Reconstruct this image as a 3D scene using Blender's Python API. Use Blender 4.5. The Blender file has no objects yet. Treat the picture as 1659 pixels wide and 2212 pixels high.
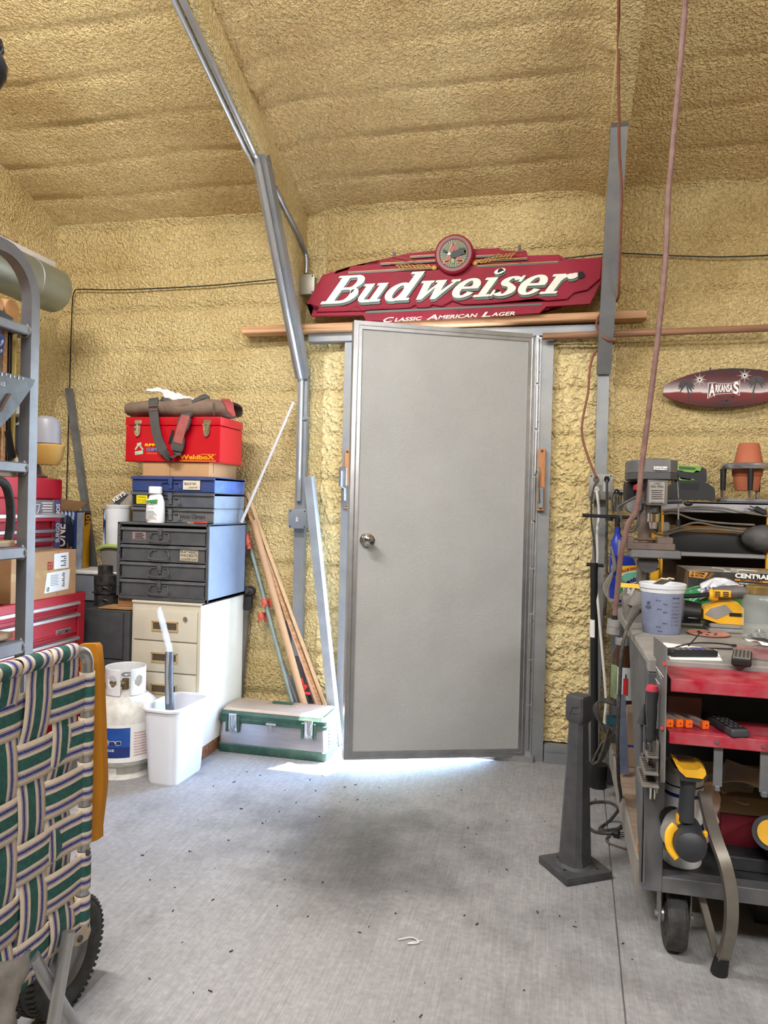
import bpy, bmesh, math, random
from mathutils import Vector as V, Matrix, Euler, noise
random.seed(7)
sc = bpy.context.scene; col = sc.collection; PI = math.pi
# ---------------------------------------------------------------- camera
YAW, PITCH, ROLL, FPX, CH = 0.2277, -0.00842, 0.02488, 1600.0, 1.218
cf = V((-math.sin(YAW)*math.cos(PITCH), math.cos(YAW)*math.cos(PITCH), math.sin(PITCH)))
cr = V((math.cos(YAW), math.sin(YAW), 0)); cu = cr.cross(cf)
CR = cr*math.cos(ROLL)+cu*math.sin(ROLL); CU = cu*math.cos(ROLL)-cr*math.sin(ROLL)
CAM = V((0, 0, CH))
cd = bpy.data.cameras.new('camera'); cam = bpy.data.objects.new('camera', cd); col.objects.link(cam)
M = Matrix((CR, CU, -cf)).transposed().to_4x4(); M.translation = CAM; cam.matrix_world = M
cd.sensor_fit = 'HORIZONTAL'; cd.sensor_width = 36.0; cd.lens = 36.0*FPX/1659.0; cd.clip_start = .05
sc.camera = cam
# ---------------------------------------------------------------- light
sc.view_settings.view_transform = 'Standard'; sc.view_settings.look = 'None'
sc.view_settings.gamma = 1.0; sc.view_settings.use_curve_mapping = False
sc.view_settings.exposure = 0.0
w = bpy.data.worlds.new('sky'); sc.world = w; w.use_nodes = True
nt = w.node_tree; bg = nt.nodes['Background']
sky = nt.nodes.new('ShaderNodeTexSky'); sky.sky_type = 'NISHITA'; sky.sun_disc = False
sky.sun_elevation = math.radians(68); sky.sun_rotation = math.radians(150)
nt.links.new(sky.outputs[0], bg.inputs[0]); bg.inputs[1].default_value = 7
def lamp(name, kind, loc, target, energy, color=(1, 1, 1), size=(1, 1), angle=None):
    L = bpy.data.lights.new(name, kind); L.energy = energy; L.color = color
    if kind == 'AREA': L.shape = 'RECTANGLE'; L.size, L.size_y = size
    if angle: L.angle = angle
    o = bpy.data.objects.new(name, L); col.objects.link(o); o.location = loc
    o.rotation_euler = (V(target)-V(loc)).to_track_quat('-Z', 'Y').to_euler(); return o
lamp('sun', 'SUN', (2, 6, 8), (2-.135, 6-.275, 8-.95), 48.0, (1, .95, .86), angle=.009)
# LED shop lights hanging under the roof, all behind or above the frame
lamp('shop_light_left', 'AREA', (-1.5, 1.25, 3.15), (-1.45, 2.2, .3), 92, (1, .98, .96), (1.2, .15))
lamp('shop_light_right', 'AREA', (1.75, .15, 2.2), (-.3, 3.2, .35), 36, (1, .98, .96), (.9, .2))
lamp('shop_light_back', 'AREA', (-.1, -1.0, 3.3), (-.1, 1.2, .3), 118, (1, .985, .97), (2.4, .4))
# ---------------------------------------------------------------- helpers
def ray(u, v): return cf+CR*((u-829.5)/FPX)-CU*((v-1106.0)/FPX)
def PY(u, v, Y): d = ray(u, v); return CAM+d*(Y/d.y)        # picture position -> point in the plane Y (metres)
def PX(u, v, X): d = ray(u, v); return CAM+d*(X/d.x)
def PZ(u, v, Z): d = ray(u, v); return CAM+d*((Z-CH)/d.z)
def PP(u, v, p0, n): d = ray(u, v); n = V(n); return CAM+d*((V(p0)-CAM).dot(n)/d.dot(n))
def lin(c):
    if isinstance(c, str): c = tuple(int(c[i:i+2], 16) for i in (0, 2, 4))
    return tuple((x/255/12.92 if x/255 < .04045 else ((x/255+.055)/1.055)**2.4) for x in c)
MATS = {}
def mat(name, c, rough=.55, metal=0.0, var=.12, vs=6, bump=0, bs=60, trans=0, alpha=1, spec=.5, emit=0, stretch=None, dust=0, dc='8f8272', ior=1.45):
    """plain surface: colour with grain and wear from noise, fine relief from a bump"""
    if name in MATS: return MATS[name]
    m = bpy.data.materials.new(name); m.use_nodes = True; MATS[name] = m
    n = m.node_tree.nodes; l = m.node_tree.links; b = n['Principled BSDF']; c = lin(c)
    b.inputs['Roughness'].default_value = rough; b.inputs['Metallic'].default_value = metal
    b.inputs['Specular IOR Level'].default_value = spec; b.inputs['Base Color'].default_value = (*c, 1); b.inputs['IOR'].default_value = ior
    b.inputs['Transmission Weight'].default_value = trans; b.inputs['Alpha'].default_value = alpha
    tc = n.new('ShaderNodeTexCoord'); src = tc.outputs['Object']
    if stretch:
        mp = n.new('ShaderNodeMapping'); mp.inputs['Scale'].default_value = stretch; l.new(src, mp.inputs[0]); src = mp.outputs[0]
    if var or dust:
        t = n.new('ShaderNodeTexNoise'); t.inputs['Scale'].default_value = vs; t.inputs['Detail'].default_value = 6; t.inputs['Roughness'].default_value = .62
        l.new(src, t.inputs['Vector'])
        r = n.new('ShaderNodeValToRGB'); e = r.color_ramp.elements
        e[0].position = .3; e[1].position = .72
        e[0].color = (*[x*(1-var*1.6) for x in c], 1); e[1].color = (*[min(1, x*(1+var*.9)+var*.015) for x in c], 1)
        l.new(t.outputs[0], r.inputs[0]); out = r.outputs[0]
        if dust:
            t2 = n.new('ShaderNodeTexNoise'); t2.inputs['Scale'].default_value = vs*2.3; t2.inputs['Detail'].default_value = 8; l.new(src, t2.inputs['Vector'])
            mr = n.new('ShaderNodeMapRange'); mr.inputs[1].default_value = .38; mr.inputs[2].default_value = .7; mr.inputs[4].default_value = dust
            l.new(t2.outputs[0], mr.inputs[0]); mx = n.new('ShaderNodeMix'); mx.data_type = 'RGBA'
            l.new(mr.outputs[0], mx.inputs[0]); l.new(out, mx.inputs[6]); mx.inputs[7].default_value = (*lin(dc), 1); out = mx.outputs[2]
        l.new(out, b.inputs['Base Color'])
    if bump:
        t3 = n.new('ShaderNodeTexNoise'); t3.inputs['Scale'].default_value = bs; t3.inputs['Detail'].default_value = 4; l.new(src, t3.inputs['Vector'])
        bp = n.new('ShaderNodeBump'); bp.inputs['Strength'].default_value = bump; bp.inputs['Distance'].default_value = .004
        l.new(t3.outputs[0], bp.inputs['Height']); l.new(bp.outputs[0], b.inputs['Normal'])
    if emit: b.inputs['Emission Color'].default_value = (*c, 1); b.inputs['Emission Strength'].default_value = emit
    return m
def T(*a): return Matrix.Translation(V(a) if len(a) == 3 else V(a[0]))
def rot(rx=0, ry=0, rz=0): return Euler((math.radians(rx), math.radians(ry), math.radians(rz))).to_matrix().to_4x4()
class B:
    """collects solids into one mesh"""
    def __init__(s, M=None): s.bm = bmesh.new(); s.M = M
    def _fin(s, vs, M):
        m = M if M is not None else Matrix()
        if s.M is not None: m = s.M @ m
        bmesh.ops.transform(s.bm, matrix=m, verts=vs)
    def box(s, c, d, R=None, bev=0, seg=1):
        g = bmesh.ops.create_cube(s.bm, size=1); vs = g['verts']
        for v in vs: v.co = V((v.co.x*d[0], v.co.y*d[1], v.co.z*d[2]))
        if bev:
            es = list({e for v in vs for e in v.link_edges})
            r = bmesh.ops.bevel(s.bm, geom=es, offset=min(bev, min(d)*.45), segments=seg, profile=.7, affect='EDGES')
            vs = list({v for f in r['faces'] for v in f.verts} | {v for v in vs if v.is_valid})
        s._fin(vs, T(c) @ (R if R is not None else Matrix())); return s
    def bx(s, x0, x1, y0, y1, z0, z1, bev=0, seg=1):
        return s.box(((x0+x1)/2, (y0+y1)/2, (z0+z1)/2), (abs(x1-x0), abs(y1-y0), abs(z1-z0)), None, bev, seg)
    def cyl(s, p0, p1, r0, r1=None, n=16, cap=True):
        p0, p1 = V(p0), V(p1); r1 = r0 if r1 is None else r1; d = p1-p0
        g = bmesh.ops.create_cone(s.bm, cap_ends=cap, segments=n, radius1=r0, radius2=max(r1, 1e-5), depth=d.length)
        s._fin(g['verts'], T((p0+p1)/2) @ d.to_track_quat('Z', 'Y').to_matrix().to_4x4()); return s
    def ball(s, c, r, n=14, R=None):
        g = bmesh.ops.create_uvsphere(s.bm, u_segments=n, v_segments=max(6, n*2//3), radius=1)
        r = (r, r, r) if not hasattr(r, '__len__') else r
        s._fin(g['verts'], T(c) @ (R if R is not None else Matrix()) @ Matrix.Diagonal((*r, 1))); return s
    def lathe(s, prof, o=(0, 0, 0), n=24, R=None, sx=1, sy=1):
        rings = []; vs = []
        for r, z in prof:
            if r <= 1e-6: ring = [s.bm.verts.new((0, 0, z))]
            else: ring = [s.bm.verts.new((r*sx*math.cos(2*PI*i/n), r*sy*math.sin(2*PI*i/n), z)) for i in range(n)]
            rings.append(ring); vs += ring
        for a, b in zip(rings, rings[1:]):
            if len(a) == 1 and len(b) == 1: continue
            for i in range(n):
                j = (i+1) % n
                q = [a[0], b[j], b[i]] if len(a) == 1 else [a[i], a[j], b[0]] if len(b) == 1 else [a[i], a[j], b[j], b[i]]
                if len(set(q)) > 2:
                    try: s.bm.faces.new(q)
                    except ValueError: pass
        s._fin(vs, T(o) @ (R if R is not None else Matrix())); return s
    def tube(s, pts, r, n=8, sub=0, closed=False, flat=None):
        pts = [V(p) for p in pts]
        if sub: pts = smooth(pts, sub, closed)
        rs = r if hasattr(r, '__len__') else [r]*len(pts)
        if len(rs) != len(pts): rs = [rs[min(len(rs)-1, int(i*len(rs)/len(pts)))] for i in range(len(pts))]
        N = len(pts); rings = []; up = None; vs = []
        for i, p in enumerate(pts):
            a = pts[i-1] if (i or closed) else p; b = pts[(i+1) % N] if (i < N-1 or closed) else p
            t = (b-a).normalized()
            if up is None:
                up = V((0, 0, 1)) if abs(t.z) < .9 else V((1, 0, 0))
            up = (up-t*up.dot(t)).normalized(); sd = t.cross(up)
            k1, k2 = flat if flat else (1, 1)
            ring = [s.bm.verts.new(p+(up*math.cos(2*PI*j/n)*k1+sd*math.sin(2*PI*j/n)*k2)*rs[i]) for j in range(n)]
            rings.append(ring); vs += ring
        for i in range(N if closed else N-1):
            a, b = rings[i], rings[(i+1) % N]
            for j in range(n): s.bm.faces.new((a[j], b[j], b[(j+1) % n], a[(j+1) % n]))
        if not closed: s.bm.faces.new(rings[0]); s.bm.faces.new(rings[-1][::-1])
        s._fin(vs, None); return s
    def strip(s, pts, half, th, side):
        """flat band: pts centre line, half-width, thickness, side = direction of the width"""
        pts = [V(p) for p in pts]; rings = []; vs = []
        for i, p in enumerate(pts):
            t = (pts[min(i+1, len(pts)-1)]-pts[max(i-1, 0)]).normalized()
            sd = V(side[i]) if isinstance(side, list) else V(side); sd = (sd-t*sd.dot(t)).normalized(); nn = t.cross(sd)*th/2
            h = half[i] if hasattr(half, '__len__') else half
            ring = [s.bm.verts.new(q) for q in (p-sd*h-nn, p+sd*h-nn, p+sd*h+nn, p-sd*h+nn)]; rings.append(ring); vs += ring
        for a, b in zip(rings, rings[1:]):
            for j in range(4): s.bm.faces.new((a[j], b[j], b[(j+1) % 4], a[(j+1) % 4]))
        s.bm.faces.new(rings[0]); s.bm.faces.new(rings[-1][::-1]); s._fin(vs, None); return s
    def prism(s, pts, vec):
        pts = [V(p) for p in pts]; vec = V(vec)
        a = [s.bm.verts.new(p) for p in pts]; b = [s.bm.verts.new(p+vec) for p in pts]; n = len(a)
        f1 = s.bm.faces.new(a[::-1]); f2 = s.bm.faces.new(b)
        for i in range(n): s.bm.faces.new((a[i], a[(i+1) % n], b[(i+1) % n], b[i]))
        bmesh.ops.triangulate(s.bm, faces=[f for f in (f1, f2) if len(f.verts) > 4])
        s._fin(a+b, None); return s
    def face(s, pts):
        a = [s.bm.verts.new(V(p)) for p in pts]; s.bm.faces.new(a); s._fin(a, None); return s
    def grid(s, fn, nu, nv):
        g = [[s.bm.verts.new(fn(i/nu, j/nv)) for j in range(nv+1)] for i in range(nu+1)]
        for i in range(nu):
            for j in range(nv): s.bm.faces.new((g[i][j], g[i+1][j], g[i+1][j+1], g[i][j+1]))
        s._fin([v for r in g for v in r], None); return s
def smooth(p, k=4, closed=False):
    out = []; n = len(p)
    for i in range(n if closed else n-1):
        g = (lambda j: p[j % n]) if closed else (lambda j: p[max(0, min(n-1, j))])
        a, b, c, d = g(i-1), g(i), g(i+1), g(i+2)
        for q in range(k):
            t = q/k; out.append(.5*((2*b)+(c-a)*t+(2*a-5*b+4*c-d)*t*t+(3*b-a-3*c+d)*t**3))
    if not closed: out.append(p[-1])
    return out
ORG = {}
def tag(o, label, cat=None, group=None, kind=None):
    if label: o['label'] = label
    if cat: o['category'] = cat
    if group: o['group'] = group
    if kind: o['kind'] = kind
    return o
def thing(name, label, cat, loc, group=None):
    o = bpy.data.objects.new(name, None); col.objects.link(o); o.location = V(loc); o.empty_display_size = .05
    ORG[o] = V(loc); return tag(o, label, cat, group)
def obj(name, b, m, parent=None, label=None, cat=None, group=None, kind=None, sharp=35, solid=0):
    """links the mesh as ONE object; a part's vertices are given in world space and made local to its thing"""
    bm = b.bm if isinstance(b, B) else b
    bmesh.ops.recalc_face_normals(bm, faces=bm.faces[:])
    if parent is None:
        cs = [v.co for v in bm.verts]; o0 = V((sum(c.x for c in cs)/len(cs), sum(c.y for c in cs)/len(cs), min(c.z for c in cs)))
    else: o0 = ORG[parent]
    bmesh.ops.translate(bm, verts=bm.verts[:], vec=-o0)
    me = bpy.data.meshes.new(name); bm.to_mesh(me); bm.free()
    for x in (m if isinstance(m, list) else [m]): me.materials.append(x)
    if sharp:
        me.shade_smooth(); me.set_sharp_from_angle(angle=math.radians(sharp))
    o = bpy.data.objects.new(name, me); col.objects.link(o)
    if parent is None: o.location = o0
    else: o.parent = parent
    ORG[o] = o0
    if solid:
        md = o.modifiers.new('thickness', 'SOLIDIFY'); md.thickness = solid; md.offset = 0
    return tag(o, label, cat, group, kind)
def copy_tree(o, loc=None, parent=None, label=None):
    c = o.copy(); col.objects.link(c)
    if parent is not None: c.parent = parent
    if loc is not None: c.location = V(loc)
    if label: c['label'] = label
    ORG[c] = V(loc) if loc is not None else ORG[o]
    for ch in list(o.children): copy_tree(ch, None, c)
    return c
def text(s, o, xv, yv, m, parent, name='lettering', shear=0, bold=0, up=None, th=.0006, space=1, label=None):
    """flat print: the words fill the box with corner o, width vector xv and height vector yv"""
    cu_ = bpy.data.curves.new('t', 'FONT'); cu_.body = s; cu_.shear = shear; cu_.offset = bold; cu_.space_character = space; cu_.resolution_u = 3
    cu_.align_x = 'LEFT'
    to = bpy.data.objects.new('t', cu_); col.objects.link(to)
    me = bpy.data.meshes.new_from_object(to.evaluated_get(bpy.context.evaluated_depsgraph_get()))
    bpy.data.objects.remove(to); bpy.data.curves.remove(cu_)
    bm = bmesh.new(); bm.from_mesh(me); bpy.data.meshes.remove(me)
    xs = [v.co.x for v in bm.verts]; ys = [v.co.y for v in bm.verts]; x0, x1, y0, y1 = min(xs), max(xs), min(ys), max(ys)
    o, xv, yv = V(o), V(xv), V(yv); nz = xv.cross(yv).normalized()*th
    for v in bm.verts: v.co = o+xv*((v.co.x-x0)/(x1-x0))+yv*((v.co.y-y0)/(y1-y0))+nz
    return obj(name, bm, m, parent, label, sharp=0)
def decal(pts, m, parent, name='label', th=.0008, n=None, lab=None):
    b = B(); pts = [V(p) for p in pts]; nn = (pts[1]-pts[0]).cross(pts[2]-pts[1]).normalized()
    if nn.dot(CAM-pts[0]) < 0: nn = -nn
    b.prism(pts, nn*th); return obj(name, b, m, parent, lab, sharp=0)
def wave(o0, xv, yv, k, amp): pass
# ---------------------------------------------------------------- materials
def foam_mat(name, c1, c2, scale, strength, dist):
    m = bpy.data.materials.new(name); m.use_nodes = True; n = m.node_tree.nodes; l = m.node_tree.links; b = n['Principled BSDF']
    tc = n.new('ShaderNodeTexCoord')
    big = n.new('ShaderNodeTexNoise'); big.inputs['Scale'].default_value = 1.1; big.inputs['Detail'].default_value = 7; big.inputs['Roughness'].default_value = .6; l.new(tc.outputs['Object'], big.inputs['Vector'])
    r = n.new('ShaderNodeValToRGB'); e = r.color_ramp.elements; e[0].position = .33; e[1].position = .62
    e[0].color = (*lin(c1), 1); e[1].color = (*lin(c2), 1); l.new(big.outputs[0], r.inputs[0])
    vo = n.new('ShaderNodeTexVoronoi'); vo.feature = 'SMOOTH_F1'; vo.inputs['Scale'].default_value = scale; vo.inputs['Smoothness'].default_value = .35
    wn = n.new('ShaderNodeTexNoise'); wn.inputs['Scale'].default_value = scale*.7; wn.inputs['Detail'].default_value = 3; l.new(tc.outputs['Object'], wn.inputs['Vector'])
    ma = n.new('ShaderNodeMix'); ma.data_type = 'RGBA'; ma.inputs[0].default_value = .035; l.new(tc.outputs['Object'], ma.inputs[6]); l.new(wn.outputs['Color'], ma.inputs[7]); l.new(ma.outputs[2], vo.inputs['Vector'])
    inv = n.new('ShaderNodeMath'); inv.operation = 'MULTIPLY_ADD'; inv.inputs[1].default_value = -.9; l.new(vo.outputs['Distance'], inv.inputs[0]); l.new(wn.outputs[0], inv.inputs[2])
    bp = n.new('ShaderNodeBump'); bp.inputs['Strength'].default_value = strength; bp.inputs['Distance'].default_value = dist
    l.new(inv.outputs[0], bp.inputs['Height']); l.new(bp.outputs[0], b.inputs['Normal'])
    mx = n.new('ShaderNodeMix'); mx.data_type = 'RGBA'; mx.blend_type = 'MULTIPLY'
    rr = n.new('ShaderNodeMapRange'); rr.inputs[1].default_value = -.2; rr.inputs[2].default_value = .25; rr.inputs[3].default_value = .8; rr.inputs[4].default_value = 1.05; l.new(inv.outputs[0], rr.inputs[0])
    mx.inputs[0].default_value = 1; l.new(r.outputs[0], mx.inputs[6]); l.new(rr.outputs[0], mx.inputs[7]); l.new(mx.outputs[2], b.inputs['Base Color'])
    b.inputs['Roughness'].default_value = .62; b.inputs['Specular IOR Level'].default_value = .3
    return m
FOAM = foam_mat('spray_foam', 'c6aa70', 'e8d29a', 88, 1.0, .014)
FOAMC = foam_mat('spray_foam_coarse', 'dac286', 'eedaa6', 52, 1.0, .018)
FOAMR = foam_mat('spray_foam_roof', 'd0b078', 'efd69e', 90, 1.0, .014)
def floor_mat():
    m = bpy.data.materials.new('concrete'); m.use_nodes = True; n = m.node_tree.nodes; l = m.node_tree.links; b = n['Principled BSDF']
    tc = n.new('ShaderNodeTexCoord')
    def noi(s, d, st=None):
        t = n.new('ShaderNodeTexNoise'); t.inputs['Scale'].default_value = s; t.inputs['Detail'].default_value = d; t.inputs['Roughness'].default_value = .6; src = tc.outputs['Object']
        if st:
            mp = n.new('ShaderNodeMapping'); mp.inputs['Scale'].default_value = st[:3]; mp.inputs['Rotation'].default_value = (0, 0, st[3]); l.new(src, mp.inputs[0]); src = mp.outputs[0]
        l.new(src, t.inputs['Vector']); return t.outputs[0]
    def ramp(i, p0, p1, a, z):
        r = n.new('ShaderNodeValToRGB'); e = r.color_ramp.elements; e[0].position = p0; e[1].position = p1; e[0].color = (*lin(a), 1); e[1].color = (*lin(z), 1); l.new(i, r.inputs[0]); return r.outputs[0]
    def mul(a, c, f=1.0):
        mx = n.new('ShaderNodeMix'); mx.data_type = 'RGBA'; mx.blend_type = 'MULTIPLY'; mx.inputs[0].default_value = f; l.new(a, mx.inputs[6]); l.new(c, mx.inputs[7]); return mx.outputs[2]
    base = ramp(noi(1.6, 8), .3, .7, '959596', 'acacad')
    base = mul(base, ramp(noi(1.9, 5), .34, .5, 'd2d1d0', 'ffffff'))           # old stains
    base = mul(base, ramp(noi(60, 4), .3, .7, 'e2e1e0', 'ffffff'))
    broom = noi(6, 2, (36, 1.2, 1, .35)); base = mul(base, ramp(broom, .3, .7, 'e6e5e4', 'ffffff'))
    # the oily dark patch in the middle of the slab
    mp = n.new('ShaderNodeMapping'); mp.inputs['Location'].default_value = (.62, -2.55, 0); mp.vector_type = 'POINT'; l.new(tc.outputs['Object'], mp.inputs[0])
    ln = n.new('ShaderNodeVectorMath'); ln.operation = 'LENGTH'; l.new(mp.outputs[0], ln.inputs[0])
    ad = n.new('ShaderNodeMath'); ad.operation = 'MULTIPLY_ADD'; ad.inputs[1].default_value = .9; l.new(noi(3.2, 5), ad.inputs[0]); l.new(ln.outputs['Value'], ad.inputs[2])
    base = mul(base, ramp(ad.outputs[0], .40, 1.05, '8a8a89', 'ffffff'), .85)
    l.new(base, b.inputs['Base Color']); b.inputs['Roughness'].default_value = .6; b.inputs['Specular IOR Level'].default_value = .35
    bp = n.new('ShaderNodeBump'); bp.inputs['Strength'].default_value = .14; bp.inputs['Distance'].default_value = .003; l.new(broom, bp.inputs['Height']); l.new(bp.outputs[0], b.inputs['Normal'])
    return m
CONC = floor_mat()
def wood_mat(name, c, dark, sc_=(1, 30, 30), rough=.6):
    m = bpy.data.materials.new(name); m.use_nodes = True; n = m.node_tree.nodes; l = m.node_tree.links; b = n['Principled BSDF']; tc = n.new('ShaderNodeTexCoord')
    mp = n.new('ShaderNodeMapping'); mp.inputs['Scale'].default_value = sc_; l.new(tc.outputs['Object'], mp.inputs[0])
    t = n.new('ShaderNodeTexNoise'); t.inputs['Scale'].default_value = 2.2; t.inputs['Detail'].default_value = 6; t.inputs['Distortion'].default_value = .6; l.new(mp.outputs[0], t.inputs['Vector'])
    r = n.new('ShaderNodeValToRGB'); e = r.color_ramp.elements; e[0].position = .34; e[1].position = .66; e[0].color = (*lin(dark), 1); e[1].color = (*lin(c), 1)
    l.new(t.outputs[0], r.inputs[0]); l.new(r.outputs[0], b.inputs['Base Color']); b.inputs['Roughness'].default_value = rough
    bp = n.new('ShaderNodeBump'); bp.inputs['Strength'].default_value = .15; bp.inputs['Distance'].default_value = .002; l.new(t.outputs[0], bp.inputs['Height']); l.new(bp.outputs[0], b.inputs['Normal'])
    return m
GALV = mat('galvanised_steel', '9da2a8', .36, .85, .16, 14, .05, 200)
GTUBE = mat('frame_steel', '888c91', .5, .5, .14, 5, .06, 120, dust=.25, dc='a89a7a')
ALU = mat('aluminium', 'b4b5b7', .35, .9, .14, 9, .04, 160)
ALUP = mat('aluminium_dull', 'a3a3a4', .48, .75, .16, 12, .05, 140)
CHROME = mat('chrome', 'd8d8d8', .12, 1, .05, 10)
BLACK = mat('black_plastic', '141517', .5, 0, .2, 10, .05, 150)
RUBBER = mat('black_rubber', '2a2a2b', .75, 0, .25, 14, .1, 90, dust=.3, dc='6a655e')
WHITE = mat('white_plastic', 'e4e6e8', .4, 0, .03, 5)
IRON = mat('dark_iron', '47484c', .55, .35, .2, 9, .12, 90, dust=.2, dc='6d6862')
STEELP = mat('grey_painted_steel', '63666b', .5, .2, .15, 7, .06, 120, dust=.3, dc='8d877c')
CARD = mat('cardboard', 'b28a62', .8, 0, .1, 8, .05, 100)
PAPER = mat('paper', 'e6e6e4', .7, 0, .04, 9)
INK = mat('black_ink', '1d1d20', .6, 0, 0)
PINE = wood_mat('pine', 'd2a77c', 'a87850'); DOWEL = wood_mat('brown_dowel', 'a27a5c', '7a553c')
REDP = mat('red_paint', 'b3122a', .38, 0, .1, 5, dust=.12, dc='9a6a62')
YEL = mat('yellow_plastic', 'eeb21c', .45, 0, .1, 12, dust=.15)
# ---------------------------------------------------------------- the building shell
S = 'structure'
def ribs(t, p=.229): return .015*(math.cos(PI*t/p)**2)**16          # shadow groove every sheet rib
def fbm(x, y, z, s): return noise.noise(V((x*s, y*s, z*s)))
def wall_front(x0, x1, z0, z1, nx, nz, coarse, name, m):
    b = B()
    def fn(i, j):
        x = x0+(x1-x0)*i; z = z0+(z1-z0)*j
        y = 3.70+ribs(z+.012*fbm(x, 0, z, 2.0)+.03, .229)*(1.3+1.0*fbm(x, 3, z, 3)) - .007*fbm(x, 0, z, 4) - .003*fbm(x, 0, z, 11)
        if coarse: y -= .010*fbm(x, 0, z, 23)+.008*fbm(x, 5, z, 41)
        y = min(y, 3.735)
        if z > 2.62: y -= (z-2.62)**2*1.6
        return V((x, y, z))
    b.grid(fn, nx, nz); return obj(name, b, m, kind=S, sharp=180)
DX0, DX1, DZ = -1.045, -.075, 2.055           # door opening
fw = obj('wall_front', B().bx(-2.9, DX0-.0, 3.76, 3.78, -.02, 2.8).bx(DX1, 2.6, 3.76, 3.78, -.02, 2.8).bx(DX0, DX1, 3.76, 3.78, DZ, 2.8), mat('sheet_metal_siding', 'c9c2b2', .6, .2), kind=S)
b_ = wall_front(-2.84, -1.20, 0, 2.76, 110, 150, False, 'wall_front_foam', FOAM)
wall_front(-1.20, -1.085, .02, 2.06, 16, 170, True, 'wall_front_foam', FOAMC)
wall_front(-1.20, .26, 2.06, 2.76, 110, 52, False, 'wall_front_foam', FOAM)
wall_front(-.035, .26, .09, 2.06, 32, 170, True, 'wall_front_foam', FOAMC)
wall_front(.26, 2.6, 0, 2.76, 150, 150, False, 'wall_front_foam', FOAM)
def roofz(y): return 2.745+(3.70-y)*.335 if y > 0 else 2.745+(3.70+y)*.335
def roof(name, y0, y1, nx, ny, x0=-2.84, x1=2.6):
    b = B()
    def fn(i, j):
        x = x0+(x1-x0)*i; y = y0+(y1-y0)*j
        z = roofz(y)+ribs(y*1.05+.010*fbm(x, y, 0, 2), .229)*(.50+.45*fbm(x, y, 2, 2)) + .009*fbm(x, y, 0, 3) - .002*fbm(x, y, 0, 12)
        for bx in (-1.295, .205): z -= .05*math.exp(-((x-bx)/.07)**2)*(1 if y < 2.95 else .5)
        return V((x, y, z))
    b.grid(fn, nx, ny); return obj(name, b, FOAMR, kind=S, sharp=180)
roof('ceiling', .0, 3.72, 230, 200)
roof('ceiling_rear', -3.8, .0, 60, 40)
obj('ceiling_sheets', B().prism([(-2.95, 3.95, 2.80), (-2.95, 0, 4.15), (-2.95, -3.9, 2.80), (-2.95, -3.9, 2.9), (-2.95, 0, 4.25), (-2.95, 3.95, 2.9)], (5.65, 0, 0)), mat('sheet_metal_siding', 'c9c2b2'), kind=S)
b = B()
def lw(i, j):
    y = -3.75+7.5*i; z = 4.0*j; z = min(z, roofz(y)+.03)
    return V((-2.79+.012*fbm(0, y, z, 4)-ribs(z+.1, .229), y, z))
b.grid(lw, 300, 130); obj('wall_left', b, FOAM, kind=S, sharp=180)
obj('wall_left_sheets', B().prism([(-2.86, -3.9, 0), (-2.86, 3.9, 0), (-2.86, 3.9, 2.8), (-2.86, 0, 4.15), (-2.86, -3.9, 2.8)], (-.05, 0, 0)), mat('sheet_metal_siding', 'c9c2b2'), kind=S)
obj('wall_right', B().prism([(2.6, -3.9, 0), (2.6, 3.9, 0), (2.6, 3.9, 2.8), (2.6, 0, 4.15), (2.6, -3.9, 2.8)], (.05, 0, 0)), FOAM, kind=S)
obj('wall_back', B().bx(-2.9, 2.7, -3.9, -3.78, 0, 2.85), FOAM, kind=S)
# floor slab with a saw-cut joint
JX = PZ(1330, 1900, 0).x
fl = B()
for a, c in ((-3.0, -.02), (0, 0)): pass
fj0, fj1 = PZ(1303, 1690, 0), PZ(1352, 2212, 0)
k = (fj1.x-fj0.x)/(fj1.y-fj0.y); xa = fj0.x+k*(3.86-fj0.y); xb = fj0.x+k*(-3.9-fj0.y); g = .0022
fl.prism([(-2.9, -3.9, 0), (xb-g, -3.9, 0), (xa-g, 3.86, 0), (-2.9, 3.86, 0)], (0, 0, -.12))
fl.prism([(xb+g, -3.9, 0), (2.7, -3.9, 0), (2.7, 3.86, 0), (xa+g, 3.86, 0)], (0, 0, -.12))
fl.bx(-2.9, 2.7, -3.9, 3.86, -.14, -.008)
obj('floor', fl, CONC, kind=S)
obj('ground_outside', B().bx(-14, 14, 3.9, 24, -.3, -.12), mat('pale_gravel', '9c9b98', .9, 0, .15, 3), kind=S)
obj('trim_base', B().bx(DX1+.05, .6, 3.655, 3.70, 0, .085).bx(DX1+.05, .6, 3.64, 3.645, 0, .05).bx(-2.7, DX0-.06, 3.66, 3.70, 0, .07), GTUBE, kind=S)
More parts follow.
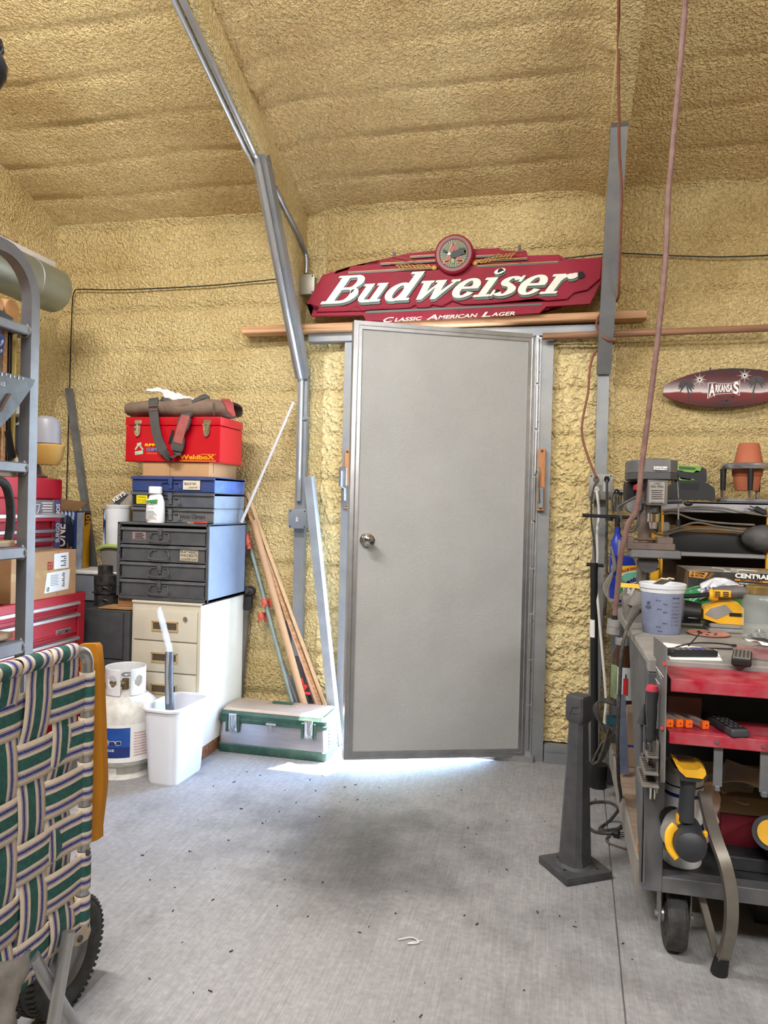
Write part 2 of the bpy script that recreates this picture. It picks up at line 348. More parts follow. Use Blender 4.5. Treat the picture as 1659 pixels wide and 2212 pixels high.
# ---------------------------------------------------------------- bent tube frames carrying wall and roof
def bow(xc, name, lab, wo):
    t = thing(name, None, None, (xc, 3.66, 0)); t['kind'] = S
    def run(p, wd, th, nm, x=xc):
        # p: front edge polyline in (y, z); th towards the wall
        f = [V((0, a, c)) for a, c in p]; back = []
        for i, q in enumerate(f):
            d0 = (q-f[i-1]).normalized() if i else None; d1 = (f[i+1]-q).normalized() if i < len(f)-1 else None
            n0 = V((0, d0.z, -d0.y)) if d0 else None; n1 = V((0, d1.z, -d1.y)) if d1 else None
            nn = ((n0 or n1)+(n1 or n0)).normalized(); nn = nn/max(.5, nn.dot(n0 or n1)); back.append(q+nn*th)
        b = B()
        for i in range(len(f)-1):
            b.prism([(x-wd/2, f[i].y, f[i].z), (x-wd/2, f[i+1].y, f[i+1].z), (x-wd/2, back[i+1].y, back[i+1].z), (x-wd/2, back[i].y, back[i].z)], (wd, 0, 0))
        return obj(nm, b, GTUBE, t)
    run([(3.655, 0), (3.65, 1.875)], .054, .04, 'lower_leg')
    run([(3.63, 1.862), (3.02, 2.715)], .064, .06, 'knee_tube')
    run([(3.02, 2.715), (2.93, 2.745), (.02, 3.80)], .064, .06, 'rafter_tube')
    bb = B(); bb.prism([(xc+wo, 3.70, 1.93), (xc+wo, 3.72, 2.75), (xc+wo, .05, 3.98), (xc+wo, .05, 3.83), (xc+wo, 2.95, 2.79), (xc+wo, 3.07, 2.71), (xc+wo, 3.66, 1.90)], (.022, 0, 0))
    obj('foam_web', bb, FOAM, t)
    c = B(); c.prism([(xc-.034, 3.02, 2.716), (xc-.034, 2.93, 2.742), (xc-.034, .05, 3.79), (xc-.034, .05, 3.90), (xc-.034, 2.9, 2.86), (xc-.034, 3.05, 2.79)], (.072, 0, 0)); obj('foam_overspray', c, FOAM, t)
    return t
bL = bow(-1.297, 'trim_4', 'grey bent steel tube frame left of the door carrying the conduit', -.033)
bR = bow(.203, 'trim_5', 'grey bent steel tube frame right of the door with outlet box on its leg', -.012)
EMT = mat('conduit_zinc', 'bcc0c4', .3, .7, .08, 14)
def conduit(name, lab, pts, r, m=EMT, straps=()):
    t = thing(name, lab, 'conduit', V(pts[-1]))
    obj('pipe', B().tube(pts, r, 10), m, t)
    for p, sx in straps:
        obj('strap', B().box(p, (.05*sx, .012, .016)).cyl(V(p)+V((.015, -.012, 0)), V(p)+V((.015, .004, 0)), .006, n=8), GALV, t)
    return t
xk = -1.299; o_ = .0145
cpth = [(3.65-o_, 1.232), (3.65-o_, 1.60), (3.65-o_, 1.84), (3.625-o_*.8, 1.885-o_*.6), (3.45-o_*.8, 2.114-o_*.6), (3.20-o_*.8, 2.463-o_*.6), (3.03-o_*.8, 2.70-o_*.6), (2.985-o_*.6, 2.722-o_*.8), (2.93-o_*.34, 2.745-o_*.94), (2.6, 2.865-o_), (2.1, 3.046-o_), (1.6, 3.227-o_)]
conduit('conduit', 'long galvanised conduit bent along the left frame down to the grey box', smooth([V((xk, y, z)) for y, z in cpth], 4), .0125,
    straps=((PX(566, 355, xk)+V((.012, 0, 0)), 1), (V((xk+.015, 3.645, 1.66)), 1)))
conduit('conduit', 'second thinner conduit beside the long one, ending at the frame elbow', smooth([V((-1.332, y, z)) for y, z in ((3.05, 2.70), (3.0, 2.715), (2.9, 2.742), (2.5, 2.887), (2.1, 3.032), (1.6, 3.213))], 4), .0105)
conduit('conduit', 'short grey conduit slanting down to the box beside the red sign', smooth([PX(594, 404, -1.292), PX(616, 450, -1.290), PX(640, 496, -1.285), PY(658, 540, 3.615), PY(663, 562, 3.632), PY(662, 590, 3.635)], 5), .0115, IRON if False else GALV)
def jbox(u0, u1, v0, v1, Y, lab, m):
    a, b2 = PY(u0, v1, Y), PY(u1, v0, Y); t = thing('junction_box', lab, 'electrical box', ((a.x+b2.x)/2, Y, a.z))
    obj('box_body', B().bx(a.x+.004, b2.x-.004, Y+.006, Y+.05, a.z+.004, b2.z-.004, .004), m, t)
    obj('cover_plate', B().bx(a.x, b2.x, Y-.004, Y+.007, a.z, b2.z, .006, 2), m, t)
    for sx, sz in ((a.x+.01, a.z+.01), (b2.x-.01, a.z+.01), (a.x+.01, b2.z-.01), (b2.x-.01, b2.z-.01)):
        obj('screw', B().cyl((sx, Y-.007, sz), (sx, Y, sz), .0045, n=8), IRON, t)
    return t
GBOX = mat('grey_box', '8d949c', .4, .5, .08, 6)
j = jbox(623, 663, 1100, 1141, 3.60, 'square grey junction box on the left frame leg', GBOX)
a = PY(642, 1120, 3.59); text('du', a+V((-.006, -.003, -.015)), (.012, 0, 0), (0, 0, .03), WHITE, j)
jbox(641, 680, 592, 637, 3.600, 'square dull steel junction box at the left end of the sign', mat('tan_steel', '9a958a', .4, .7, .08))
# ---------------------------------------------------------------- door
dt = 'structure'
jm = B()
jm.bx(DX0-.03, DX0+.025, 3.655, 3.76, 0, DZ+.03).bx(DX1-.025, DX1+.045, 3.655, 3.76, 0, DZ+.03)
obj('trim_1', jm, GTUBE, kind=S)
hd = B(); a0, a1 = PY(670, 727, 3.67), PY(1296, 733, 3.67); hd.bx(a0.x, a1.x, 3.64, 3.75, DZ, DZ+.046); obj('trim_2', hd, GTUBE, kind=S)
obj('trim_3', B().bx(DX0, DX1, 3.62, 3.80, -.005, .028), ALUP, kind=S)
hinge = V((-.115, 3.655, 0)); free = V(((PY(743, 1641, 3.235).x+PY(763, 692, 3.235).x)/2, 3.235, 0)); fx = (free-hinge); WD = fx.length; fx.normalize(); nz_ = V((fx.y, -fx.x, 0))
if nz_.y > 0: nz_ = -nz_
z0f, z1f = PY(742, 1641, free.y).z, PY(762, 692, free.y).z; z0h, z1h = PY(1142, 1634, hinge.y).z, PY(1165, 722, hinge.y).z
def dp(s_, q, out=0): # s_ 0 at hinge .. 1 at free edge, q 0..1 up
    zb = z0h+(z0f-z0h)*s_; zt = z1h+(z1f-z1h)*s_
    p = hinge+fx*WD*s_; return V((p.x, p.y, zb+(zt-zb)*q))+nz_*out
td = thing('door_1', None, None, hinge+V((0, 0, .02))); td['kind'] = S
PANEL = mat('stucco_door_panel', 'a9aaa8', .6, 0, .05, 3, .55, 230, dust=.10, dc='a09c92')
ew, eh = .043, .0185
obj('panel', B().prism([dp(ew, eh), dp(1-ew, eh), dp(1-ew, 1-eh), dp(ew, 1-eh)], -nz_*.03), PANEL, td)
def bar(p, q, r, s): return B().prism([p, q, r, s], -nz_*.040)
o_ = .006
for nm, pts in (('rail', [dp(0, 0, o_), dp(1, 0, o_), dp(1-ew, eh, o_), dp(ew, eh, o_)]), ('rail', [dp(0, 1, o_), dp(1, 1, o_), dp(1-ew, 1-eh, o_), dp(ew, 1-eh, o_)]),
                ('stile', [dp(0, 0, o_), dp(0, 1, o_), dp(ew, 1-eh, o_), dp(ew, eh, o_)]), ('stile', [dp(1, 0, o_), dp(1, 1, o_), dp(1-ew, 1-eh, o_), dp(1-ew, eh, o_)])):
    obj(nm, bar(*pts), ALU, td)
for k1, k2 in ((ew*.52, eh*.52),):
    b = B()
    for p, q in ((dp(k1, k2, .007), dp(1-k1, k2, .007)), (dp(k1, 1-k2, .007), dp(1-k1, 1-k2, .007)), (dp(k1, k2, .007), dp(k1, 1-k2, .007)), (dp(1-k1, k2, .007), dp(1-k1, 1-k2, .007))): b.tube([p, q], .0028, 6)
    obj('frame_bead', b, ALU, td)
kp = PP(792, 1166, dp(0, 0), nz_)
kR = nz_.to_track_quat('Z', 'Y').to_matrix().to_4x4()
kn = obj('door_knob', B().lathe([(0, .062), (.016, .061), (.026, .054), (.028, .046), (.024, .036), (.012, .03), (.011, .008), (.033, .006), (.034, 0), (0, 0)], kp, 28, kR), CHROME, td, 'round chrome knob')
obj('keyhole', B().cyl(kp+nz_*.0615, kp+nz_*.064, .009, n=14), IRON, kn)
hb = B()
hg = obj('hinge', B().bx(DX1-.06, DX1-.012, 3.648, 3.656, .0, 2.05), ALUP, td)
for i in range(9):
    z = .06+i*.221; obj('knuckle', B().cyl((hinge.x+.012, 3.642, z), (hinge.x+.012, 3.642, z+.21), .0075, n=10), ALU, td)
for i in range(8):
    z = .2+i*.24; hb.cyl((DX1-.022, 3.645, z), (DX1-.022, 3.65, z), .005, n=8)
obj('screws', hb, IRON, td, kind='stuff')
# hasp plates and keeper boards beside the opening
def board_block(u0, u1, v0, v1, Y, name, lab, hasp):
    a, c = PY(u0, v1, Y), PY(u1, v0, Y); t = thing(name, lab, 'latch plate', ((a.x+c.x)/2, Y+.02, a.z))
    obj('wood_block', B().bx(a.x, c.x, Y, Y+.022, a.z, c.z, .002), mat('orange_wood', 'b57a4a', .6, 0, .15, 20, stretch=(8, 8, 1)), t)
    for v in ((c.z-.012), (a.z+.012)): obj('screw', B().cyl(((a.x+c.x)/2, Y-.003, v), ((a.x+c.x)/2, Y+.002, v), .006, n=10), CHROME, t)
    h0, h1 = hasp; zz = a.z+(c.z-a.z)*.40
    p = obj('latch_plate', B().bx(a.x-.028*h0, a.x+.012*h0+.002, Y-.006, Y, zz-.01, zz+.09, .003).bx(a.x-.01*h0-.002, a.x+.03, Y-.006, Y, a.z+.012, zz-.005, .004), GALV, t)
    obj('bolt', B().tube([(a.x-.012*h0, Y-.012, zz+.07), (a.x-.012*h0, Y-.012, zz-.01), (a.x+.006, Y-.012, zz-.02), (a.x+.008, Y-.012, zz-.08)], .0055, 8), CHROME, p)
    return t
board_block(742, 757, 971, 1098, 3.63, 'wood_latch_block', 'orange wood block with bright bolt latch left of the door', (1, 0))
board_block(1160, 1179, 969, 1103, 3.622, 'wood_latch_block', 'orange wood block with grey latch plate right of the door', (-.35, 0))
# ---------------------------------------------------------------- lumber over the door
def lumber(name, lab, p, q, d, m, cat='board'):
    p, q = V(p), V(q); L = (q-p); R = L.to_track_quat('X', 'Z').to_matrix().to_4x4()
    b = B(T((p+q)/2) @ R); b.box((0, 0, 0), (L.length, d[0], d[1]), None, .004)
    o = obj(name, b, m); return tag(o, lab, cat)
pa, pb = PY(520, 713, 3.592), PY(1399, 677, 3.592)
lumber('lumber_board', 'long square pine board lying above the door under the sign', pa+V((0, .043, 0)), pb+V((0, .043, 0)), (.085, .036), PINE)
pa, pb = PY(1172, 727, 3.60), PY(1675, 708, 3.60)
o = obj('dowel', B().tube([pa, pb], .0165, 12), DOWEL); tag(o, 'round brown wooden pole resting right of the door below the board', 'pole')
# ---------------------------------------------------------------- long red beer sign
SY = 3.560
RED = mat('sign_red', '8a0f2a', .55, 0, .12, 4, dust=.10, dc='7c5a58', spec=.25); CREAM = mat('sign_cream', 'dcd6c8', .45, 0, .06, 5); DGREEN = mat('sign_green', '2c4a3c', .4, 0, .15, 6); GOLD = mat('sign_gold', 'a8823e', .4, .1, .15, 8)
ts = thing('beer_sign', 'long red beer sign with white slanted script above the door', 'sign', PY(985, 640, SY))
def sp(u, v, dy=0): return PY(u, v, SY-dy)
out1 = [(697, 594), (747, 590), (758, 575), (815, 570), (825, 561), (878, 556), (884, 547), (950, 540), (1080, 536), (1083, 545), (1137, 541), (1140, 552), (1207, 550), (1208, 560), (1301, 557), (1299, 606), (1283, 640), (1274, 656), (1180, 662), (1165, 676), (1100, 680), (850, 690), (790, 691), (784, 680), (672, 682), (683, 661), (662, 656)]
obj('sign_board', B().prism([sp(*p) for p in out1], (0, .024, 0)), RED, ts)
out2 = [(702, 597), (750, 591), (940, 584), (1020, 574), (1300, 559), (1296, 600), (1268, 626), (1240, 632), (1224, 646), (1180, 649), (1160, 644), (1110, 650), (1060, 655), (1000, 657), (976, 649), (955, 661), (934, 657), (925, 663), (900, 664), (896, 658), (885, 664), (800, 668), (780, 671), (770, 661), (750, 671), (685, 673), (690, 663), (668, 655)]
obj('raised_field', B().prism([sp(*p, .010) for p in out2], (0, .012, 0)), RED, ts)
e = B(); e.tube([sp(*p, .010) for p in [(683, 672), (750, 670), (770, 660), (781, 670), (800, 667), (885, 663), (896, 657), (903, 663), (925, 662), (934, 656), (955, 660), (976, 648), (1000, 656), (1060, 654), (1110, 649), (1160, 643), (1180, 648), (1224, 645), (1240, 631), (1268, 625), (1296, 600)]], .004, 6); obj('edge_bead', e, RED, ts)
for pts in ([(752, 587), (942, 576)], [(822, 568), (942, 561)], [(886, 553), (945, 549)], [(1028, 552), (1082, 549)], [(1028, 562), (1139, 556)], [(1030, 573), (1206, 564)]):
    (u0, v0), (u1, v1) = pts
    decal([sp(u0, v0+2.2, .0105), sp(u1, v1+2.2, .0105), sp(u1, v1+5, .0105), sp(u0, v0+5, .0105)], DGREEN, ts, 'stripe'); decal([sp(u0, v0, .0105), sp(u1, v1, .0105), sp(u1, v1+1.4, .0105), sp(u0, v0+1.4, .0105)], GOLD, ts, 'stripe')
decal([sp(790, 677, .001), sp(1170, 659, .001), sp(1172, 655, .001), sp(790, 672, .001)], DGREEN, ts, 'stripe')
# slanted slab-serif lettering built letter by letter in an (x, y) frame: x along the word, y up
def glyph(letter):
    P = []
    def R(x0, y0, x1, y1): P.append([(x0, y0), (x1, y0), (x1, y1), (x0, y1)])
    def ring(cx, cy, ax, ay, bx_, by_, a0=0, a1=360, n=22, sh=0):
        o1 = [(cx+ax*math.cos(math.radians(a0+(a1-a0)*i/n)), cy+ay*math.sin(math.radians(a0+(a1-a0)*i/n))) for i in range(n+1)]
        i1 = [(cx+sh+bx_*math.cos(math.radians(a0+(a1-a0)*i/n)), cy+by_*math.sin(math.radians(a0+(a1-a0)*i/n))) for i in range(n+1)]
        for i in range(n): P.append([o1[i], o1[i+1], i1[i+1], i1[i]])
    if letter == 'B':
        R(.0, 0, .40, .1); R(.0, .93, .40, 1.0); R(.11, 0, .34, 1); R(.3, .0, .55, .1); R(.3, .48, .55, .57); R(.3, .91, .52, 1)
        ring(.50, .74, .30, .26, .10, .17, -90, 90); ring(.53, .285, .35, .285, .12, .185, -90, 90); return P, .90
    if letter == 'u':
        R(-.02, .58, .2, .66); R(.06, .2, .26, .66); ring(.28, .22, .22, .23, .03, .15, 180, 300); R(.28, -.01, .46, .09); R(.42, .0, .62, .66); R(.34, .58, .6, .66); R(.6, 0, .72, .08); return P, .76
    if letter == 'd':
        ring(.30, .31, .31, .33, .10, .23); R(.42, 0, .63, 1.0); R(.30, .92, .63, 1.0); R(.6, 0, .74, .08); return P, .78
    if letter == 'w':
        R(-.03, .58, .30, .66); R(.34, .58, .62, .66); R(.75, .58, .98, .66)
        P.append([(.04, .66), (.25, .66), (.30, .2), (.30, 0), (.16, 0)]); P.append([(.30, 0), (.48, .52), (.43, .56), (.26, .2)]); P.append([(.40, .66), (.61, .66), (.66, .2), (.66, 0), (.52, 0)]); P.append([(.66, 0), (.92, .62), (.84, .62), (.60, .18)]); return P, .98
    if letter == 'e':
        ring(.31, .33, .32, .34, .11, .25, 12, 330); R(.1, .30, .62, .38); P.append([(.41, .38), (.62, .38), (.63, .42), (.42, .44)]); return P, .66
    if letter == 'i':
        R(-.02, .58, .28, .66); R(.08, 0, .28, .66); R(-.02, 0, .38, .08); ring(.20, .86, .13, .105, .005, .005); return P, .42
    if letter == 's':
        ring(.28, .49, .25, .175, .06, .10, 20, 250, sh=.0); ring(.27, .18, .27, .19, .06, .11, -165, 82); P.append([(.13, .40), (.22, .32), (.42, .26), (.40, .36), (.24, .46)]); P.append([(.46, .45), (.54, .45), (.54, .66), (.47, .66)]); P.append([(-.02, .0), (.05, .0), (.06, .2), (-.02, .22)]); return P, .58
    if letter == 'r':
        R(-.02, .58, .28, .66); R(.08, 0, .29, .66); R(-.02, 0, .40, .08); P.append([(.27, .36), (.32, .50), (.42, .58), (.47, .64), (.38, .66), (.27, .60)]); ring(.50, .565, .125, .105, .005, .005); return P, .64
BL, BR_, TL = V(sp(692, 658, .012)), V(sp(1212, 634, .012)), V(sp(735, 597, .012))
def word(s_, dx, m, nm, parent, th, lift):
    gl = [glyph(c) for c in s_]; tot = sum(g[1] for g in gl)-.12; X = (BR_-BL)/tot; Yv = TL-BL; x = 0; shift = V((0, -lift, 0))+X*dx[0]+Yv*dx[1]
    tw = None
    for c, (P, wd) in zip(s_, gl):
        b = B()
        for q, poly in enumerate(P):
            pts = [BL+X*(x+px)+Yv*py+shift for px, py in poly]
            b.prism(pts, (0, -th-.00012*q, 0))
        obj(nm, b, m, parent, sharp=0); x += wd
word('Budweiser', (.055, -.085), DGREEN, 'letter_shadow', ts, .001, .0006)
word('Budweiser', (0, 0), CREAM, 'letter', ts, .003, .003)
for u, v in ((764, 632), (1082, 587), (1075, 632), (1255, 594)): obj('bolt_hole', B().cyl(sp(u, v, .0205), sp(u, v, .013), .0155, n=18), BLACK, ts)
def sw(s_, u0, v0, u1, v1, h, sh=.28):
    o = sp(u0, v0, .002); text(s_, o, sp(u1, v1, .002)-o, (0, 0, h), CREAM, ts, shear=sh, bold=.02)
for c, a_, s2 in (('C', (828, 697, 851, 695), .024), ('LASSIC', (852, 695, 912, 691.5), .018), ('A', (921, 691, 945, 690), .024), ('MERICAN', (946, 689.5, 1032, 685), .018), ('L', (1040, 685, 1060, 684), .024), ('AGER', (1061, 683.5, 1112, 681), .018)): sw(c, *a_, s2)
# round crest
cc = sp(982, 552, .012); cR = rot(90, 0, 0)
cr_ = obj('crest', B().lathe([(0, .028), (.066, .028), (.070, .030), (.086, .030), (.093, .024), (.095, 0), (0, 0)], cc, 40, cR), RED, ts)
obj('crest_ring', B().lathe([(.070, .031), (.084, .031), (.084, .028), (.070, .028), (.070, .031)], cc, 40, cR), mat('crest_brown', '6b3a30', .4, 0, .1), cr_)
obj('crest_field', B().lathe([(0, .0295), (.066, .0295), (.066, .027), (0, .027)], cc, 40, cR), mat('crest_green', '12523a', .4, 0, .1), cr_)
rb = B()
for i in range(32):
    a = 2*PI*i/32; d = V((math.cos(a), 0, math.sin(a))); rb.prism([cc+d*.022+V((0, -.030, 0)), cc+(d*.064)+V((0, -.030, 0))+V((-d.z, 0, d.x))*.0016, cc+d*.064+V((0, -.030, 0))-V((-d.z, 0, d.x))*.0016], (0, -.0008, 0))
obj('sun_rays', rb, GOLD, cr_, sharp=0)
def cpoly(pts, m, nm, l=.032, par=cr_): obj(nm, B().prism([cc+V((x, -l, z)) for x, z in pts], (0, -.0015, 0)), m, par, sharp=0)
cA = mat('crest_a_red', '8e2430', .4, 0, .05)
for m, g in ((GOLD, .0035), (cA, 0)):
    l = .0315 if m is GOLD else .0335
    cpoly([(-.040-g, -.040-g), (-.026+g, -.040-g), (-.002+g, .034), (-.002, .046+g), (-.008-g, .046+g)], m, 'letter_a', l); cpoly([(.006, .046+g), (-.006, .046+g), (.022-g, -.040-g), (.042+g, -.040-g)], m, 'letter_a', l)
    cpoly([(-.046-g, -.044-g), (-.022+g, -.044-g), (-.022+g, -.036+g), (-.046-g, -.036+g)], m, 'letter_a', l); cpoly([(.018-g, -.044-g), (.046+g, -.044-g), (.046+g, -.036+g), (.018-g, -.036+g)], m, 'letter_a', l)
EG = mat('eagle_dark', '1b2422', .5, 0, .2, 20)
cpoly([(-.018, -.004), (-.006, .008), (.012, .012), (.03, .022), (.05, .024), (.058, .012), (.05, .004), (.056, -.006), (.04, -.008), (.03, -.014), (.012, -.022), (-.004, -.022), (-.014, -.014)], EG, 'eagle_wing', .0355)
cpoly([(-.034, .016), (-.05, .02), (-.054, .012), (-.04, .004), (-.03, .006)], EG, 'eagle_wing', .0345)
cpoly([(-.024, .006), (-.015, .002), (-.013, -.006), (-.02, -.009), (-.03, -.008), (-.027, -.003)], CREAM, 'eagle_head', .0365)
cpoly([(-.012, -.03), (-.002, -.024), (.004, -.034), (.002, -.05), (-.006, -.044)], GOLD, 'eagle_tail', .0355)
for sx, (u, v) in ((-1, (938, 578)), (1, (1026, 568))):
    p0 = sp(u, v, .012); wheat = B()
    for k in range(26):
        f = k/26; q = p0+V((sx*(.02+.17*f), -.002, .004+.026*f*(1 if sx > 0 else .35)+.008*math.sin(k*2.1)))
        wheat.ball(q, (.010, .002, .0028), 6, rot(0, -sx*(18+22*math.sin(k*1.7)), 0))
    for k in range(5): wheat.tube([p0+V((sx*.01, -.002, 0)), p0+V((sx*.12, -.002, -.004+.012*k)), p0+V((sx*.22, -.002, .02*k-.012))], .0008, 4)
    wheat.ball(p0, (.014, .004, .013), 8); obj('wheat_spray', wheat, GOLD, ts, kind='stuff')
for u, v in ((850, 550), (1122, 533)): obj('hanger', B().bx(sp(u-3, v, 0).x, sp(u+3, v, 0).x, SY+.01, SY+.02, sp(u, v+16).z, sp(u, v-6).z), IRON, ts)
for u, v in ((805, 680), (990, 672), (1152, 666), (1240, 620)): obj('rivet', B().cyl(sp(u, v, .003), sp(u, v, -.003), .005, n=10), IRON, ts)
# black wires on the wall
def wire(name, lab, pts, r=.0035, m=BLACK, k=3, cat='wire'):
    o = obj(name, B().tube(smooth([V(p) for p in pts], k), r, 6), m); return tag(o, lab, cat)
wy = 3.672
wire('black_wire', 'thin black wire stapled along the left wall and down to the floor', [PY(636, 597, wy), PY(560, 607, wy), PY(420, 619, wy), PY(260, 626, wy), PY(175, 625, wy), PY(161, 630, wy), PY(156, 660, wy), PY(152, 780, wy), PY(147, 950, wy), PY(143, 1095, wy)])
wire('black_wire', 'thin black wire running along the wall to the right of the right frame', [PY(1205, 560, wy), PY(1290, 550, wy), PY(1345, 547, wy), PY(1450, 552, wy), PY(1560, 555, wy), PY(1670, 551, wy)])
# ---------------------------------------------------------------- surfboard plaque
tb = thing('surfboard_plaque', 'small airbrushed surfboard plaque hanging on the right wall', 'plaque', PY(1550, 840, 3.65))
def board_mat():
    m = bpy.data.materials.new('airbrushed_board'); m.use_nodes = True; n = m.node_tree.nodes; l = m.node_tree.links; b = n['Principled BSDF']; tc = n.new('ShaderNodeTexCoord')
    sx = n.new('ShaderNodeSeparateXYZ'); l.new(tc.outputs['Object'], sx.inputs[0])
    nz = n.new('ShaderNodeTexNoise'); nz.inputs['Scale'].default_value = 9; l.new(tc.outputs['Object'], nz.inputs['Vector'])
    ad = n.new('ShaderNodeMath'); ad.operation = 'MULTIPLY_ADD'; ad.inputs[1].default_value = .03; l.new(nz.outputs[0], ad.inputs[0]); l.new(sx.outputs['Z'], ad.inputs[2])
    mr = n.new('ShaderNodeMapRange'); mr.inputs[1].default_value = -.075; mr.inputs[2].default_value = .105; l.new(ad.outputs[0], mr.inputs[0])
    r = n.new('ShaderNodeValToRGB'); e = r.color_ramp.elements
    cols = [(0, '1a0c0c'), (.2, '5c1a16'), (.38, '7a1f1c'), (.42, 'd8cfcc'), (.52, '9a8e8e'), (.68, '5a3438'), (.82, '4a1418'), (1, '241a1c')]
    e[0].position, e[1].position = 0, 1; e[0].color = (*lin(cols[0][1]), 1); e[1].color = (*lin(cols[-1][1]), 1)
    for p, c in cols[1:-1]: k = e.new(p); k.color = (*lin(c), 1)
    l.new(mr.outputs[0], r.inputs[0]); l.new(r.outputs[0], b.inputs['Base Color']); b.inputs['Roughness'].default_value = .5; b.inputs['Specular IOR Level'].default_value = .3; return m
c0 = PY(1432, 842, 3.65); LB = .61; hB = .088
def sb(x, z, y=0): return V((c0.x+x, 3.632-y, c0.z-.006+z+.02*x/LB))
prof = []
for i in range(41):
    x = LB*i/40; t_ = x/LB; prof.append((x, hB*(math.sin(PI*min(1, (t_*.96+.02))**.86))**.72))
b = B(); b.prism([sb(x, h_) for x, h_ in prof]+[sb(x, -h_) for x, h_ in prof[::-1]], (0, .018, 0)); bd = obj('board', b, board_mat(), tb)
MAR = mat('maroon_ink', '5c1018', .4, 0, .1); BLK = mat('palm_black', '120d0e', .4, 0, 0); PWH = mat('plaque_white', 'ece8e6', .35, 0, .02)
for px, pz, sgn in ((.098, .030, 1), (.395, .036, -1)):
    pm = B(); top = sb(px, pz, .001)
    pm.prism([sb(px-.003, pz, .001), sb(px+.003, pz, .001), sb(px+.02*sgn+.004, -.055, .001), sb(px+.02*sgn-.002, -.055, .001)], (0, -.001, 0))
    for k in range(11):
        a = PI*(k/10*1.5-.25); pts = [top+V((math.cos(a)*.036*f, -.0004*k*.1, math.sin(a)*.030*f-.020*f*f)) for f in (0, .35, .7, 1)]; pm.strip(pts, [.004, .006, .0045, .001], .0012, (-math.sin(a), 0, math.cos(a)))
    obj('palm_tree', pm, BLK, tb, sharp=0)
for px, pz in ((.155, .042), (.345, .052)):
    st = B()
    for k in range(8):
        a = PI*k/8; L_ = .020 if k % 2 else .034; d = V((math.cos(a), 0, math.sin(a))); q = V((-d.z, 0, d.x))*.0016; c_ = sb(px, pz, .0012); st.prism([c_-d*L_, c_+q, c_+d*L_, c_-q], (0, -.0006, 0))
    obj('star_glint', st, PWH, tb, sharp=0)
# shield of the word: tall first and last letter, arched foot
sh = [(.192, .026), (.222, .026), (.232, .020), (.292, .020), (.302, .026), (.326, .030), (.326, -.038), (.300, -.026), (.228, -.028), (.190, -.046)]
cx_ = sum(p[0] for p in sh)/len(sh)
obj('word_shield', B().prism([sb(x, z, .001) for x, z in sh], (0, -.001, 0)), PWH, tb, sharp=0)
obj('word_shield', B().prism([sb(cx_+(x-cx_)*.965, z*.92, .0022) for x, z in sh], (0, -.0008, 0)), MAR, tb, sharp=0)
def st_(s_, x0, z0, x1, z1, m=PWH, bold=.03, y=.0034): o = sb(x0, z0, y); text(s_, o, sb(x1, z0, y)-o, (0, 0, z1-z0), m, tb, bold=bold)
st_('A', .196, -.036, .222, .022); st_('RKANSA', .223, -.020, .296, .016); st_('S', .298, -.030, .322, .025)
st_('ED & PAM', .235, -.046, .303, -.035, BLK, .015, .0016); st_('COZUMEL', .232, -.062, .290, -.050, BLK, .015, .0016); st_('2018', .250, -.074, .282, -.065, BLK, .015, .0016)
obj('hook', B().cyl(sb(.20, .086, -.004), sb(.20, .096, -.004), .004, n=8), IRON, tb)
# ---------------------------------------------------------------- left side: cabinets, boxes, cylinder, bin
CABT = mat('cream_cabinet_paint', 'cfc8b4', .45, 0, .06, 4, dust=.1, dc='a79f8c'); CABT_LIT = mat('cabinet_daylit', 'e2e0d4', .45, 0, .04, 4, dust=.06)  # second paint carries the door daylight falling on the cabinet side
DKG = mat('dark_grey_paint', '4a4c50', .5, .1, .12, 8, dust=.22, dc='777470'); DKG_LIT = mat('dark_grey_daylit', '73839b', .5, .1, .1, 6, dust=.1)  # second paint is the dark grey with blue daylight put into its colour
def cabinet_file():
    f = PY(435, 1303, 3.15); x1 = f.x; x0 = PY(284, 1298, 3.15).x; zt = .742; zb = .062; yb = 3.63; yf = 3.15
    t = thing('file_cabinet', 'cream four drawer card file cabinet with daylight painted on its side beside the green toolbox', 'cabinet', ((x0+x1)/2, 3.4, .05))
    obj('body', B().bx(x0, x1-.004, yf+.008, yb, zb, zt-.004, .003), CABT, t); obj('side_panel', B().bx(x1-.006, x1, yf+.003, yb, zb, zt, .002), CABT_LIT, t)
    obj('top_panel', B().bx(x0, x1, yf, yb, zt-.012, zt, .003), CABT, t)
    z = zt-.038; hh = .1475
    for i in range(4):
        d = obj('drawer', B().bx(x0+.018, x1-.018, yf-.004, yf+.01, z-hh+.004, z-.002, .003, 2), CABT, t)
        cx = (x0+x1)/2; zz = z-.076
        obj('pull_frame', B().bx(cx-.068, cx+.068, yf-.008, yf-.003, zz+.017, zz+.024).bx(cx-.068, cx+.068, yf-.009, yf-.003, zz-.024, zz-.015).bx(cx-.068, cx-.061, yf-.008, yf-.003, zz-.02, zz+.02).bx(cx+.061, cx+.068, yf-.008, yf-.003, zz-.02, zz+.02), mat('tan_pull', 'c9b085', .4, .2, .08), d)
        obj('pull_recess', B().bx(cx-.061, cx+.061, yf-.0055, yf-.003, zz-.016, zz+.018), mat('pull_dark', '574a38', .6, 0, .1), d)
        if i == 0: obj('lock', B().cyl((x1-.075, yf-.012, z-.035), (x1-.075, yf-.003, z-.035), .011, n=16), CHROME, t)
        z -= hh
    return x0, x1
CX0, CX1 = cabinet_file()
for yy, nm in ((3.19, 0), (3.5, 0)): pass
tag(obj('wood_runner', B().bx(CX0+.02, CX1-.004, 3.17, 3.62, .0, .06, .003), wood_mat('red_brown_wood', '9a6a48', '6f4630')), 'red brown wooden runner lying under the cream file cabinet', 'board')
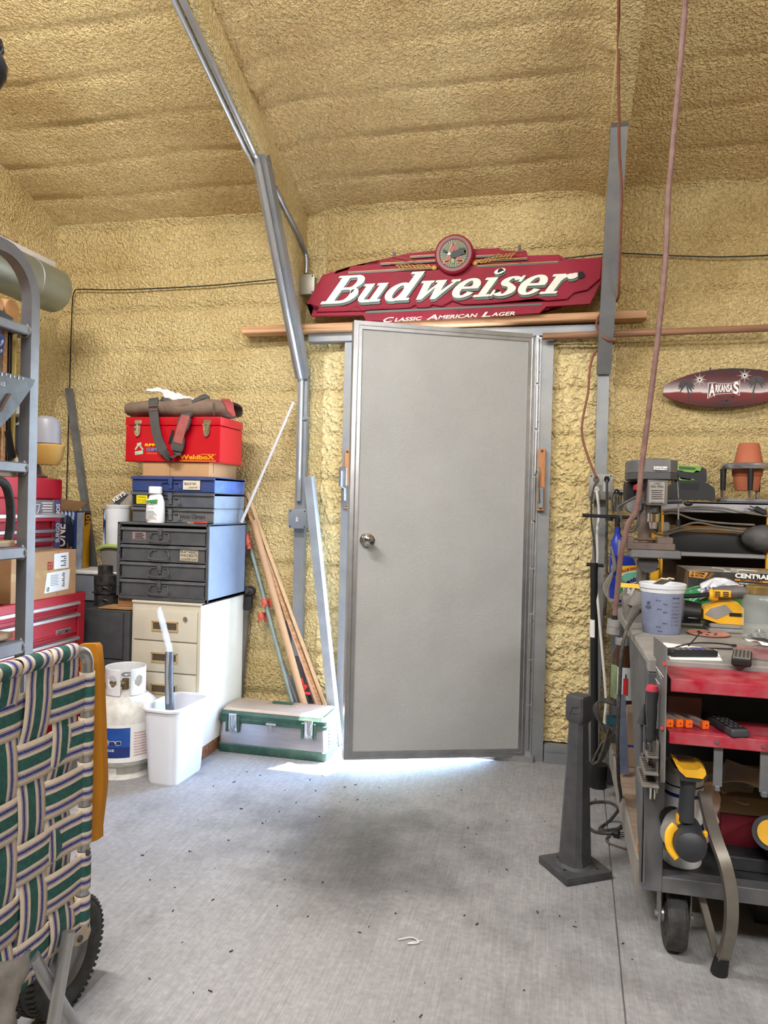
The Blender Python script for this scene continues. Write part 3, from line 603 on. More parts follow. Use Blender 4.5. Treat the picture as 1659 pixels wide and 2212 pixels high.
# drawer box for bins on the cabinet
def slide_box(x0, x1, yf, yb, z0, z1, m, ms, name, lab, group=None, handle=None, latch=True, extra=None):
    t = thing(name, lab, 'box', ((x0+x1)/2, (yf+yb)/2, z0), group)
    obj('box_body', B().bx(x0, x1-.004, yf+.004, yb, z0, z1-.012, .003), m, t); obj('side', B().bx(x1-.005, x1, yf+.006, yb, z0, z1-.004, .001), ms, t)
    obj('lid', B().prism([(x0-.003, yf-.006, z1-.016), (x0-.003, yf-.006, z1-.011), (x0-.003, yf+.012, z1), (x0-.003, yb, z1), (x0-.003, yb, z1-.012)], (x1-x0+.003, 0, 0)), m, t)
    cx = handle if handle is not None else (x0+x1)/2; zz = (z0+z1)/2-.006
    obj('handle', B().tube([(cx-.042, yf-.002, zz+.012), (cx-.05, yf-.016, zz+.006), (cx-.05, yf-.02, zz-.022), (cx+.05, yf-.02, zz-.022), (cx+.05, yf-.016, zz+.006), (cx+.042, yf-.002, zz+.012)], .003, 8, 3), m, t)
    obj('handle_clips', B().bx(cx-.046, cx-.018, yf-.006, yf+.002, zz+.01, zz+.017, .002).bx(cx+.018, cx+.046, yf-.006, yf+.002, zz+.01, zz+.017, .002), m, t)
    if latch: obj('latch', B().bx(cx-.011, cx+.011, yf-.014, yf+.002, zz+.005, z1-.004, .004, 2).bx(cx-.008, cx+.008, yf-.012, yf+.002, zz-.02, zz+.01, .003), m, t)
    return t
X0, X1, YF, YB = PY(252, 1210, 3.16).x, PY(451, 1210, 3.16).x, 3.16, 3.58
Z0, Z1 = .744, PY(350, 1130, 3.16).z
td_ = thing('drawer_cabinet', 'dark grey four drawer metal parts cabinet with blue daylight painted on its side on the cream cabinet', 'cabinet', ((X0+X1)/2, 3.37, Z0))
obj('shell', B().bx(X0, X0+.014, YF, YB, Z0, Z1, .002).bx(X0, X1, YF, YB, Z1-.012, Z1, .003).bx(X0, X1, YF, YB, Z0, Z0+.016, .002).bx(X1-.016, X1-.003, YF, YB, Z0, Z1, .002).bx(X0, X1, YB-.008, YB, Z0, Z1), DKG, td_)
obj('side_panel', B().bx(X1-.004, X1, YF+.003, YB, Z0+.001, Z1-.001, .001), DKG_LIT, td_)
n = 4; dh = (Z1-Z0-.036)/n
for i in range(n):
    zb = Z0+.02+i*dh; zt = zb+dh-.008; x0, x1 = X0+.022, X1-.024
    d = obj('drawer', B().bx(x0, x1, YF+.008, YB-.03, zb, zt-.008, .002).prism([(x0-.006, YF+.0, zt-.013), (x0-.006, YF+.008, zt), (x0-.006, YF+.03, zt), (x0-.006, YF+.03, zt-.013)], (x1-x0+.012, 0, 0)).bx(x0-.005, x1+.005, YF+.004, YF+.014, zb-.002, zb+.004), DKG, td_)
    cx = (x0+x1)/2-.012; zz = zb+dh*.42; yf = YF+.008
    obj('handle', B().tube([(cx-.034, yf-.002, zz+.016), (cx-.046, yf-.014, zz+.012), (cx-.048, yf-.018, zz-.022), (cx+.048, yf-.018, zz-.022), (cx+.046, yf-.014, zz+.012), (cx+.034, yf-.002, zz+.016)], .003, 8, 3), DKG, d)
    obj('handle_clips', B().bx(cx-.045, cx-.017, yf-.005, yf+.002, zz+.012, zz+.019, .002).bx(cx+.017, cx+.045, yf-.005, yf+.002, zz+.012, zz+.019, .002), DKG, d)
    if i != 2: obj('latch', B().bx(cx-.011, cx+.011, yf-.013, yf+.002, zz+.004, zt-.002, .004, 2).bx(cx-.008, cx+.008, yf-.01, yf+.002, zz-.012, zz+.006, .003), DKG, d)
    cl = B()
    for xx in (x0-.008, x1+.008): cl.bx(xx-.006, xx+.006, YF+.002, YF+.012, zb+.02, zb+.05, .002).bx(xx-.004, xx+.004, YF, YF+.01, zb+.03, zb+.04, .002)
    obj('side_clips', cl, BLACK, d)
    if i == 3:
        q = decal([(x0+.055, yf-.0005, zb+.018), (x0+.125, yf-.0005, zb+.018), (x0+.125, yf-.0005, zb+.053), (x0+.055, yf-.0005, zb+.053)], mat('pinkish_label', '8d7878', .6, 0, .1, 30), td_, 'label')
        for k in range(4): decal([(x0+.07, yf-.0016, zb+.022+k*.0075), (x0+.118-.008*(k % 2), yf-.0016, zb+.022+k*.0075), (x0+.118-.008*(k % 2), yf-.0016, zb+.0255+k*.0075), (x0+.07, yf-.0016, zb+.0255+k*.0075)], INK, q, 'print_line')
    if i == 2:
        lx = x0+.307; decal([(lx-.002, yf-.0005, zb+.008), (lx+.09, yf-.0005, zb+.006), (lx+.091, yf-.0005, zb+.060), (lx-.001, yf-.0005, zb+.061)], mat('old_paper', 'b5aa94', .7, 0, .12, 30), td_, 'label')
        for s_, zz_, h_ in (('FLAT HEAD', .044, .011), ('SHELF BOLTS', .028, .011), ('COUNTER SUNK', .010, .010)): text(s_, (lx+.004, yf-.002, zb+zz_), (.082, 0, 0), (.0, 0, h_), INK, td_)
# three slide boxes on top
YS, YSB = 3.235, 3.58
def row(v0, v1): return PY(400, v0, YS).z, PY(400, v1, YS).z
bx0, bx1 = PY(284, 1080, YS).x, PY(463, 1080, YS).x
zA = Z1; zs = [zA+.0745, zA+.149, zA+.224]
gA = mat('grey_box_paint', '5d5f63', .5, .1, .12, 8, dust=.2); gA_lit = mat('grey_side_daylit', '8594a8', .5, .1, .1, 8)  # side colour has the blue door daylight painted in
gB = mat('slate_box_paint', '4a515c', .5, .1, .12, 8, dust=.18); gB_lit = mat('slate_side_daylit', '8191a6', .5, .1, .12, 8)  # slate side lightened by the same painted daylight
gC = mat('blue_box_paint', '2c4179', .5, .1, .15, 8, dust=.15, dc='5a5348'); gC_lit = mat('blue_side_daylit', '4a6cc0', .5, .05, .15, 12, dust=.25, dc='9aa8c8')  # brighter side blue is daylight put into the colour
hx_ = (bx0+bx1)/2-.006
t1 = slide_box(bx0+.004, bx1-.002, YS, YSB, zA, zs[0], gA, gA_lit, 'small_parts_box', 'grey metal slide box lettered Hose Clamps, lowest of the stack', 'metal slide boxes on the parts cabinet', hx_)
t2 = slide_box(bx0, bx1, YS-.003, YSB, zs[0], zs[1], gB, gB_lit, 'small_parts_box', 'slate grey metal slide box with yellow sticker in the middle of the stack', 'metal slide boxes on the parts cabinet', hx_)
t3 = slide_box(bx0, bx1, YS-.002, YSB, zs[1], zs[2], gC, gC_lit, 'small_parts_box', 'blue metal slide box with white label, topmost of the slide boxes', 'metal slide boxes on the parts cabinet', hx_)
text('Hose Clamps', (bx0+.262, YS-.001, zA+.018), (.128, 0, .002), (.004, 0, .026), INK, t1, bold=-.005)
yb_ = YS-.004
decal([(bx0+.03, yb_, zs[0]+.014), (bx0+.088, yb_, zs[0]+.014), (bx0+.088, yb_, zs[0]+.056), (bx0+.03, yb_, zs[0]+.056)], mat('sticker_yellow', 'e8d31a', .5, 0, .03), t2, 'sticker'); decal([(bx0+.012, yb_, zs[0]+.014), (bx0+.029, yb_, zs[0]+.014), (bx0+.029, yb_, zs[0]+.056), (bx0+.012, yb_, zs[0]+.056)], BLACK, t2, 'sticker')
for k, (s_, z_) in enumerate((('WARNING', .042), ('hot surf', .030), ('Heavy Box', .018))): text(s_, (bx0+.036, yb_-.002, zs[0]+z_), (.044, 0, 0), (0, 0, .008), INK, t2)
lx = bx0+.276; q = decal([(lx, yb_, zs[1]+.012), (lx+.088, yb_, zs[1]+.012), (lx+.088, yb_, zs[1]+.056), (lx, yb_, zs[1]+.056)], mat('aged_label', 'cfc6b2', .6, 0, .12, 40), t3, 'label')
text('Bolts & Nuts', (lx+.008, yb_-.002, zs[1]+.034), (.06, 0, .002), (0, 0, .013), INK, q); text('assorted', (lx+.03, yb_-.002, zs[1]+.018), (.045, 0, .002), (0, 0, .01), INK, q)
# white bottle and box cutter
c = PY(336, 1130, 3.187); bz = Z1
tb_ = thing('bottle', 'white plastic bottle with printed label in front of the slide boxes', 'bottle', (c.x, 3.187, bz))
obj('body', B().lathe([(0, 0), (.042, 0), (.045, .006), (.044, .07), (.042, .10), (.032, .128), (.024, .136), (.024, .140), (0, .14)], (c.x, 3.187, bz), 28, None, 1.02, .68), WHITE, tb_)
obj('cap', B().lathe([(0, .172), (.030, .172), (.031, .169), (.031, .140), (.028, .138), (0, .138)], (c.x-.004, 3.187, bz), 36), WHITE, tb_)
lb = B(); lb.grid(lambda i, j: V((c.x-.037+.068*i, 3.187-.031*math.sqrt(max(.05, 1-((i-.46)*1.55)**2))-.0008, bz+.014+.098*j)), 8, 1); lab_ = obj('label', lb, mat('pale_label', 'eef0f0', .45, 0, .02), tb_)
decal([(c.x-.036, 3.1525, bz+.104), (c.x+.03, 3.1530, bz+.112), (c.x+.022, 3.1530, bz+.092), (c.x+.0, 3.1525, bz+.102), (c.x-.036, 3.1525, bz+.098)], mat('leaf_green', '3f8a4a', .4), lab_, 'green_wave')
text('QuickBayt', (c.x-.036, 3.1530, bz+.082), (.05, 0, 0), (0, 0, .012), INK, lab_, bold=.01); text('insect bait', (c.x-.036, 3.1525, bz+.068), (.048, 0, 0), (0, 0, .006), INK, lab_)
for k in range(6): decal([(c.x-.034, 3.1525, bz+.02+k*.007), (c.x+.024-.008*(k % 3), 3.1525, bz+.02+k*.007), (c.x+.024-.008*(k % 3), 3.1525, bz+.0225+k*.007), (c.x-.034, 3.1525, bz+.0225+k*.007)], mat('grey_print', '9a9c9e', .6), lab_, 'print_line')
p0, p1 = PY(420, 1127, 3.19), PY(455, 1127, 3.19); kz = bz+.007
tk = thing('box_cutter', 'small red and black knife lying in front of the Hose Clamps box', 'knife', (p0.x, 3.19, bz))
obj('grip', B().tube([(p0.x, 3.19, kz), (p0.x+.02, 3.188, kz), (p1.x-.014, 3.19, kz)], [.005, .0065, .006], 8, 2), mat('red_grip', 'a82c2c', .4), tk); obj('tail', B().tube([(p1.x-.014, 3.19, kz), (p1.x+.012, 3.192, kz-.001)], [.007, .005], 8), BLACK, tk); obj('blade', B().box((p0.x-.018, 3.19, kz-.002), (.036, .002, .007)), CHROME, tk)
# cardboard box, red tool box, tool bag, rag
zB = zs[2]; YC = 3.26
x0, x1 = PY(308, 1012, YC).x, PY(452, 1012, YC).x
zC = PY(400, 998, 3.245).z
tc_ = thing('cardboard_box', 'plain flat cardboard box between the blue slide box and red tool box', 'box', ((x0+x1)/2, 3.4, zB))
obj('carton', B().bx(x0, x1, YC, 3.57, zB, zC, .002), CARD, tc_); obj('tape', B().bx(x0+(x1-x0)*.41, x0+(x1-x0)*.43, YC-.0008, YC, zB+.002, zC-.002), mat('crease', '9a7650', .7), tc_)
obj('flap', B().bx(x1, x1+.0015, YC+.04, YC+.043, zB+.02, zC), mat('crease', '9a7650'), tc_)
YW = 3.245; wx0, wx1 = PY(270, 950, YW).x, PY(476, 950, YW).x; zD = PY(370, 900, YW).z; yw2 = 3.50
REDB = mat('gloss_red_box', 'b00a1c', .3, 0, .06, 4, .03, 120)
tw = thing('tool_box', 'glossy red steel tool box with two bright latches near the top of the stack', 'tool box', ((wx0+wx1)/2, 3.37, zC))
zl = zC+(zD-zC)*.80
obj('base', B().bx(wx0+.002, wx1-.002, YW+.002, yw2, zC, zl, .003), REDB, tw); obj('lid', B().bx(wx0, wx1, YW, yw2+.002, zl+.002, zD, .006, 2), REDB, tw)
def wx(u): return PY(u, 950, YW).x
def latch(x):
    l = obj('latch', B().bx(x-.019, x+.019, YW-.006, YW, zl-.005, zl+.028, .003).bx(x-.017, x+.017, YW-.010, YW, zl-.024, zl+.012, .004, 2).prism([(x-.016, YW-.009, zl-.024), (x+.016, YW-.009, zl-.024), (x+.014, YW-.009, zl-.04), (x+.006, YW-.009, zl-.052), (x-.006, YW-.009, zl-.052), (x-.014, YW-.009, zl-.04)], (0, .008, 0)).cyl((x-.02, YW-.007, zl+.004), (x+.02, YW-.007, zl+.004), .006, n=8).bx(x-.005, x+.005, YW-.013, YW-.006, zl-.04, zl+.01, .002), CHROME, tw)
latch(wx(298)); latch(wx(447))
OR = mat('orange_ink', 'e39a1e', .4, 0, .08, 20); YI = mat('yellow_ink', 'e8dc1c', .4, 0, .05); BI = mat('blue_ink', '3f8fd0', .4, 0, .08); GI = mat('pale_green_ink', '9fc0a0', .4, 0, .15, 30)
def wz(v): return PY(370, v, YW).z
def wt(s_, u0, v0, u1, v1, m, bold=.03, sh=0): text(s_, (wx(u0), YW+.0012, wz(v0)), (wx(u1)-wx(u0), 0, 0), (0, 0, wz(v1)-wz(v0)), m, tw, bold=bold, shear=sh, th=.0018)
wt('WeldboX', 389, 992, 464, 982, OR, .035)
for v in (994.5,): decal([(wx(389), YW+.0012, wz(996)), (wx(467), YW+.0012, wz(996)), (wx(467), YW+.0012, wz(994.3)), (wx(389), YW+.0012, wz(994.3))], OR, tw, 'underline')
decal([(wx(435), YW+.0012, wz(981.5)), (wx(467), YW+.0012, wz(981.5)), (wx(467), YW+.0012, wz(980.4)), (wx(435), YW+.0012, wz(980.4))], OR, tw, 'underline')
wt('SUMNER', 313, 964, 349, 958.5, YI, .03, .1); wt('CLAMP', 317, 975, 342, 967.5, BI, .03); wt('champ', 317, 982, 341, 977.5, OR, .0, .4)
lg = B()
for (u0, v0), (u1, v1), r in (((292, 972), (300, 960), .004), ((300, 960), (309, 972), .004), ((292, 980), (309, 977), .009), ((296, 961), (305, 958), .006)): lg.tube([(wx(u0), YW+.001, wz(v0)), (wx(u1), YW+.001, wz(v1))], r, 8, flat=(1, .15))
obj('clamp_emblem', lg, GI, tw, sharp=0)
decal([(wx(363), YW+.0012, wz(958)), (wx(370), YW+.0012, wz(960)), (wx(377), YW+.0012, wz(930)), (wx(371), YW+.0012, wz(928))], BLACK, tw, 'sticker')
# soft tool bag
BAG = mat('brown_bag_cloth', '6e5d50', .9, 0, .25, 9, .2, 60, dust=.35, dc='8c7263'); BAGD = mat('bag_webbing', '4a4744', .9, 0, .12, 30, .2, 300); BAGR = mat('bag_red_trim', '9a3f3c', .85, 0, .2, 20)
g0, g1 = PY(273, 888, 3.30), PY(497, 885, 3.30); zt_ = zD+.001
tg = thing('tool_bag', 'dusty brown soft tool bag with shoulder strap lying on the red tool box', 'bag', ((g0.x+g1.x)/2, 3.37, zD))
def bagf(i, j):
    x = g0.x+(g1.x-g0.x)*i; a = 2*PI*j; e_ = math.sin(PI*min(1, max(0, .03+i*.94)))**.14; ry, rz = .118*e_, (.050-.005*math.sin(i*7))*e_
    cs, sn = math.cos(a), math.sin(a); k_ = (abs(cs)**2.6+abs(sn)**2.6)**(-1/2.6)
    return V((x, 3.365+ry*cs*k_, zt_+.047*1.0+max(-.0465, rz*sn*k_)+.007*noise.noise(V((x*9, cs*2, sn*2)))*(1 if sn > -.3 else 0)))
bb = B(); bb.grid(bagf, 26, 20); bmesh.ops.remove_doubles(bb.bm, verts=bb.bm.verts[:], dist=.0008); obj('bag_body', bb, BAG, tg, sharp=60)
ob = obj('end_flap', B().strip([PY(486, 862, 3.30), PY(494, 872, 3.275), PY(498, 885, 3.262), PY(505, 899, 3.25)], [.02, .024, .018, .01], .004, (.6, .8, .1)), BAGR, tg)
obj('seam', B().tube([PY(462, 868, 3.252), PY(460, 885, 3.243), PY(463, 898, 3.245)], .0025, 6, 3), BAGD, tg)
obj('handle_loop', B().strip(smooth([PY(345, 869, 3.27), PY(352, 860, 3.272), PY(365, 868, 3.262), PY(385, 873, 3.255), PY(410, 870, 3.258), PY(430, 861, 3.27), PY(442, 856, 3.29), PY(450, 860, 3.31), PY(452, 866, 3.33)], 4), .012, .003, (0, .55, .85)), BAGD, tg)
sY = 3.222
strp = smooth([PY(332, 860, 3.295), PY(331, 868, 3.25), PY(331, 885, 3.236), PY(333, 900, 3.229), PY(336, 925, sY), PY(344, 955, sY), PY(356, 978, sY-.006), PY(368, 989, sY-.01), PY(378, 984, sY-.006), PY(384, 974, sY), PY(389, 958, sY)], 4)
obj('shoulder_strap', B().strip(strp, .0235, .003, [V((1, 0, 0)) if i < 24 else V((.8, -.45, .25)) if i < 34 else V((1, 0, .15)) for i in range(len(strp))]), BAGD, tg)
pad = [PY(382, 974, sY-.006), PY(385, 957, sY-.008), PY(392, 930, sY-.009), PY(400, 905, sY-.006), PY(403, 898, sY-.001), PY(404, 893, sY+.004)]
pd = obj('strap_pad', B().strip(smooth(pad, 3), [.024, .031, .032, .031, .030, .02]*3+[.016]*20, .010, (1, 0, .25)), BAGD, tg); obj('pad_face', B().strip(smooth([q+V((0, -.006, 0)) for q in pad[1:-1]], 3), .0235, .003, (1, 0, .25)), mat('pad_red', '9c5350', .85, 0, .15, 30), pd)
bq = PY(331, 882, 3.232); obj('strap_buckle', B().tube([bq+V((sx*.024, 0, sz*.012)) for sx, sz in ((-1, -1), (1, -.7), (1, 1), (-1, .7))], .0028, 8, closed=True), CHROME, tg)
rag = B(); r0 = [(315, 842), (340, 838), (362, 842), (385, 850), (408, 858), (420, 862)]
def ragf(i, j):
    k = i*5; a = int(min(4, k)); f = k-a; u = r0[a][0]+(r0[a+1][0]-r0[a][0])*f; v = r0[a][1]+(r0[a+1][1]-r0[a][1])*f
    wd = math.sin(PI*min(1, .08+i*.9))*1.0; p = PY(u+6*j*wd, v+(20 if .25 < i < .8 else 10)*j*wd, 3.32-.05*j)
    return p+V((.0, .0, .011*noise.noise(V((i*9, j*6, 3)))+.004*noise.noise(V((i*25, j*14, 8)))))
rag.grid(ragf, 24, 9); tag(obj('rag', rag, mat('white_rag', 'cfcdcd', .85, 0, .05, 12), sharp=25, solid=.003), 'crumpled white rag on top of the brown tool bag', 'rag')
# propane cylinder
pc = V((-1.866, 2.984, 0)); PR = .152
tp = thing('propane_cylinder', 'white propane cylinder with blue and white label behind the white bin', 'gas cylinder', pc)
TANK = mat('tank_paint', 'd9d7d0', .4, 0, .08, 18, .03, 60, dust=.3, dc='8c8880')
obj('tank', B().lathe([(0, .365), (.05, .362), (.10, .345), (.135, .315), (.150, .275), (PR, .235), (PR, .105), (.146, .075), (.125, .05), (.09, .04), (0, .038)], pc, 48), TANK, tp)
ft = B()
for i in range(40):
    if i % 10 in (0, 1): continue
    a0, a1 = 2*PI*i/40, 2*PI*(i+1)/40
    for rr in ((.115, .122),): ft.prism([pc+V((rr[0]*math.cos(a0), rr[0]*math.sin(a0), 0)), pc+V((rr[1]*math.cos(a0), rr[1]*math.sin(a0), 0)), pc+V((rr[1]*math.cos(a1), rr[1]*math.sin(a1), 0)), pc+V((rr[0]*math.cos(a1), rr[0]*math.sin(a1), 0))], (0, 0, .052))
ft.lathe([(.115, .048), (.122, .048), (.122, .02), (.130, .0), (.115, 0), (.115, .048)], pc, 40); obj('foot_ring', ft, TANK, tp)
def collar(a0, a1, nm):
    b = B(); n = 84; R_ = .086; hole = (a0+a1)/2
    def P(a, z, r): a = math.radians(a); return pc+V((r*math.cos(a), r*math.sin(a), z))
    nz = 22
    for i in range(n):
        for j in range(nz):
            am, zm = a0+(a1-a0)*(i+.5)/n, (j+.5)/nz
            if any(abs((am-h_)/13)**2.5+abs((zm-.52)/.19)**2.5 < 1 for h_ in (a0+26, a1-26)): continue
            q = [(a0+(a1-a0)*(i+e)/n, .352+.118*(j+f)/nz) for e, f in ((0, 0), (1, 0), (1, 1), (0, 1))]
            b.face([P(a, z, R_) for a, z in q])
    bmesh.ops.remove_doubles(b.bm, verts=b.bm.verts[:], dist=.0004)
    return obj(nm, b, mat('collar_paint', 'dfe1e2', .4, 0, .05, 10, dust=.12), tp, sharp=60, solid=.004)
collar(-44, 288, 'collar')
obj('valve', B().cyl(pc+V((0, 0, .36)), pc+V((0, 0, .412)), .015, n=12).cyl(pc+V((0, 0, .392)), pc+V((-.05, -.05, .386)), .014, n=14).cyl(pc+V((-.04, -.04, .387)), pc+V((-.062, -.062, .385)), .019, n=14), mat('brass_dull', '8a7558', .45, .7, .2, 20), tp)
obj('hand_wheel', B().lathe([(0, .012), (.02, .012), (.024, .006), (.02, 0), (0, 0)], pc+V((.005, 0, .425)), 12), ALUP, tp)
def wrap(a0, a1, z0, z1, m, nm, r=PR+.0012, par=None): 
    b = B(); b.grid(lambda i, j: pc+V((r*math.cos(math.radians(a0+(a1-a0)*i)), r*math.sin(math.radians(a0+(a1-a0)*i)), z0+(z1-z0)*j)), 16, 1); return obj(nm, b, m, par or tp, sharp=80)
lw_ = wrap(-165, 15, .082, .245, mat('label_white', 'e3e2de', .5, 0, .04, 9), 'label'); wrap(-155, -49, .104, .232, mat('label_blue', '1f4fa0', .4, 0, .25, 5), 'blue_field', PR+.002, lw_); wrap(-155, -49, .104, .150, mat('label_navy', '1c2f72', .4, 0, .1, 6), 'navy_field', PR+.0024, lw_)
for k in range(9): wrap(-43, -12, .108+k*.012, .113+k*.012, mat('pink_print', 'c9a6a4', .6, 0, .2, 60), 'print_line', PR+.002, lw_)
def wtext(s_, a0, a1, z0, z1, m, bold=.02, r=PR+.0036):
    o = text(s_, (0, 0, 0), (1, 0, 0), (0, 1, 0), m, lw_, bold=bold, th=0)
    for v in o.data.vertices:
        c_ = v.co+ORG[lw_]; a = math.radians(a0+(a1-a0)*c_.x); p = pc+V((r*math.cos(a), r*math.sin(a), z0+(z1-z0)*c_.y)); v.co = p-ORG[lw_]
RI = mat('label_red', 'c02a2c', .4)
for s_, a0, a1, m1 in (('G', -103, -83, RI), ('as', -81, -63, mat('label_navy2', '15245c', .4))):
    wtext(s_, a0-.6, a1+.6, .158, .178 if s_ == 'as' else .184, WHITE, .09, PR+.0032); wtext(s_, a0, a1, .160, .176 if s_ == 'as' else .182, m1, .03, PR+.0040)
wtext('EXCHANGE', -122, -73, .132, .142, WHITE, .01)
# white waste bin with a rolled length in plastic
def rrect(x0, x1, y0, y1, r, z, n=6):
    out = []
    for cx, cy, a in ((x1-r, y1-r, 0), (x0+r, y1-r, 90), (x0+r, y0+r, 180), (x1-r, y0+r, 270)):
        for k in range(n+1): t_ = math.radians(a+90*k/n); out.append(V((cx+r*math.cos(t_), cy+r*math.sin(t_), z)))
    return out
def loft(b, rings, close0=True, close1=False):
    vs = [[b.bm.verts.new(p) for p in r] for r in rings]
    for a, c in zip(vs, vs[1:]):
        for i in range(len(a)): j_ = (i+1) % len(a); b.bm.faces.new((a[i], a[j_], c[j_], c[i]))
    if close0: b.bm.faces.new(vs[0][::-1])
    if close1: b.bm.faces.new(vs[-1])
    if b.M is not None: bmesh.ops.transform(b.bm, matrix=b.M, verts=[v for r in vs for v in r])
    return b
bc = V((-1.612, 2.985, 0)); BR = T(bc) @ rot(0, 0, -3)
tn = thing('waste_bin', 'white plastic waste bin standing in front of the propane cylinder', 'bin', bc)
BINM = mat('bin_white', 'e6e8ee', .45, 0, .04, 3, dust=.10, dc='c2bcae')
b = loft(B(BR), [rrect(-.068, .068, -.115, .115, .03, 0), rrect(-.071, .071, -.12, .12, .032, .01), rrect(-.086, .086, -.143, .143, .042, .322), rrect(-.083, .083, -.140, .140, .042, .322), rrect(-.067, .067, -.115, .115, .03, .012)], True, True); obj('bin_body', b, BINM, tn)
b = loft(B(BR), [rrect(-.086, .086, -.143, .143, .042, .320), rrect(-.094, .094, -.151, .151, .05, .318), rrect(-.095, .095, -.152, .152, .05, .326), rrect(-.090, .090, -.147, .147, .046, .334), rrect(-.083, .083, -.140, .140, .042, .330), rrect(-.082, .082, -.139, .139, .042, .320)], False, False); obj('rim', b, BINM, tn)
tr_ = thing('plastic_sleeve', 'rolled dark item in a long clear plastic sleeve standing in the white bin', 'roll', V((-1.60, 2.98, .03)))
pth = [PY(368, 1560, 2.96), PY(366, 1520, 2.97), PY(365, 1450, 2.99), PY(366, 1408, 3.0)]
obj('roll', B().tube([V((pth[0].x, 2.96, .03))]+pth, .0185, 14, 2), mat('roll_dark', '5a6069', .5, .2, .25, 20, stretch=(6, 6, 1)), tr_)
FILM = mat('clear_film', 'dfe3ea', .18, 0, 0, 5, 0, 60, 0, .34, .8); 
sl = B(); spth = smooth([pth[1], pth[2], pth[3]+V((0, 0, .0)), PY(360, 1380, 3.0), PY(351, 1345, 3.0), PY(345, 1322, 3.0), PY(346, 1311, 3.0)], 4)
sl.tube(spth, [.022, .022, .022, .021, .0215, .022, .0225, .022, .023, .0225, .0235, .022, .022, .021, .021, .022, .0215, .021, .020, .020, .019, .016, .013, .010, .006], 10, flat=(.55, 1)); obj('film_sleeve', sl, FILM, tr_, sharp=30)
# green and silver tool chest on the floor
gx0, gx1, gy0, gy1 = -1.581, -1.028, 3.335, 3.565
tgc = thing('tool_chest', 'low aluminium tool chest with green lid and base on the floor by the door', 'tool box', ((gx0+gx1)/2, (gy0+gy1)/2, 0))
GRN = mat('dark_green_plastic', '26493f', .45, 0, .1, 9, dust=.18, dc='7a8a80'); SILV = mat('brushed_aluminium', 'b6b4ba', .34, .85, .1, 6, .05, 200, stretch=(1, 1, 8))
LIDM = mat('dusty_aluminium_lid', 'b9a89a', .5, .5, .1, 8, dust=.3, dc='b9a18e')
b = loft(B(), [rrect(gx0+.004, gx1-.004, gy0+.004, gy1-.004, .02, 0), rrect(gx0, gx1, gy0, gy1, .022, .008), rrect(gx0, gx1, gy0, gy1, .022, .04), rrect(gx0+.006, gx1-.006, gy0+.006, gy1-.006, .02, .046)], True, True); obj('base', b, GRN, tgc)
fe = B()
for i in range(13): x = gx0+.05+i*.039; fe.bx(x-.003, x+.003, gy0-.003, gy0+.004, .004, .018, .002)
obj('base_ribs', fe, GRN, tgc, kind='stuff')
obj('body', loft(B(), [rrect(gx0+.004, gx1-.004, gy0+.005, gy1-.005, .018, .042), rrect(gx0+.012, gx1-.012, gy0+.018, gy1-.01, .018, .150)], True, True), SILV, tgc)
obj('lid_frame', loft(B(), [rrect(gx0+.004, gx1-.004, gy0+.008, gy1-.004, .02, .146), rrect(gx0, gx1, gy0+.006, gy1, .022, .150), rrect(gx0, gx1, gy0+.006, gy1, .022, .163), rrect(gx0+.004, gx1-.004, gy0+.010, gy1-.002, .022, .166), rrect(gx0+.003, gx1-.003, gy0+.010, gy1-.002, .022, .185), rrect(gx0+.014, gx1-.014, gy0+.026, gy1-.01, .022, .203)], True, True), GRN, tgc)
obj('lid_panel', loft(B(), [rrect(gx0+.010, gx1-.03, gy0+.022, gy1-.012, .02, .200), rrect(gx0+.018, gx1-.018, gy0+.034, gy1-.016, .02, .211)], True, True), LIDM, tgc)
xm = (gx0+gx1)/2+.005; ym = gy1-.065
obj('handle_plate', B().bx(xm-.085, xm+.075, ym-.032, ym+.032, .2105, .2135, .001), mat('handle_plate_tan', 'a8927e', .5, .3, .1), tgc); obj('handle', B().bx(xm-.06, xm+.05, ym-.012, ym+.014, .213, .222, .005, 2), GRN, tgc)
for sx in (gx0+.078, gx1-.088):
    l = obj('latch', B().bx(sx-.022, sx+.022, gy0+.0, gy0+.012, .105, .19, .003), CHROME, tgc)
    obj('latch_guard', B().bx(sx-.036, sx-.024, gy0+.0, gy0+.018, .10, .176, .003).bx(sx+.024, sx+.036, gy0+.0, gy0+.018, .10, .176, .003), GRN, l); obj('latch_wire', B().tube([(sx-.012, gy0-.004, .18), (sx-.012, gy0-.006, .125), (sx, gy0-.007, .105), (sx+.012, gy0-.006, .125), (sx+.012, gy0-.004, .18)], .0022, 6), CHROME, l)
obj('padlock_eye', B().bx(xm-.03, xm+.02, gy0-.006, gy0+.012, .150, .160, .003).cyl((xm-.004, gy0-.002, .112), (xm-.004, gy0-.002, .15), .003, n=8), ALUP, tgc)
rb = B()
for i in range(6): rb.bx(gx1-.002, gx1+.004, gy0+.05, gy1-.04, .052+i*.016, .058+i*.016, .002)
obj('end_ribs', rb, GRN, tgc, kind='stuff')
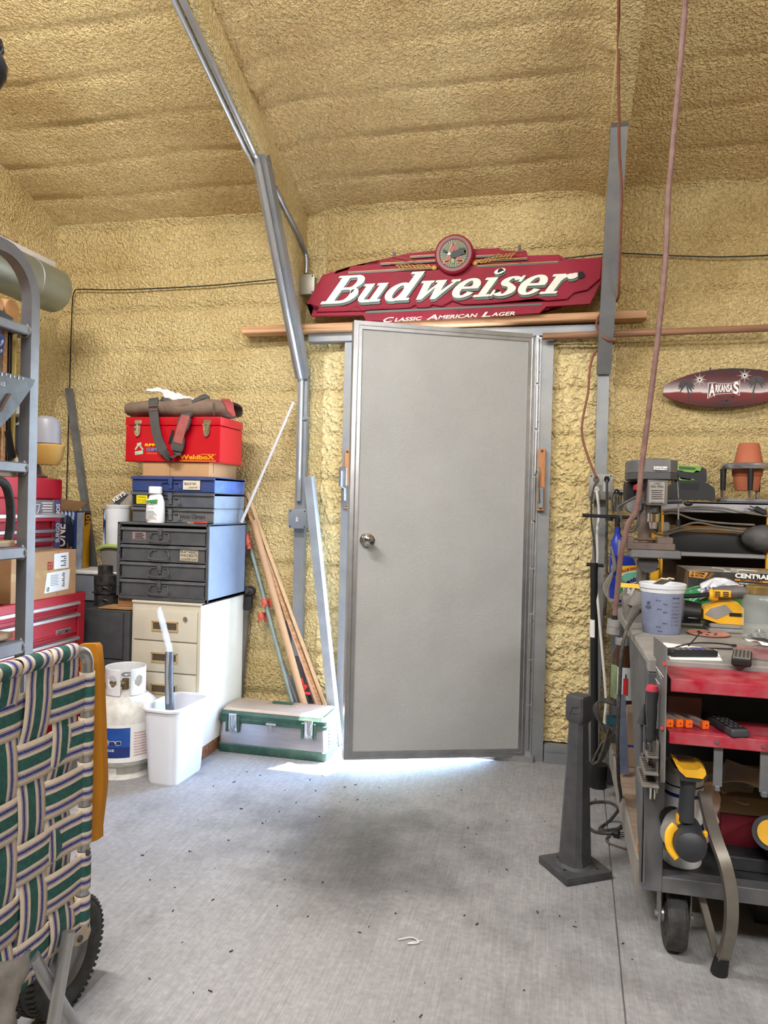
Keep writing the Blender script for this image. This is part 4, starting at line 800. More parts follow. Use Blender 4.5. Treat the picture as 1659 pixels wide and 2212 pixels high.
# lengths leaning in the corner by the left frame leg
def lean(name, lab, cat, pts, r, m, Yt, Yb, kind='tube', wd=None, th=None, seg=10):
    (u0, v0), (u1, v1) = pts; p = PY(u0, v0, Yt); q = PY(u1, v1, Yb); d = (q-p); k = (q.z-.004)/(-d.z/d.length)/d.length if abs(d.z) > 1e-6 else 0
    q = q+d*((q.z-.006)/-d.z) if q.z < .35 else q
    if kind == 'tube': o = obj(name, B().tube([p, q], r, seg), m)
    else: o = obj(name, B().strip([p, q], wd/2, th, (1, 0, 0)), m)
    return tag(o, lab, cat), p, q
lean('white_rod', 'thin white plastic rod leaning from the slide boxes against the left frame', 'rod', ((634, 868), (521, 1129)), .0075, mat('rod_white', 'bdb8b6', .5, 0, .04), 3.62, 3.50)
PIPE = mat('galv_pipe_green', '8b9c98', .5, .4, .15, 20, dust=.25)
t_, p, q = lean('x', 'x', 'x', ((524, 1120), (630, 1512)), .0115, PIPE, 3.64, 3.60)
bpy.data.objects.remove(t_)
tcl = thing('pipe_clamp', 'long grey pipe clamp with red jaws leaning nearest the parts cabinet', 'clamp', q); obj('pipe', B().tube([p, q], .0115, 12), PIPE, tcl)
ORJ = mat('orange_red_jaw', 'b8503c', .5, .1, .15, 12, dust=.15)
def jaw(u, v, big):
    c = PY(u, v, 3.605); d = (q-p).normalized(); R_ = d.to_track_quat('Z', 'Y').to_matrix().to_4x4(); b = B(T(c) @ R_)
    if big: b.cyl((0, 0, -.022), (0, 0, .022), .018, n=14).box((0, 0, -.026), (.05, .034, .012), None, .004).box((.0, 0, .028), (.044, .03, .012), None, .004).cyl((-.0, -.0, .03), (0, 0, .05), .014, n=12)
    else: b.cyl((0, 0, -.016), (0, 0, .016), .017, n=14).box((.03, -.0, -.004), (.05, .022, .014), None, .004).box((-.018, 0, .02), (.03, .02, .012), None, .003).box((.045, 0, .012), (.012, .026, .05), None, .003)
    return obj('jaw', b, ORJ, tcl, 'orange red cast jaw')
jaw(533, 1166, True); jaw(571, 1300, False); jaw(563, 1330, False)
t_, p2, q2 = lean('steel_pipe', 'short dull steel pipe leaning close behind the long pipe clamp', 'pipe', ((598, 1398), (640, 1514)), .010, mat('pipe_dull', '8d8d8f', .5, .5, .15, 10), 3.655, 3.635)
lean('cardboard_tube', 'long brown cardboard tube leaning between the pipe clamp and wood strips', 'tube', ((547, 1125), (655, 1514)), .0182, mat('kraft_tube', 'b5916e', .75, 0, .08, 6), 3.622, 3.588, seg=16)
lean('flat_bar', 'dark steel flat bar leaning right of the cardboard tube', 'bar', ((616, 1342), (668, 1512)), 0, IRON, 3.668, 3.645, 'strip', .028, .008)
lean('flat_bar', 'dark steel bar half hidden between the pink and tan wood strips', 'bar', ((634, 1340), (672, 1460)), 0, IRON, 3.668, 3.662, 'strip', .022, .006)
lean('wood_strip', 'narrow pink wood strip leaning between cardboard tube and tan strip', 'board', ((573, 1196), (684, 1514)), 0, mat('pink_wood', 'd8b09a', .65, 0, .1, 20), 3.66, 3.64, 'strip', .016, .014)
lean('wood_strip', 'short reddish wood strip leaning lowest behind the pink strip', 'board', ((648, 1412), (682, 1514)), 0, mat('red_wood', '9a6a56', .65, 0, .1, 20), 3.672, 3.652, 'strip', .02, .012)
lean('wood_strip', 'long tan wood strip, left one of the pair leaning by the frame', 'board', ((524, 1070), (690, 1514)), 0, PINE, 3.665, 3.64, 'strip', .0135, .018)
lean('wood_strip', 'long tan wood strip, right one of the pair leaning by the frame', 'board', ((534, 1064), (699, 1514)), 0, mat('pale_pine', 'd8b48c', .65, 0, .1, 20), 3.665, 3.642, 'strip', .0125, .018)
cr2 = thing('bar_clamp', 'small red bar clamp hooked low on the dark flat bar', 'clamp', PY(662, 1505, 3.61))
obj('clamp_head', B().box(PY(657, 1487, 3.615), (.024, .02, .04), rot(0, 18, 0), .004).box(PY(662, 1497, 3.61), (.04, .022, .012), rot(0, 10, 0), .003).cyl(PY(651, 1465, 3.62), PY(655, 1480, 3.62), .006, n=8), RI, cr2); obj('clamp_bar', B().tube([PY(660, 1490, 3.615), V((PY(672, 1515, 3.61).x, 3.61, .01))], .010, 8), BLACK, cr2)
tu = thing('steel_tube', 'long galvanised square tube leaning against the wall beside the door', 'tube', V((-1.04, 3.60, 0)))
p, q = PY(668, 1030, 3.575), PY(721, 1540, 3.60); q = q+(q-p)*((q.z)/(p.z-q.z)); q.z = .003
obj('tube_wall', B().strip([p, q], .0215, .043, (1, -.12, 0)), mat('bright_tube', '94989e', .5, .25, .12, 12), tu)
# post with swivel head
tj = thing('tamper_post', 'dark steel post with black swivel head standing behind the cream cabinet', 'tool', V((-1.46, 3.62, 0)))
p, q = PY(533, 1316, 3.645), PY(515, 1515, 3.645); q = q+(q-p)*((q.z-.004)/(p.z-q.z))
obj('post', B().strip([p, q], .015, .03, (1, 0, 0)), mat('post_steel', '6b665f', .5, .3, .2, 9), tj); hd_ = PY(536, 1302, 3.64)
obj('head', B().box(hd_, (.042, .04, .075), rot(0, 4, 0), .006).ball(PY(541, 1277, 3.64), (.03, .026, .028), 14).cyl(PY(531, 1274, 3.60), PY(531, 1274, 3.64), .018, n=14), mat('head_black', '2e2b2a', .5, .2, .2, 12), tj)
# ---------------------------------------------------------------- far left: red tool cabinets, cartons, fittings
RC = mat('tool_cabinet_red', 'b01a30', .35, .1, .08, 5, dust=.10, dc='8d5a58'); TRIM = mat('bright_trim', 'c3c4c8', .3, .8, .06, 8)
xf, ye, ys = -2.12, 3.04, 2.42
tr = thing('rolling_tool_cabinet', 'red rolling tool cabinet with bright drawer pulls along the left wall', 'tool cabinet', (-2.35, 2.73, 0))
zt = .785
obj('body', B().bx(-2.58, xf-.012, ys, ye, .12, zt-.03, .003).bx(xf-.03, xf, ye-.05, ye, .12, zt, .003).bx(xf-.03, xf, ys, ys+.03, .12, zt, .003), RC, tr)
obj('top_rim', B().bx(xf-.02, xf+.002, ys, ye+.003, zt-.045, zt, .004).bx(-2.58, xf, ye-.012, ye+.003, zt-.045, zt, .004).bx(-2.58, -2.568, ys, ye, zt-.045, zt, .003).bx(-2.58, xf, ys, ys+.01, zt-.045, zt, .003), RC, tr)
obj('top_tray', B().bx(-2.57, xf-.02, ys+.01, ye-.012, zt-.030, zt-.026), DKG, tr)
zz = [.748, .694, .586, .46, .33, .20]
for i in range(5):
    z1, z0 = zz[i], zz[i+1]; d = obj('drawer', B().bx(xf-.02, xf-.004, ys+.035, ye-.055, z0+.022, z1, .003).tube([(xf-.004, ys+.04, z0+.024), (xf-.004, ye-.06, z0+.024)], .006, 8), RC, tr)
    obj('pull', B().prism([(xf-.006, ys+.03, z1-.017), (xf+.012, ys+.03, z1-.014), (xf+.012, ys+.03, z1-.002), (xf-.006, ys+.03, z1+.003)], (0, ye-ys-.08, 0)), TRIM, d)
yl = ye-.20
decal([(xf-.003, yl, .612), (xf-.003, yl+.105, .612), (xf-.003, yl+.105, .634), (xf-.003, yl, .634)], TRIM, tr, 'badge')
text('CRAFTSMAN', (xf-.0015, yl+.005, .615), (0, .095, 0), (0, 0, .016), INK, tr, bold=.02, th=.0015)
for yy in (ys+.08, ye-.08):
    for xx in (-2.5, -2.2): obj('caster', B().cyl((xx-.015, yy, .05), (xx+.015, yy, .05), .05, n=20).box((xx, yy, .095), (.05, .04, .05), None, .004), BLACK, tr)
obj('side_handle', B().tube([(xf-.10, ye+.003, .655), (xf-.10, ye+.055, .665), (xf-.16, ye+.055, .655), (xf-.22, ye+.003, .60)], .007, 8), ALUP, tr)
# top chest behind the carton
xt, yt0, yt1 = -2.25, 2.42, 3.03
th_ = thing('upper_tool_chest', 'red top tool chest with bright drawer edges standing on the rolling cabinet', 'tool chest', (-2.42, 2.73, zt))
obj('lid', B().bx(-2.56, xt+.004, yt0, yt1+.004, 1.21, 1.305, .014, 3), RC, th_); obj('body', B().bx(-2.56, xt-.012, yt0, yt1, zt-.02, 1.212, .003).bx(xt-.03, xt, yt1-.06, yt1, zt-.02, 1.212, .002), RC, th_)
obj('info_plate', B().bx(xt, xt+.005, yt1-.24, yt1-.05, 1.125, 1.205, .002), mat('grey_plate', '77747a', .5), th_)
for k in range(5): decal([(xt+.0055, yt1-.14+.006*(k % 2), 1.142+k*.012), (xt+.0055, yt1-.07, 1.142+k*.012), (xt+.0055, yt1-.07, 1.147+k*.012), (xt+.0055, yt1-.14+.006*(k % 2), 1.147+k*.012)], PAPER, th_, 'print_line')
obj('shield_mark', B().tube([(xt+.006, yt1-.20, 1.185), (xt+.006, yt1-.155, 1.185), (xt+.006, yt1-.165, 1.155), (xt+.006, yt1-.178, 1.14), (xt+.006, yt1-.192, 1.155)], .0016, 6, closed=True), PAPER, th_)
for i in range(5):
    z1 = 1.112-i*.040; op = .05 if i == 0 else 0; z1 += .0 if i else .03
    d = obj('drawer', B().bx(xt-.02, xt-.002+op, yt0+.03, yt1-.066, z1-.030, z1-.004, .002), RC, th_)
    obj('pull', B().prism([(xt-.004+op, yt0+.03, z1-.018), (xt+.014+op, yt0+.03, z1-.013), (xt+.014+op, yt0+.03, z1), (xt-.004+op, yt0+.03, z1+.004)], (0, yt1-.06-yt0-.03, 0)), TRIM, d)
q = decal([(xt+.001, yt1-.045, .985), (xt+.001, yt1-.008, .985), (xt+.001, yt1-.008, 1.205), (xt+.001, yt1-.045, 1.205)], mat('decal_blue', '3d5f9a', .5, 0, .3, 20), th_, 'sticker_strip')
text('NOS', (xt+.0025, yt1-.012, 1.13), (0, 0, .06), (0, -.028, 0), WHITE, q, bold=.03); text('SURGO', (xt+.0025, yt1-.012, 1.01), (0, 0, .09), (0, -.028, 0), WHITE, q, bold=.03)
# things on top of the chest
hh = thing('hard_hat', 'dark maroon domed hard hat lying on the red top chest', 'hat', (-2.33, 2.9, 1.305)); HM = mat('maroon_shell', '45242f', .35, 0, .12, 9, dust=.2)
obj('shell', B().lathe([(0, .115), (.05, .108), (.085, .085), (.11, .045), (.118, 0), (0, 0)], (-2.40, 2.90, 1.313), 28), HM, hh); obj('brim', B().lathe([(.112, .008), (.140, .0), (.138, -.006), (.108, .0), (.112, .008)], (-2.40, 2.90, 1.314), 28), HM, hh)
tt = thing('power_tool', 'tan power tool with rounded grey cap on the maroon hard hat', 'power tool', (-2.22, 2.82, 1.42)); TAN = mat('tan_plastic', 'a8843f', .45, 0, .12, 9, dust=.15)
obj('cap', B().lathe([(0, .125), (.03, .122), (.05, .108), (.060, .08), (.062, .0), (.05, -.012), (0, -.012)], (PY(100, 1000, 2.93).x, 2.93, PY(100, 958, 2.93).z), 24), mat('cool_grey_plastic', '8b8c94', .4, 0, .05), tt)
obj('housing', B().lathe([(0, .09), (.07, .092), (.078, .085), (.072, .03), (.055, 0), (0, 0)], (PY(102, 1000, 2.93).x, 2.93, PY(102, 1004, 2.93).z), 20, None, 1, .8), TAN, tt)
# carton in front
x1, y1 = -2.125, 2.975
tcx = thing('shipping_carton', 'brown shipping carton with two white labels on the red rolling cabinet', 'box', (-2.18, 2.83, zt)); cy0 = 2.56
obj('carton', B().bx(-2.235, x1, cy0, y1, zt-.004, .985, .002), CARD, tcx)
obj('tape', B().bx(x1, x1+.0006, cy0, y1, .875, .905), mat('packing_tape', 'bd9a6c', .25, 0, .15, 20), tcx); obj('seam', B().bx(x1+.0004, x1+.0012, y1-.13, y1-.127, .79, .984), mat('crease', '9a7650'), tcx)
xl = x1+.0008
l1 = decal([(xl, y1-.155, .905), (xl, y1-.055, .905), (xl, y1-.058, .975), (xl, y1-.155, .972)], PAPER, tcx, 'label'); l2 = decal([(xl, y1-.215, .805), (xl, y1-.055, .810), (xl, y1-.045, .898), (xl, y1-.20, .892)], PAPER, tcx, 'label')
for k in range(8): decal([(xl+.0013, y1-.10+.004*(k % 3), .825+k*.008), (xl+.0013, y1-.083, .825+k*.008), (xl+.0013, y1-.083, .829+k*.008), (xl+.0013, y1-.10+.004*(k % 3), .829+k*.008)], INK, l2, 'bar_code')
text('G', (xl+.0015, y1-.185, .812), (0, 0, .018), (0, -.016, 0), INK, l2, bold=.02)
for k in range(7): decal([(xl+.0013, y1-.175, .835+k*.007), (xl+.0013, y1-.125-.006*(k % 2), .835+k*.007), (xl+.0013, y1-.125-.006*(k % 2), .8375+k*.007), (xl+.0013, y1-.175, .8375+k*.007)], mat('grey_print', '9a9c9e'), l2, 'print_line')
for k in range(5): decal([(xl+.0013, y1-.11+.02*(k % 2), .916+k*.010), (xl+.0013, y1-.075, .916+k*.010), (xl+.0013, y1-.075, .920+k*.010), (xl+.0013, y1-.11+.02*(k % 2), .920+k*.010)], INK, l1, 'print_line')
mk = B(); my = y1-.195
for z in (.905, .92, .935): mk.bx(xl, xl+.0008, my, my+.03, z, z+.004)
for y in (0, .014, .027): mk.bx(xl, xl+.0008, my+y, my+y+.004, .905, .939)
obj('red_print', mk, RI, tcx)
# dark file cabinet between red cabinet and cream cabinet
dx0, dx1 = -2.205, -1.957
tf = thing('file_cabinet', 'dark grey file cabinet left of the cream cabinet behind the propane cylinder', 'cabinet', (-2.08, 3.4, 0))
obj('body', B().bx(dx0, dx1, 3.16, 3.40, 0, .685, .003), DKG, tf)
for k in range(3):
    z1 = .675-k*.225; obj('drawer', B().bx(dx0+.004, dx1-.035, 3.15, 3.165, z1-.219, z1, .004, 2), DKG, tf)
obj('edge_post', B().bx(dx1-.031, dx1, 3.152, 3.17, .01, .685, .008, 2), DKG, tf)
KR = mat('fibreboard', 'b48a5c', .8, 0, .12, 14, .1, 100)
tag(obj('plywood_strip', B().box((-2.04, 3.22, .692), (.20, .09, .005), rot(0, 0, 3)), KR), 'thin plywood strip lying on the dark file cabinet, under the others', 'board')
tag(obj('plywood_strip', B().box((-2.03, 3.215, .6985), (.16, .07, .006), rot(0, 0, -4)), KR), 'narrower plywood strip lying on top on the dark file cabinet', 'board')
tag(obj('wood_block', B().box((-2.00, 3.225, .721), (.095, .07, .037), rot(0, 0, 2), .003), mat('block_wood', 'b8895a', .7, 0, .12, 16)), 'small brown wood block on the plywood strips beside the cream cabinet', 'block')
fc = V((-2.185, 3.30, .687)); tfi = thing('pipe_fittings', 'stack of black plastic pipe fittings standing on the dark file cabinet', 'pipe fitting', fc); PVC = mat('black_pvc', '232326', .4, 0, .15, 16, dust=.2)
obj('fitting', B().lathe([(0, 0), (.055, 0), (.055, .06), (.064, .062), (.064, .068), (.054, .07), (0, .07)], fc, 26), PVC, tfi)
obj('fitting', B().lathe([(0, .07), (.056, .07), (.056, .102), (.058, .104), (.058, .112), (0, .112)], fc, 26), PVC, tfi); obj('fitting', B().lathe([(0, .112), (.057, .112), (.058, .15), (.038, .153), (.038, .155), (0, .155)], fc, 26), PVC, tfi)
obj('fitting', B().lathe([(0, .153), (.036, .153), (.036, .196), (.033, .197), (.031, .16), (0, .16)], fc+V((-.004, 0, 0)), 24), PVC, tfi)
for zz_ in (.03, .09): obj('clip', B().tube([fc+V((.02, -.054, zz_)), fc+V((.03, -.062, zz_+.006)), fc+V((.045, -.052, zz_))], .005, 6), PVC, tfi)
# totes behind, beer cartons, white canister
tq = thing('storage_tote', 'grey storage tote with white lid behind the black pipe fittings', 'tote', (-2.3, 3.47, .5)); TOTE = mat('tote_grey', '8f97a2', .35, 0, .1, 5)
obj('tub', loft(B(), [rrect(-2.44, -2.10, 3.40, 3.58, .02, .69), rrect(-2.46, -2.08, 3.385, 3.59, .02, .825)], True, True), TOTE, tq); obj('lid', B().bx(-2.475, -2.06, 3.375, 3.60, .825, .845, .004), WHITE, tq); obj('end_rib', B().bx(-2.10, -2.082, 3.376, 3.39, .69, .825, .002), WHITE, tq)
tag(obj('cabinet_riser', B().bx(-2.47, -2.07, 3.41, 3.58, 0, .688), DKG), 'plain dark crate under the grey storage tote, mostly hidden', 'crate')
tq2 = thing('storage_bin', 'dusty grey bin with lime green rim behind the parts cabinet', 'bin', (-2.18, 3.33, .846))
obj('tub', loft(B(), [rrect(-2.265, -2.09, 3.385, 3.50, .015, .847), rrect(-2.285, -2.07, 3.375, 3.50, .015, .965)], True, True), mat('bin_dusty', '84807c', .6, 0, .1, 9, dust=.3), tq2)
obj('rim', B().tube(smooth([V((-2.29, 3.374, .957)), V((-2.25, 3.370, .973)), V((-2.20, 3.368, .977)), V((-2.15, 3.370, .973))], 4), .011, 8), mat('lime_plastic', 'a5b45c', .5, 0, .08), tq2); obj('rim_grey', B().bx(-2.155, -2.07, 3.366, 3.376, .958, .976, .003), TOTE, tq2)
ct = V((-2.215, 3.44, .979)); tca = thing('canister', 'tall plain white plastic canister behind the grey parts cabinet', 'canister', ct)
obj('body', B().lathe([(0, 0), (.058, 0), (.060, .005), (.060, .195), (0, .195)], ct, 30), WHITE, tca); obj('lid', B().lathe([(0, .209), (.058, .209), (.0615, .205), (.0615, .192), (.05, .192), (0, .192)], ct, 30), mat('lid_white', 'd5d8dc', .4), tca)
BB = mat('carton_blue', '20407f', .35, 0, .45, 6); BN = mat('carton_navy', '16213f', .35, 0, .2, 8); BLT = mat('carton_light', 'b9c9e2', .4, 0, .3, 14); KY = mat('carton_yellow', 'd79d1e', .5, 0, .08)
def beer(pts, zb, zt_, lab, words, yel):
    # pts: front-left, front-right, back-right corners (x, y)
    a, b2, c = [V((x, y, 0)) for x, y in pts]; d = a+(c-b2); t = thing('beer_carton', lab, 'carton', ((a.x+c.x)/2, (a.y+c.y)/2, zb), 'opened blue beer cartons')
    up = V((0, 0, 1)); A = [p+up*zb for p in (a, b2, c, d)]
    w_ = B()
    for p, q in ((0, 1), (1, 2), (2, 3), (3, 0)): w_.prism([A[p], A[q], A[q]+up*(zt_-zb), A[p]+up*(zt_-zb)], ((A[p]+A[q])/2-(A[0]+A[2])/2).normalized()*-.003)
    w_.prism(A, up*.003); obj('carton', w_, BB, t)
    n_ = (b2-a).cross(up).normalized()*.0008; X_ = (b2-a); 
    def F(i, j, k=1): return A[0]+X_*i+up*(zt_-zb)*j+n_*k
    decal([F(.12, .0), F(.92, .0), F(.92, .86), F(.70, .94), F(.30, .94), F(.12, .86)], BN, t, 'panel')
    for k in range(7): 
        i0 = .02+.13*k; decal([F(i0, .86), F(i0+.08, .80), F(i0+.12, .97), F(i0+.05, 1.0)], BLT, t, 'mountain')
    decal([F(.0, .1, .9), F(.14, .3, .9), F(.06, .7, .9), F(.0, .5, .9)], BLT, t, 'mountain')
    s1, s2 = words; text(s1, F(.62, .04, 3), up*(zt_-zb)*.78, -X_*.34, WHITE, t, bold=.02, shear=.12); text(s2, F(.86, .04, 3), up*(zt_-zb)*.50, -X_*.18, GOLD, t, bold=.02, shear=.12)
    return t, F, A, X_, n_
kz0, kz1 = .847, 1.165
t1, F, A, X_, n_ = beer([(-2.350, 3.512), (-2.245, 3.535), (-2.25, 3.60)], kz0, kz1, 'opened blue beer carton with grey lid flap, beside the white canister', ('KEYSTONE', 'LIGHT'), False)
fl_ = obj('flap', B().prism([A[0]+V((0, .0, kz1-kz0)), A[1]+V((0, 0, kz1-kz0)), A[1]+V((.05, .075, kz1-kz0+.085)), A[0]+V((.06, .08, kz1-kz0+.10))], (0, .002, 0)), mat('flap_grey', '8e8376', .7, 0, .12, 20), t1)
decal([A[0]+V((.045, .025, kz1-kz0+.035)), A[1]+V((-.015, .012, kz1-kz0+.015)), A[1]+V((.012, .06, kz1-kz0+.07)), A[0]+V((.078, .068, kz1-kz0+.088))], INK, fl_, 'print_band'); 
text('KEYS', A[0]+V((.052, .020, kz1-kz0+.033)), V((.045, .038, .045)), V((-.018, .004, .020)), PAPER, fl_, bold=.02, th=.003)
t2_, F, A, X_, n_ = beer([(-2.57, 3.36), (-2.43, 3.40), (-2.45, 3.54)], kz0-.06, kz1-.015, 'opened blue beer carton with brown flap, next to the red top chest', ('KEYSTONE', 'LIGHT'), True)
S0 = A[1]; sd = (A[2]-A[1]); up = V((0, 0, 1)); ht = kz1-.015-kz0+.06; nn = up.cross(sd).normalized()*-.001
if nn.x < 0: nn = -nn
q = decal([S0+nn*1.2, S0+sd*.45+nn*1.2, S0+sd*.40+up*ht*.5+nn*1.2, S0+sd*.5+up*ht*.98+nn*1.2, S0+up*ht*.98+nn*1.2], BLT, t2_, 'side_print')
yl_ = decal([S0+sd*.45+nn*2, S0+sd*.95+nn*2, S0+sd*.70+up*ht*.35+nn*2, S0+sd*1.0+up*ht*.75+nn*2, S0+sd*1.0+up*ht*.97+nn*2, S0+sd*.5+up*ht*.99+nn*2], KY, t2_, 'yellow_side')
decal([S0+sd*.55+up*ht*.78+nn*3.2, S0+sd*.98+up*ht*.84+nn*3.2, S0+sd*.98+up*ht*.97+nn*3.2, S0+sd*.55+up*ht*.985+nn*3.2], INK, yl_, 'print_band'); text('30', S0+sd*.95+up*ht*.80+nn*5, up*ht*.15, sd*-.36, OR, yl_, bold=.02)
obj('flap', B().prism([A[0]+V((0, 0, ht)), A[1]+V((0, 0, ht)), A[1]+V((-.02, .12, ht+.045)), A[0]+V((-.02, .13, ht+.06))], (0, 0, .002)), mat('flap_brown', '6e5238', .8, 0, .15, 14), t2_)
la, lb2 = PY(146, 838, 3.655), PY(170, 1100, 3.60); lq = lb2+(lb2-la)*(lb2.z/(la.z-lb2.z)); lq.z = .003; lq.y = 3.64
tl = thing('angle_iron', 'grey angle iron leaning in the left corner beside the black wire', 'angle iron', lq)
obj('leg', B().strip([la, lq], .016, .004, (1, 0, 0)), STEELP, tl); obj('leg', B().strip([la+V((.014, .014, 0)), lq+V((.014, .014, 0))], .014, .004, (0, 1, 0)), STEELP, tl)
# round duct along the left wall
dc_ = V((-2.462, 3.2, 2.247)); tdu = thing('duct', 'round galvanised duct running along the left wall near the corner', 'duct', dc_); DUCT = mat('duct_zinc', '9aa5a0', .32, .8, .1, 5, .02, 30)
obj('pipe', B().cyl((dc_.x, 3.22, dc_.z), (dc_.x, 1.2, dc_.z), .108, n=48), DUCT, tdu)
for y in (3.02, 2.62, 2.22, 1.8): obj('seam', B().lathe([(.106, -.004), (.1105, -.003), (.1105, .003), (.106, .004)], (dc_.x, y, dc_.z), 48, rot(90, 0, 0)), ALU, tdu)
obj('top_rail', B().bx(dc_.x-.005, dc_.x+.035, 1.2, 3.19, dc_.z+.098, dc_.z+.128, .006, 2), mat('pale_rail', 'c9c2c0', .4, .2, .06), tdu); obj('rail_lip', B().bx(dc_.x+.03, dc_.x+.045, 1.2, 3.20, dc_.z+.088, dc_.z+.098, .002), ALU, tdu)
obj('wall_bracket', B().bx(-2.80, dc_.x, 2.68, 2.72, dc_.z-.03, dc_.z+.03).bx(-2.80, dc_.x, 1.58, 1.62, dc_.z-.03, dc_.z+.03), GALV, tdu)
sc_ = B(); sc_.grid(lambda i, j: PX(-14+50*i, 500+18*j+20*i, -2.45)+V((.03*noise.noise(V((i*4, j*4, 1))), 0, .02*noise.noise(V((i*6, j*5, 4))))), 10, 6); tag(obj('foam_scrap', sc_, mat('brown_scrap', '8a6f50', .9, 0, .2, 20), sharp=25, solid=.006), 'torn brown foam scrap lying on top of the round duct', 'scrap')
# ---------------------------------------------------------------- welded aluminium rack at the left edge
XR, YR = -1.83, 2.297; RACK = mat('rack_aluminium', '6c6c70', .48, .55, .14, 7, .05, 140); PW = .042
tra = thing('rack', 'tall welded aluminium rack with curved top at the left edge', 'rack', (XR-.15, 2.1, 0))
def sqtube(pts, hw, parent, nm, side=(1, 0, 0)): return obj(nm, B().strip(pts, hw, hw*2, side), RACK, parent, sharp=30)
arc = [V((XR, YR-PW/2, 0)), V((XR, YR-PW/2, 1.0)), V((XR, YR-PW/2, 1.905))]
for k in range(1, 9): a = math.radians(90*k/8); arc.append(V((XR, YR-PW/2-.15*(1-math.cos(a)), 1.905+.15*math.sin(a))))
arc += [V((XR, 1.75, 2.055))]
for k in range(1, 9): a = math.radians(90*k/8); arc.append(V((XR, 1.75-.15*math.sin(a), 1.905+.15*math.cos(a))))
arc += [V((XR, 1.60, 1.0)), V((XR, 1.60, 0))]
sqtube(arc, PW/2, tra, 'hoop')
for z, nm in ((1.80, .016), (1.32, .018), (1.022, .020), (.69, .024)):
    obj('rung', B().bx(XR-.018, XR+.018, 1.62, YR-PW, z-nm, z+nm, .004), RACK, tra); obj('weld', B().tube(smooth([V((XR-.02, YR-PW-.001, z-nm)), V((XR+.004, YR-PW-.004, z-nm-.004)), V((XR+.021, YR-PW-.003, z)), V((XR+.004, YR-PW-.004, z+nm+.004))], 3), .0045, 6), ALU, tra)
for y in (YR-.03, 1.62):
    obj('rear_post', B().bx(-2.12, -2.08, y-.02, y+.02, 0, 1.80, .002), STEELP, tra)
for z in (1.80, 1.32, 1.022, .69): [obj('side_rail', B().bx(-2.12, XR-.018, ya, ya+.03, z-.016, z+.016), STEELP, tra) for ya in (YR-.045, 1.605)]
PLY = wood_mat('weathered_ply', 'a68a68', '7b6248', (20, 1, 20))
for z, nm, lab in ((1.297, 'shelf_plank', None), (1.054, 'shelf_plank', None), (.733, 'shelf_plank', None)): obj(nm, B().bx(-2.08, XR-.012, 1.64, YR-.06, z-.011, z+.011, .002), PLY, tra)
def lb_box(name, lab, cat, c, d, m, R=None, bev=.003, group=None): return tag(obj(name, B().box(c, d, R, bev), m), lab, cat, group)
# things on the rack (only their ends show)
wr = wood_mat('turned_wood', 'b98a56', '8a5f38', (6, 1, 6))
for i, y in enumerate((2.215, 2.14)):
    b = B(); pr = [(-.03, 1.818), (.035, 1.818), (.04, 1.84), (.035, 1.885), (.01, 1.905), (-.03, 1.905)]
    b.cyl((-1.90, y, 1.866), (-1.855, y, 1.866), .042, .034, n=20); b.cyl((-1.98, y, 1.868), (-1.90, y, 1.868), .046, n=20)
    b.box((-1.92, y, 1.82), (.12, .05, .012)); tag(obj('wood_roller', b, wr), ('tan rounded wood roller on the top rung, nearest the post', 'second tan wood roller on the top rung, left of the first')[i], 'roller', 'wood rollers on the rack')
tag(obj('tray', B().prism([(-1.84, 1.9, 1.825), (-1.84, 2.20, 1.818), (-1.84, 2.20, 1.835), (-1.84, 2.12, 1.85), (-1.84, 1.9, 1.865)], (-.10, 0, 0)), BLACK), 'curved black plastic tray resting on the top rung of the rack', 'tray')
for nm, lab, y, w_, z0, z1, m in (('board', 'grey board standing upright in the rack bay', 2.165, .034, 1.34, 1.79, mat('grey_board', '6f6a60', .7, 0, .15, 8)), ('stick', 'pale pine stick with a drilled end standing in the rack', 2.20, .018, 1.31, 1.79, PINE), ('stick', 'black stick standing in the rack beside the pine one', 2.225, .014, 1.31, 1.79, BLACK), ('stick', 'thin yellow stick standing nearest the rack post', 2.252, .008, 1.31, 1.79, mat('yellow_stick', 'b5a060', .6))):
    tag(obj(nm, B().bx(-1.885, -1.865, y-w_/2, y+w_/2, z0, z1, .002), m), lab, 'board' if nm == 'board' else 'stick')
tag(obj('pouch', B().ball((-1.84, 2.115, 1.735), (.03, .04, .032), 12, rot(30, 20, 0)).ball((-1.845, 2.13, 1.715), (.02, .03, .026), 10, rot(10, -30, 0)), mat('shiny_navy_cloth', '2a3a68', .3, 0, .4, 30)), 'shiny navy blue pouch hanging at the left edge of the rack', 'pouch')
ssq = thing('rafter_square', 'grey steel rafter square hung across the rack below the navy pouch', 'rafter square', PX(20, 850, -1.80)); sqp = [(-30, 795), (76, 820), (72, 832), (28, 895), (-6, 930), (-30, 950)]
obj('plate', B().prism([PX(u, v, -1.80) for u, v in sqp], (-.004, 0, 0)), mat('square_steel', '4c4d50', .5, .3, .2, 20), ssq)
SI = mat('scale_ink', 'c9c9c9', .6)
for k in range(6): decal([PX(4+k*9, 805+k*2.1, -1.798), PX(5.4+k*9, 805.3+k*2.1, -1.798), PX(4.8+k*9, 812+k*2.1-(3 if k % 2 else 0), -1.798), PX(3.4+k*9, 811.6+k*2.1-(3 if k % 2 else 0), -1.798)], SI, ssq, 'scale_mark')
o = PX(2, 833, -1.797); text('1/2', o, PX(11, 834, -1.797)-o, PX(2, 825, -1.797)-o, SI, ssq)
obj('cutout', B().tube([PX(0, 888, -1.797), PX(8, 872, -1.797), PX(14, 862, -1.797), PX(21, 850, -1.797)], .008, 6, flat=(.2, 1)), mat('cut_dark', '3a2414', .7), ssq)
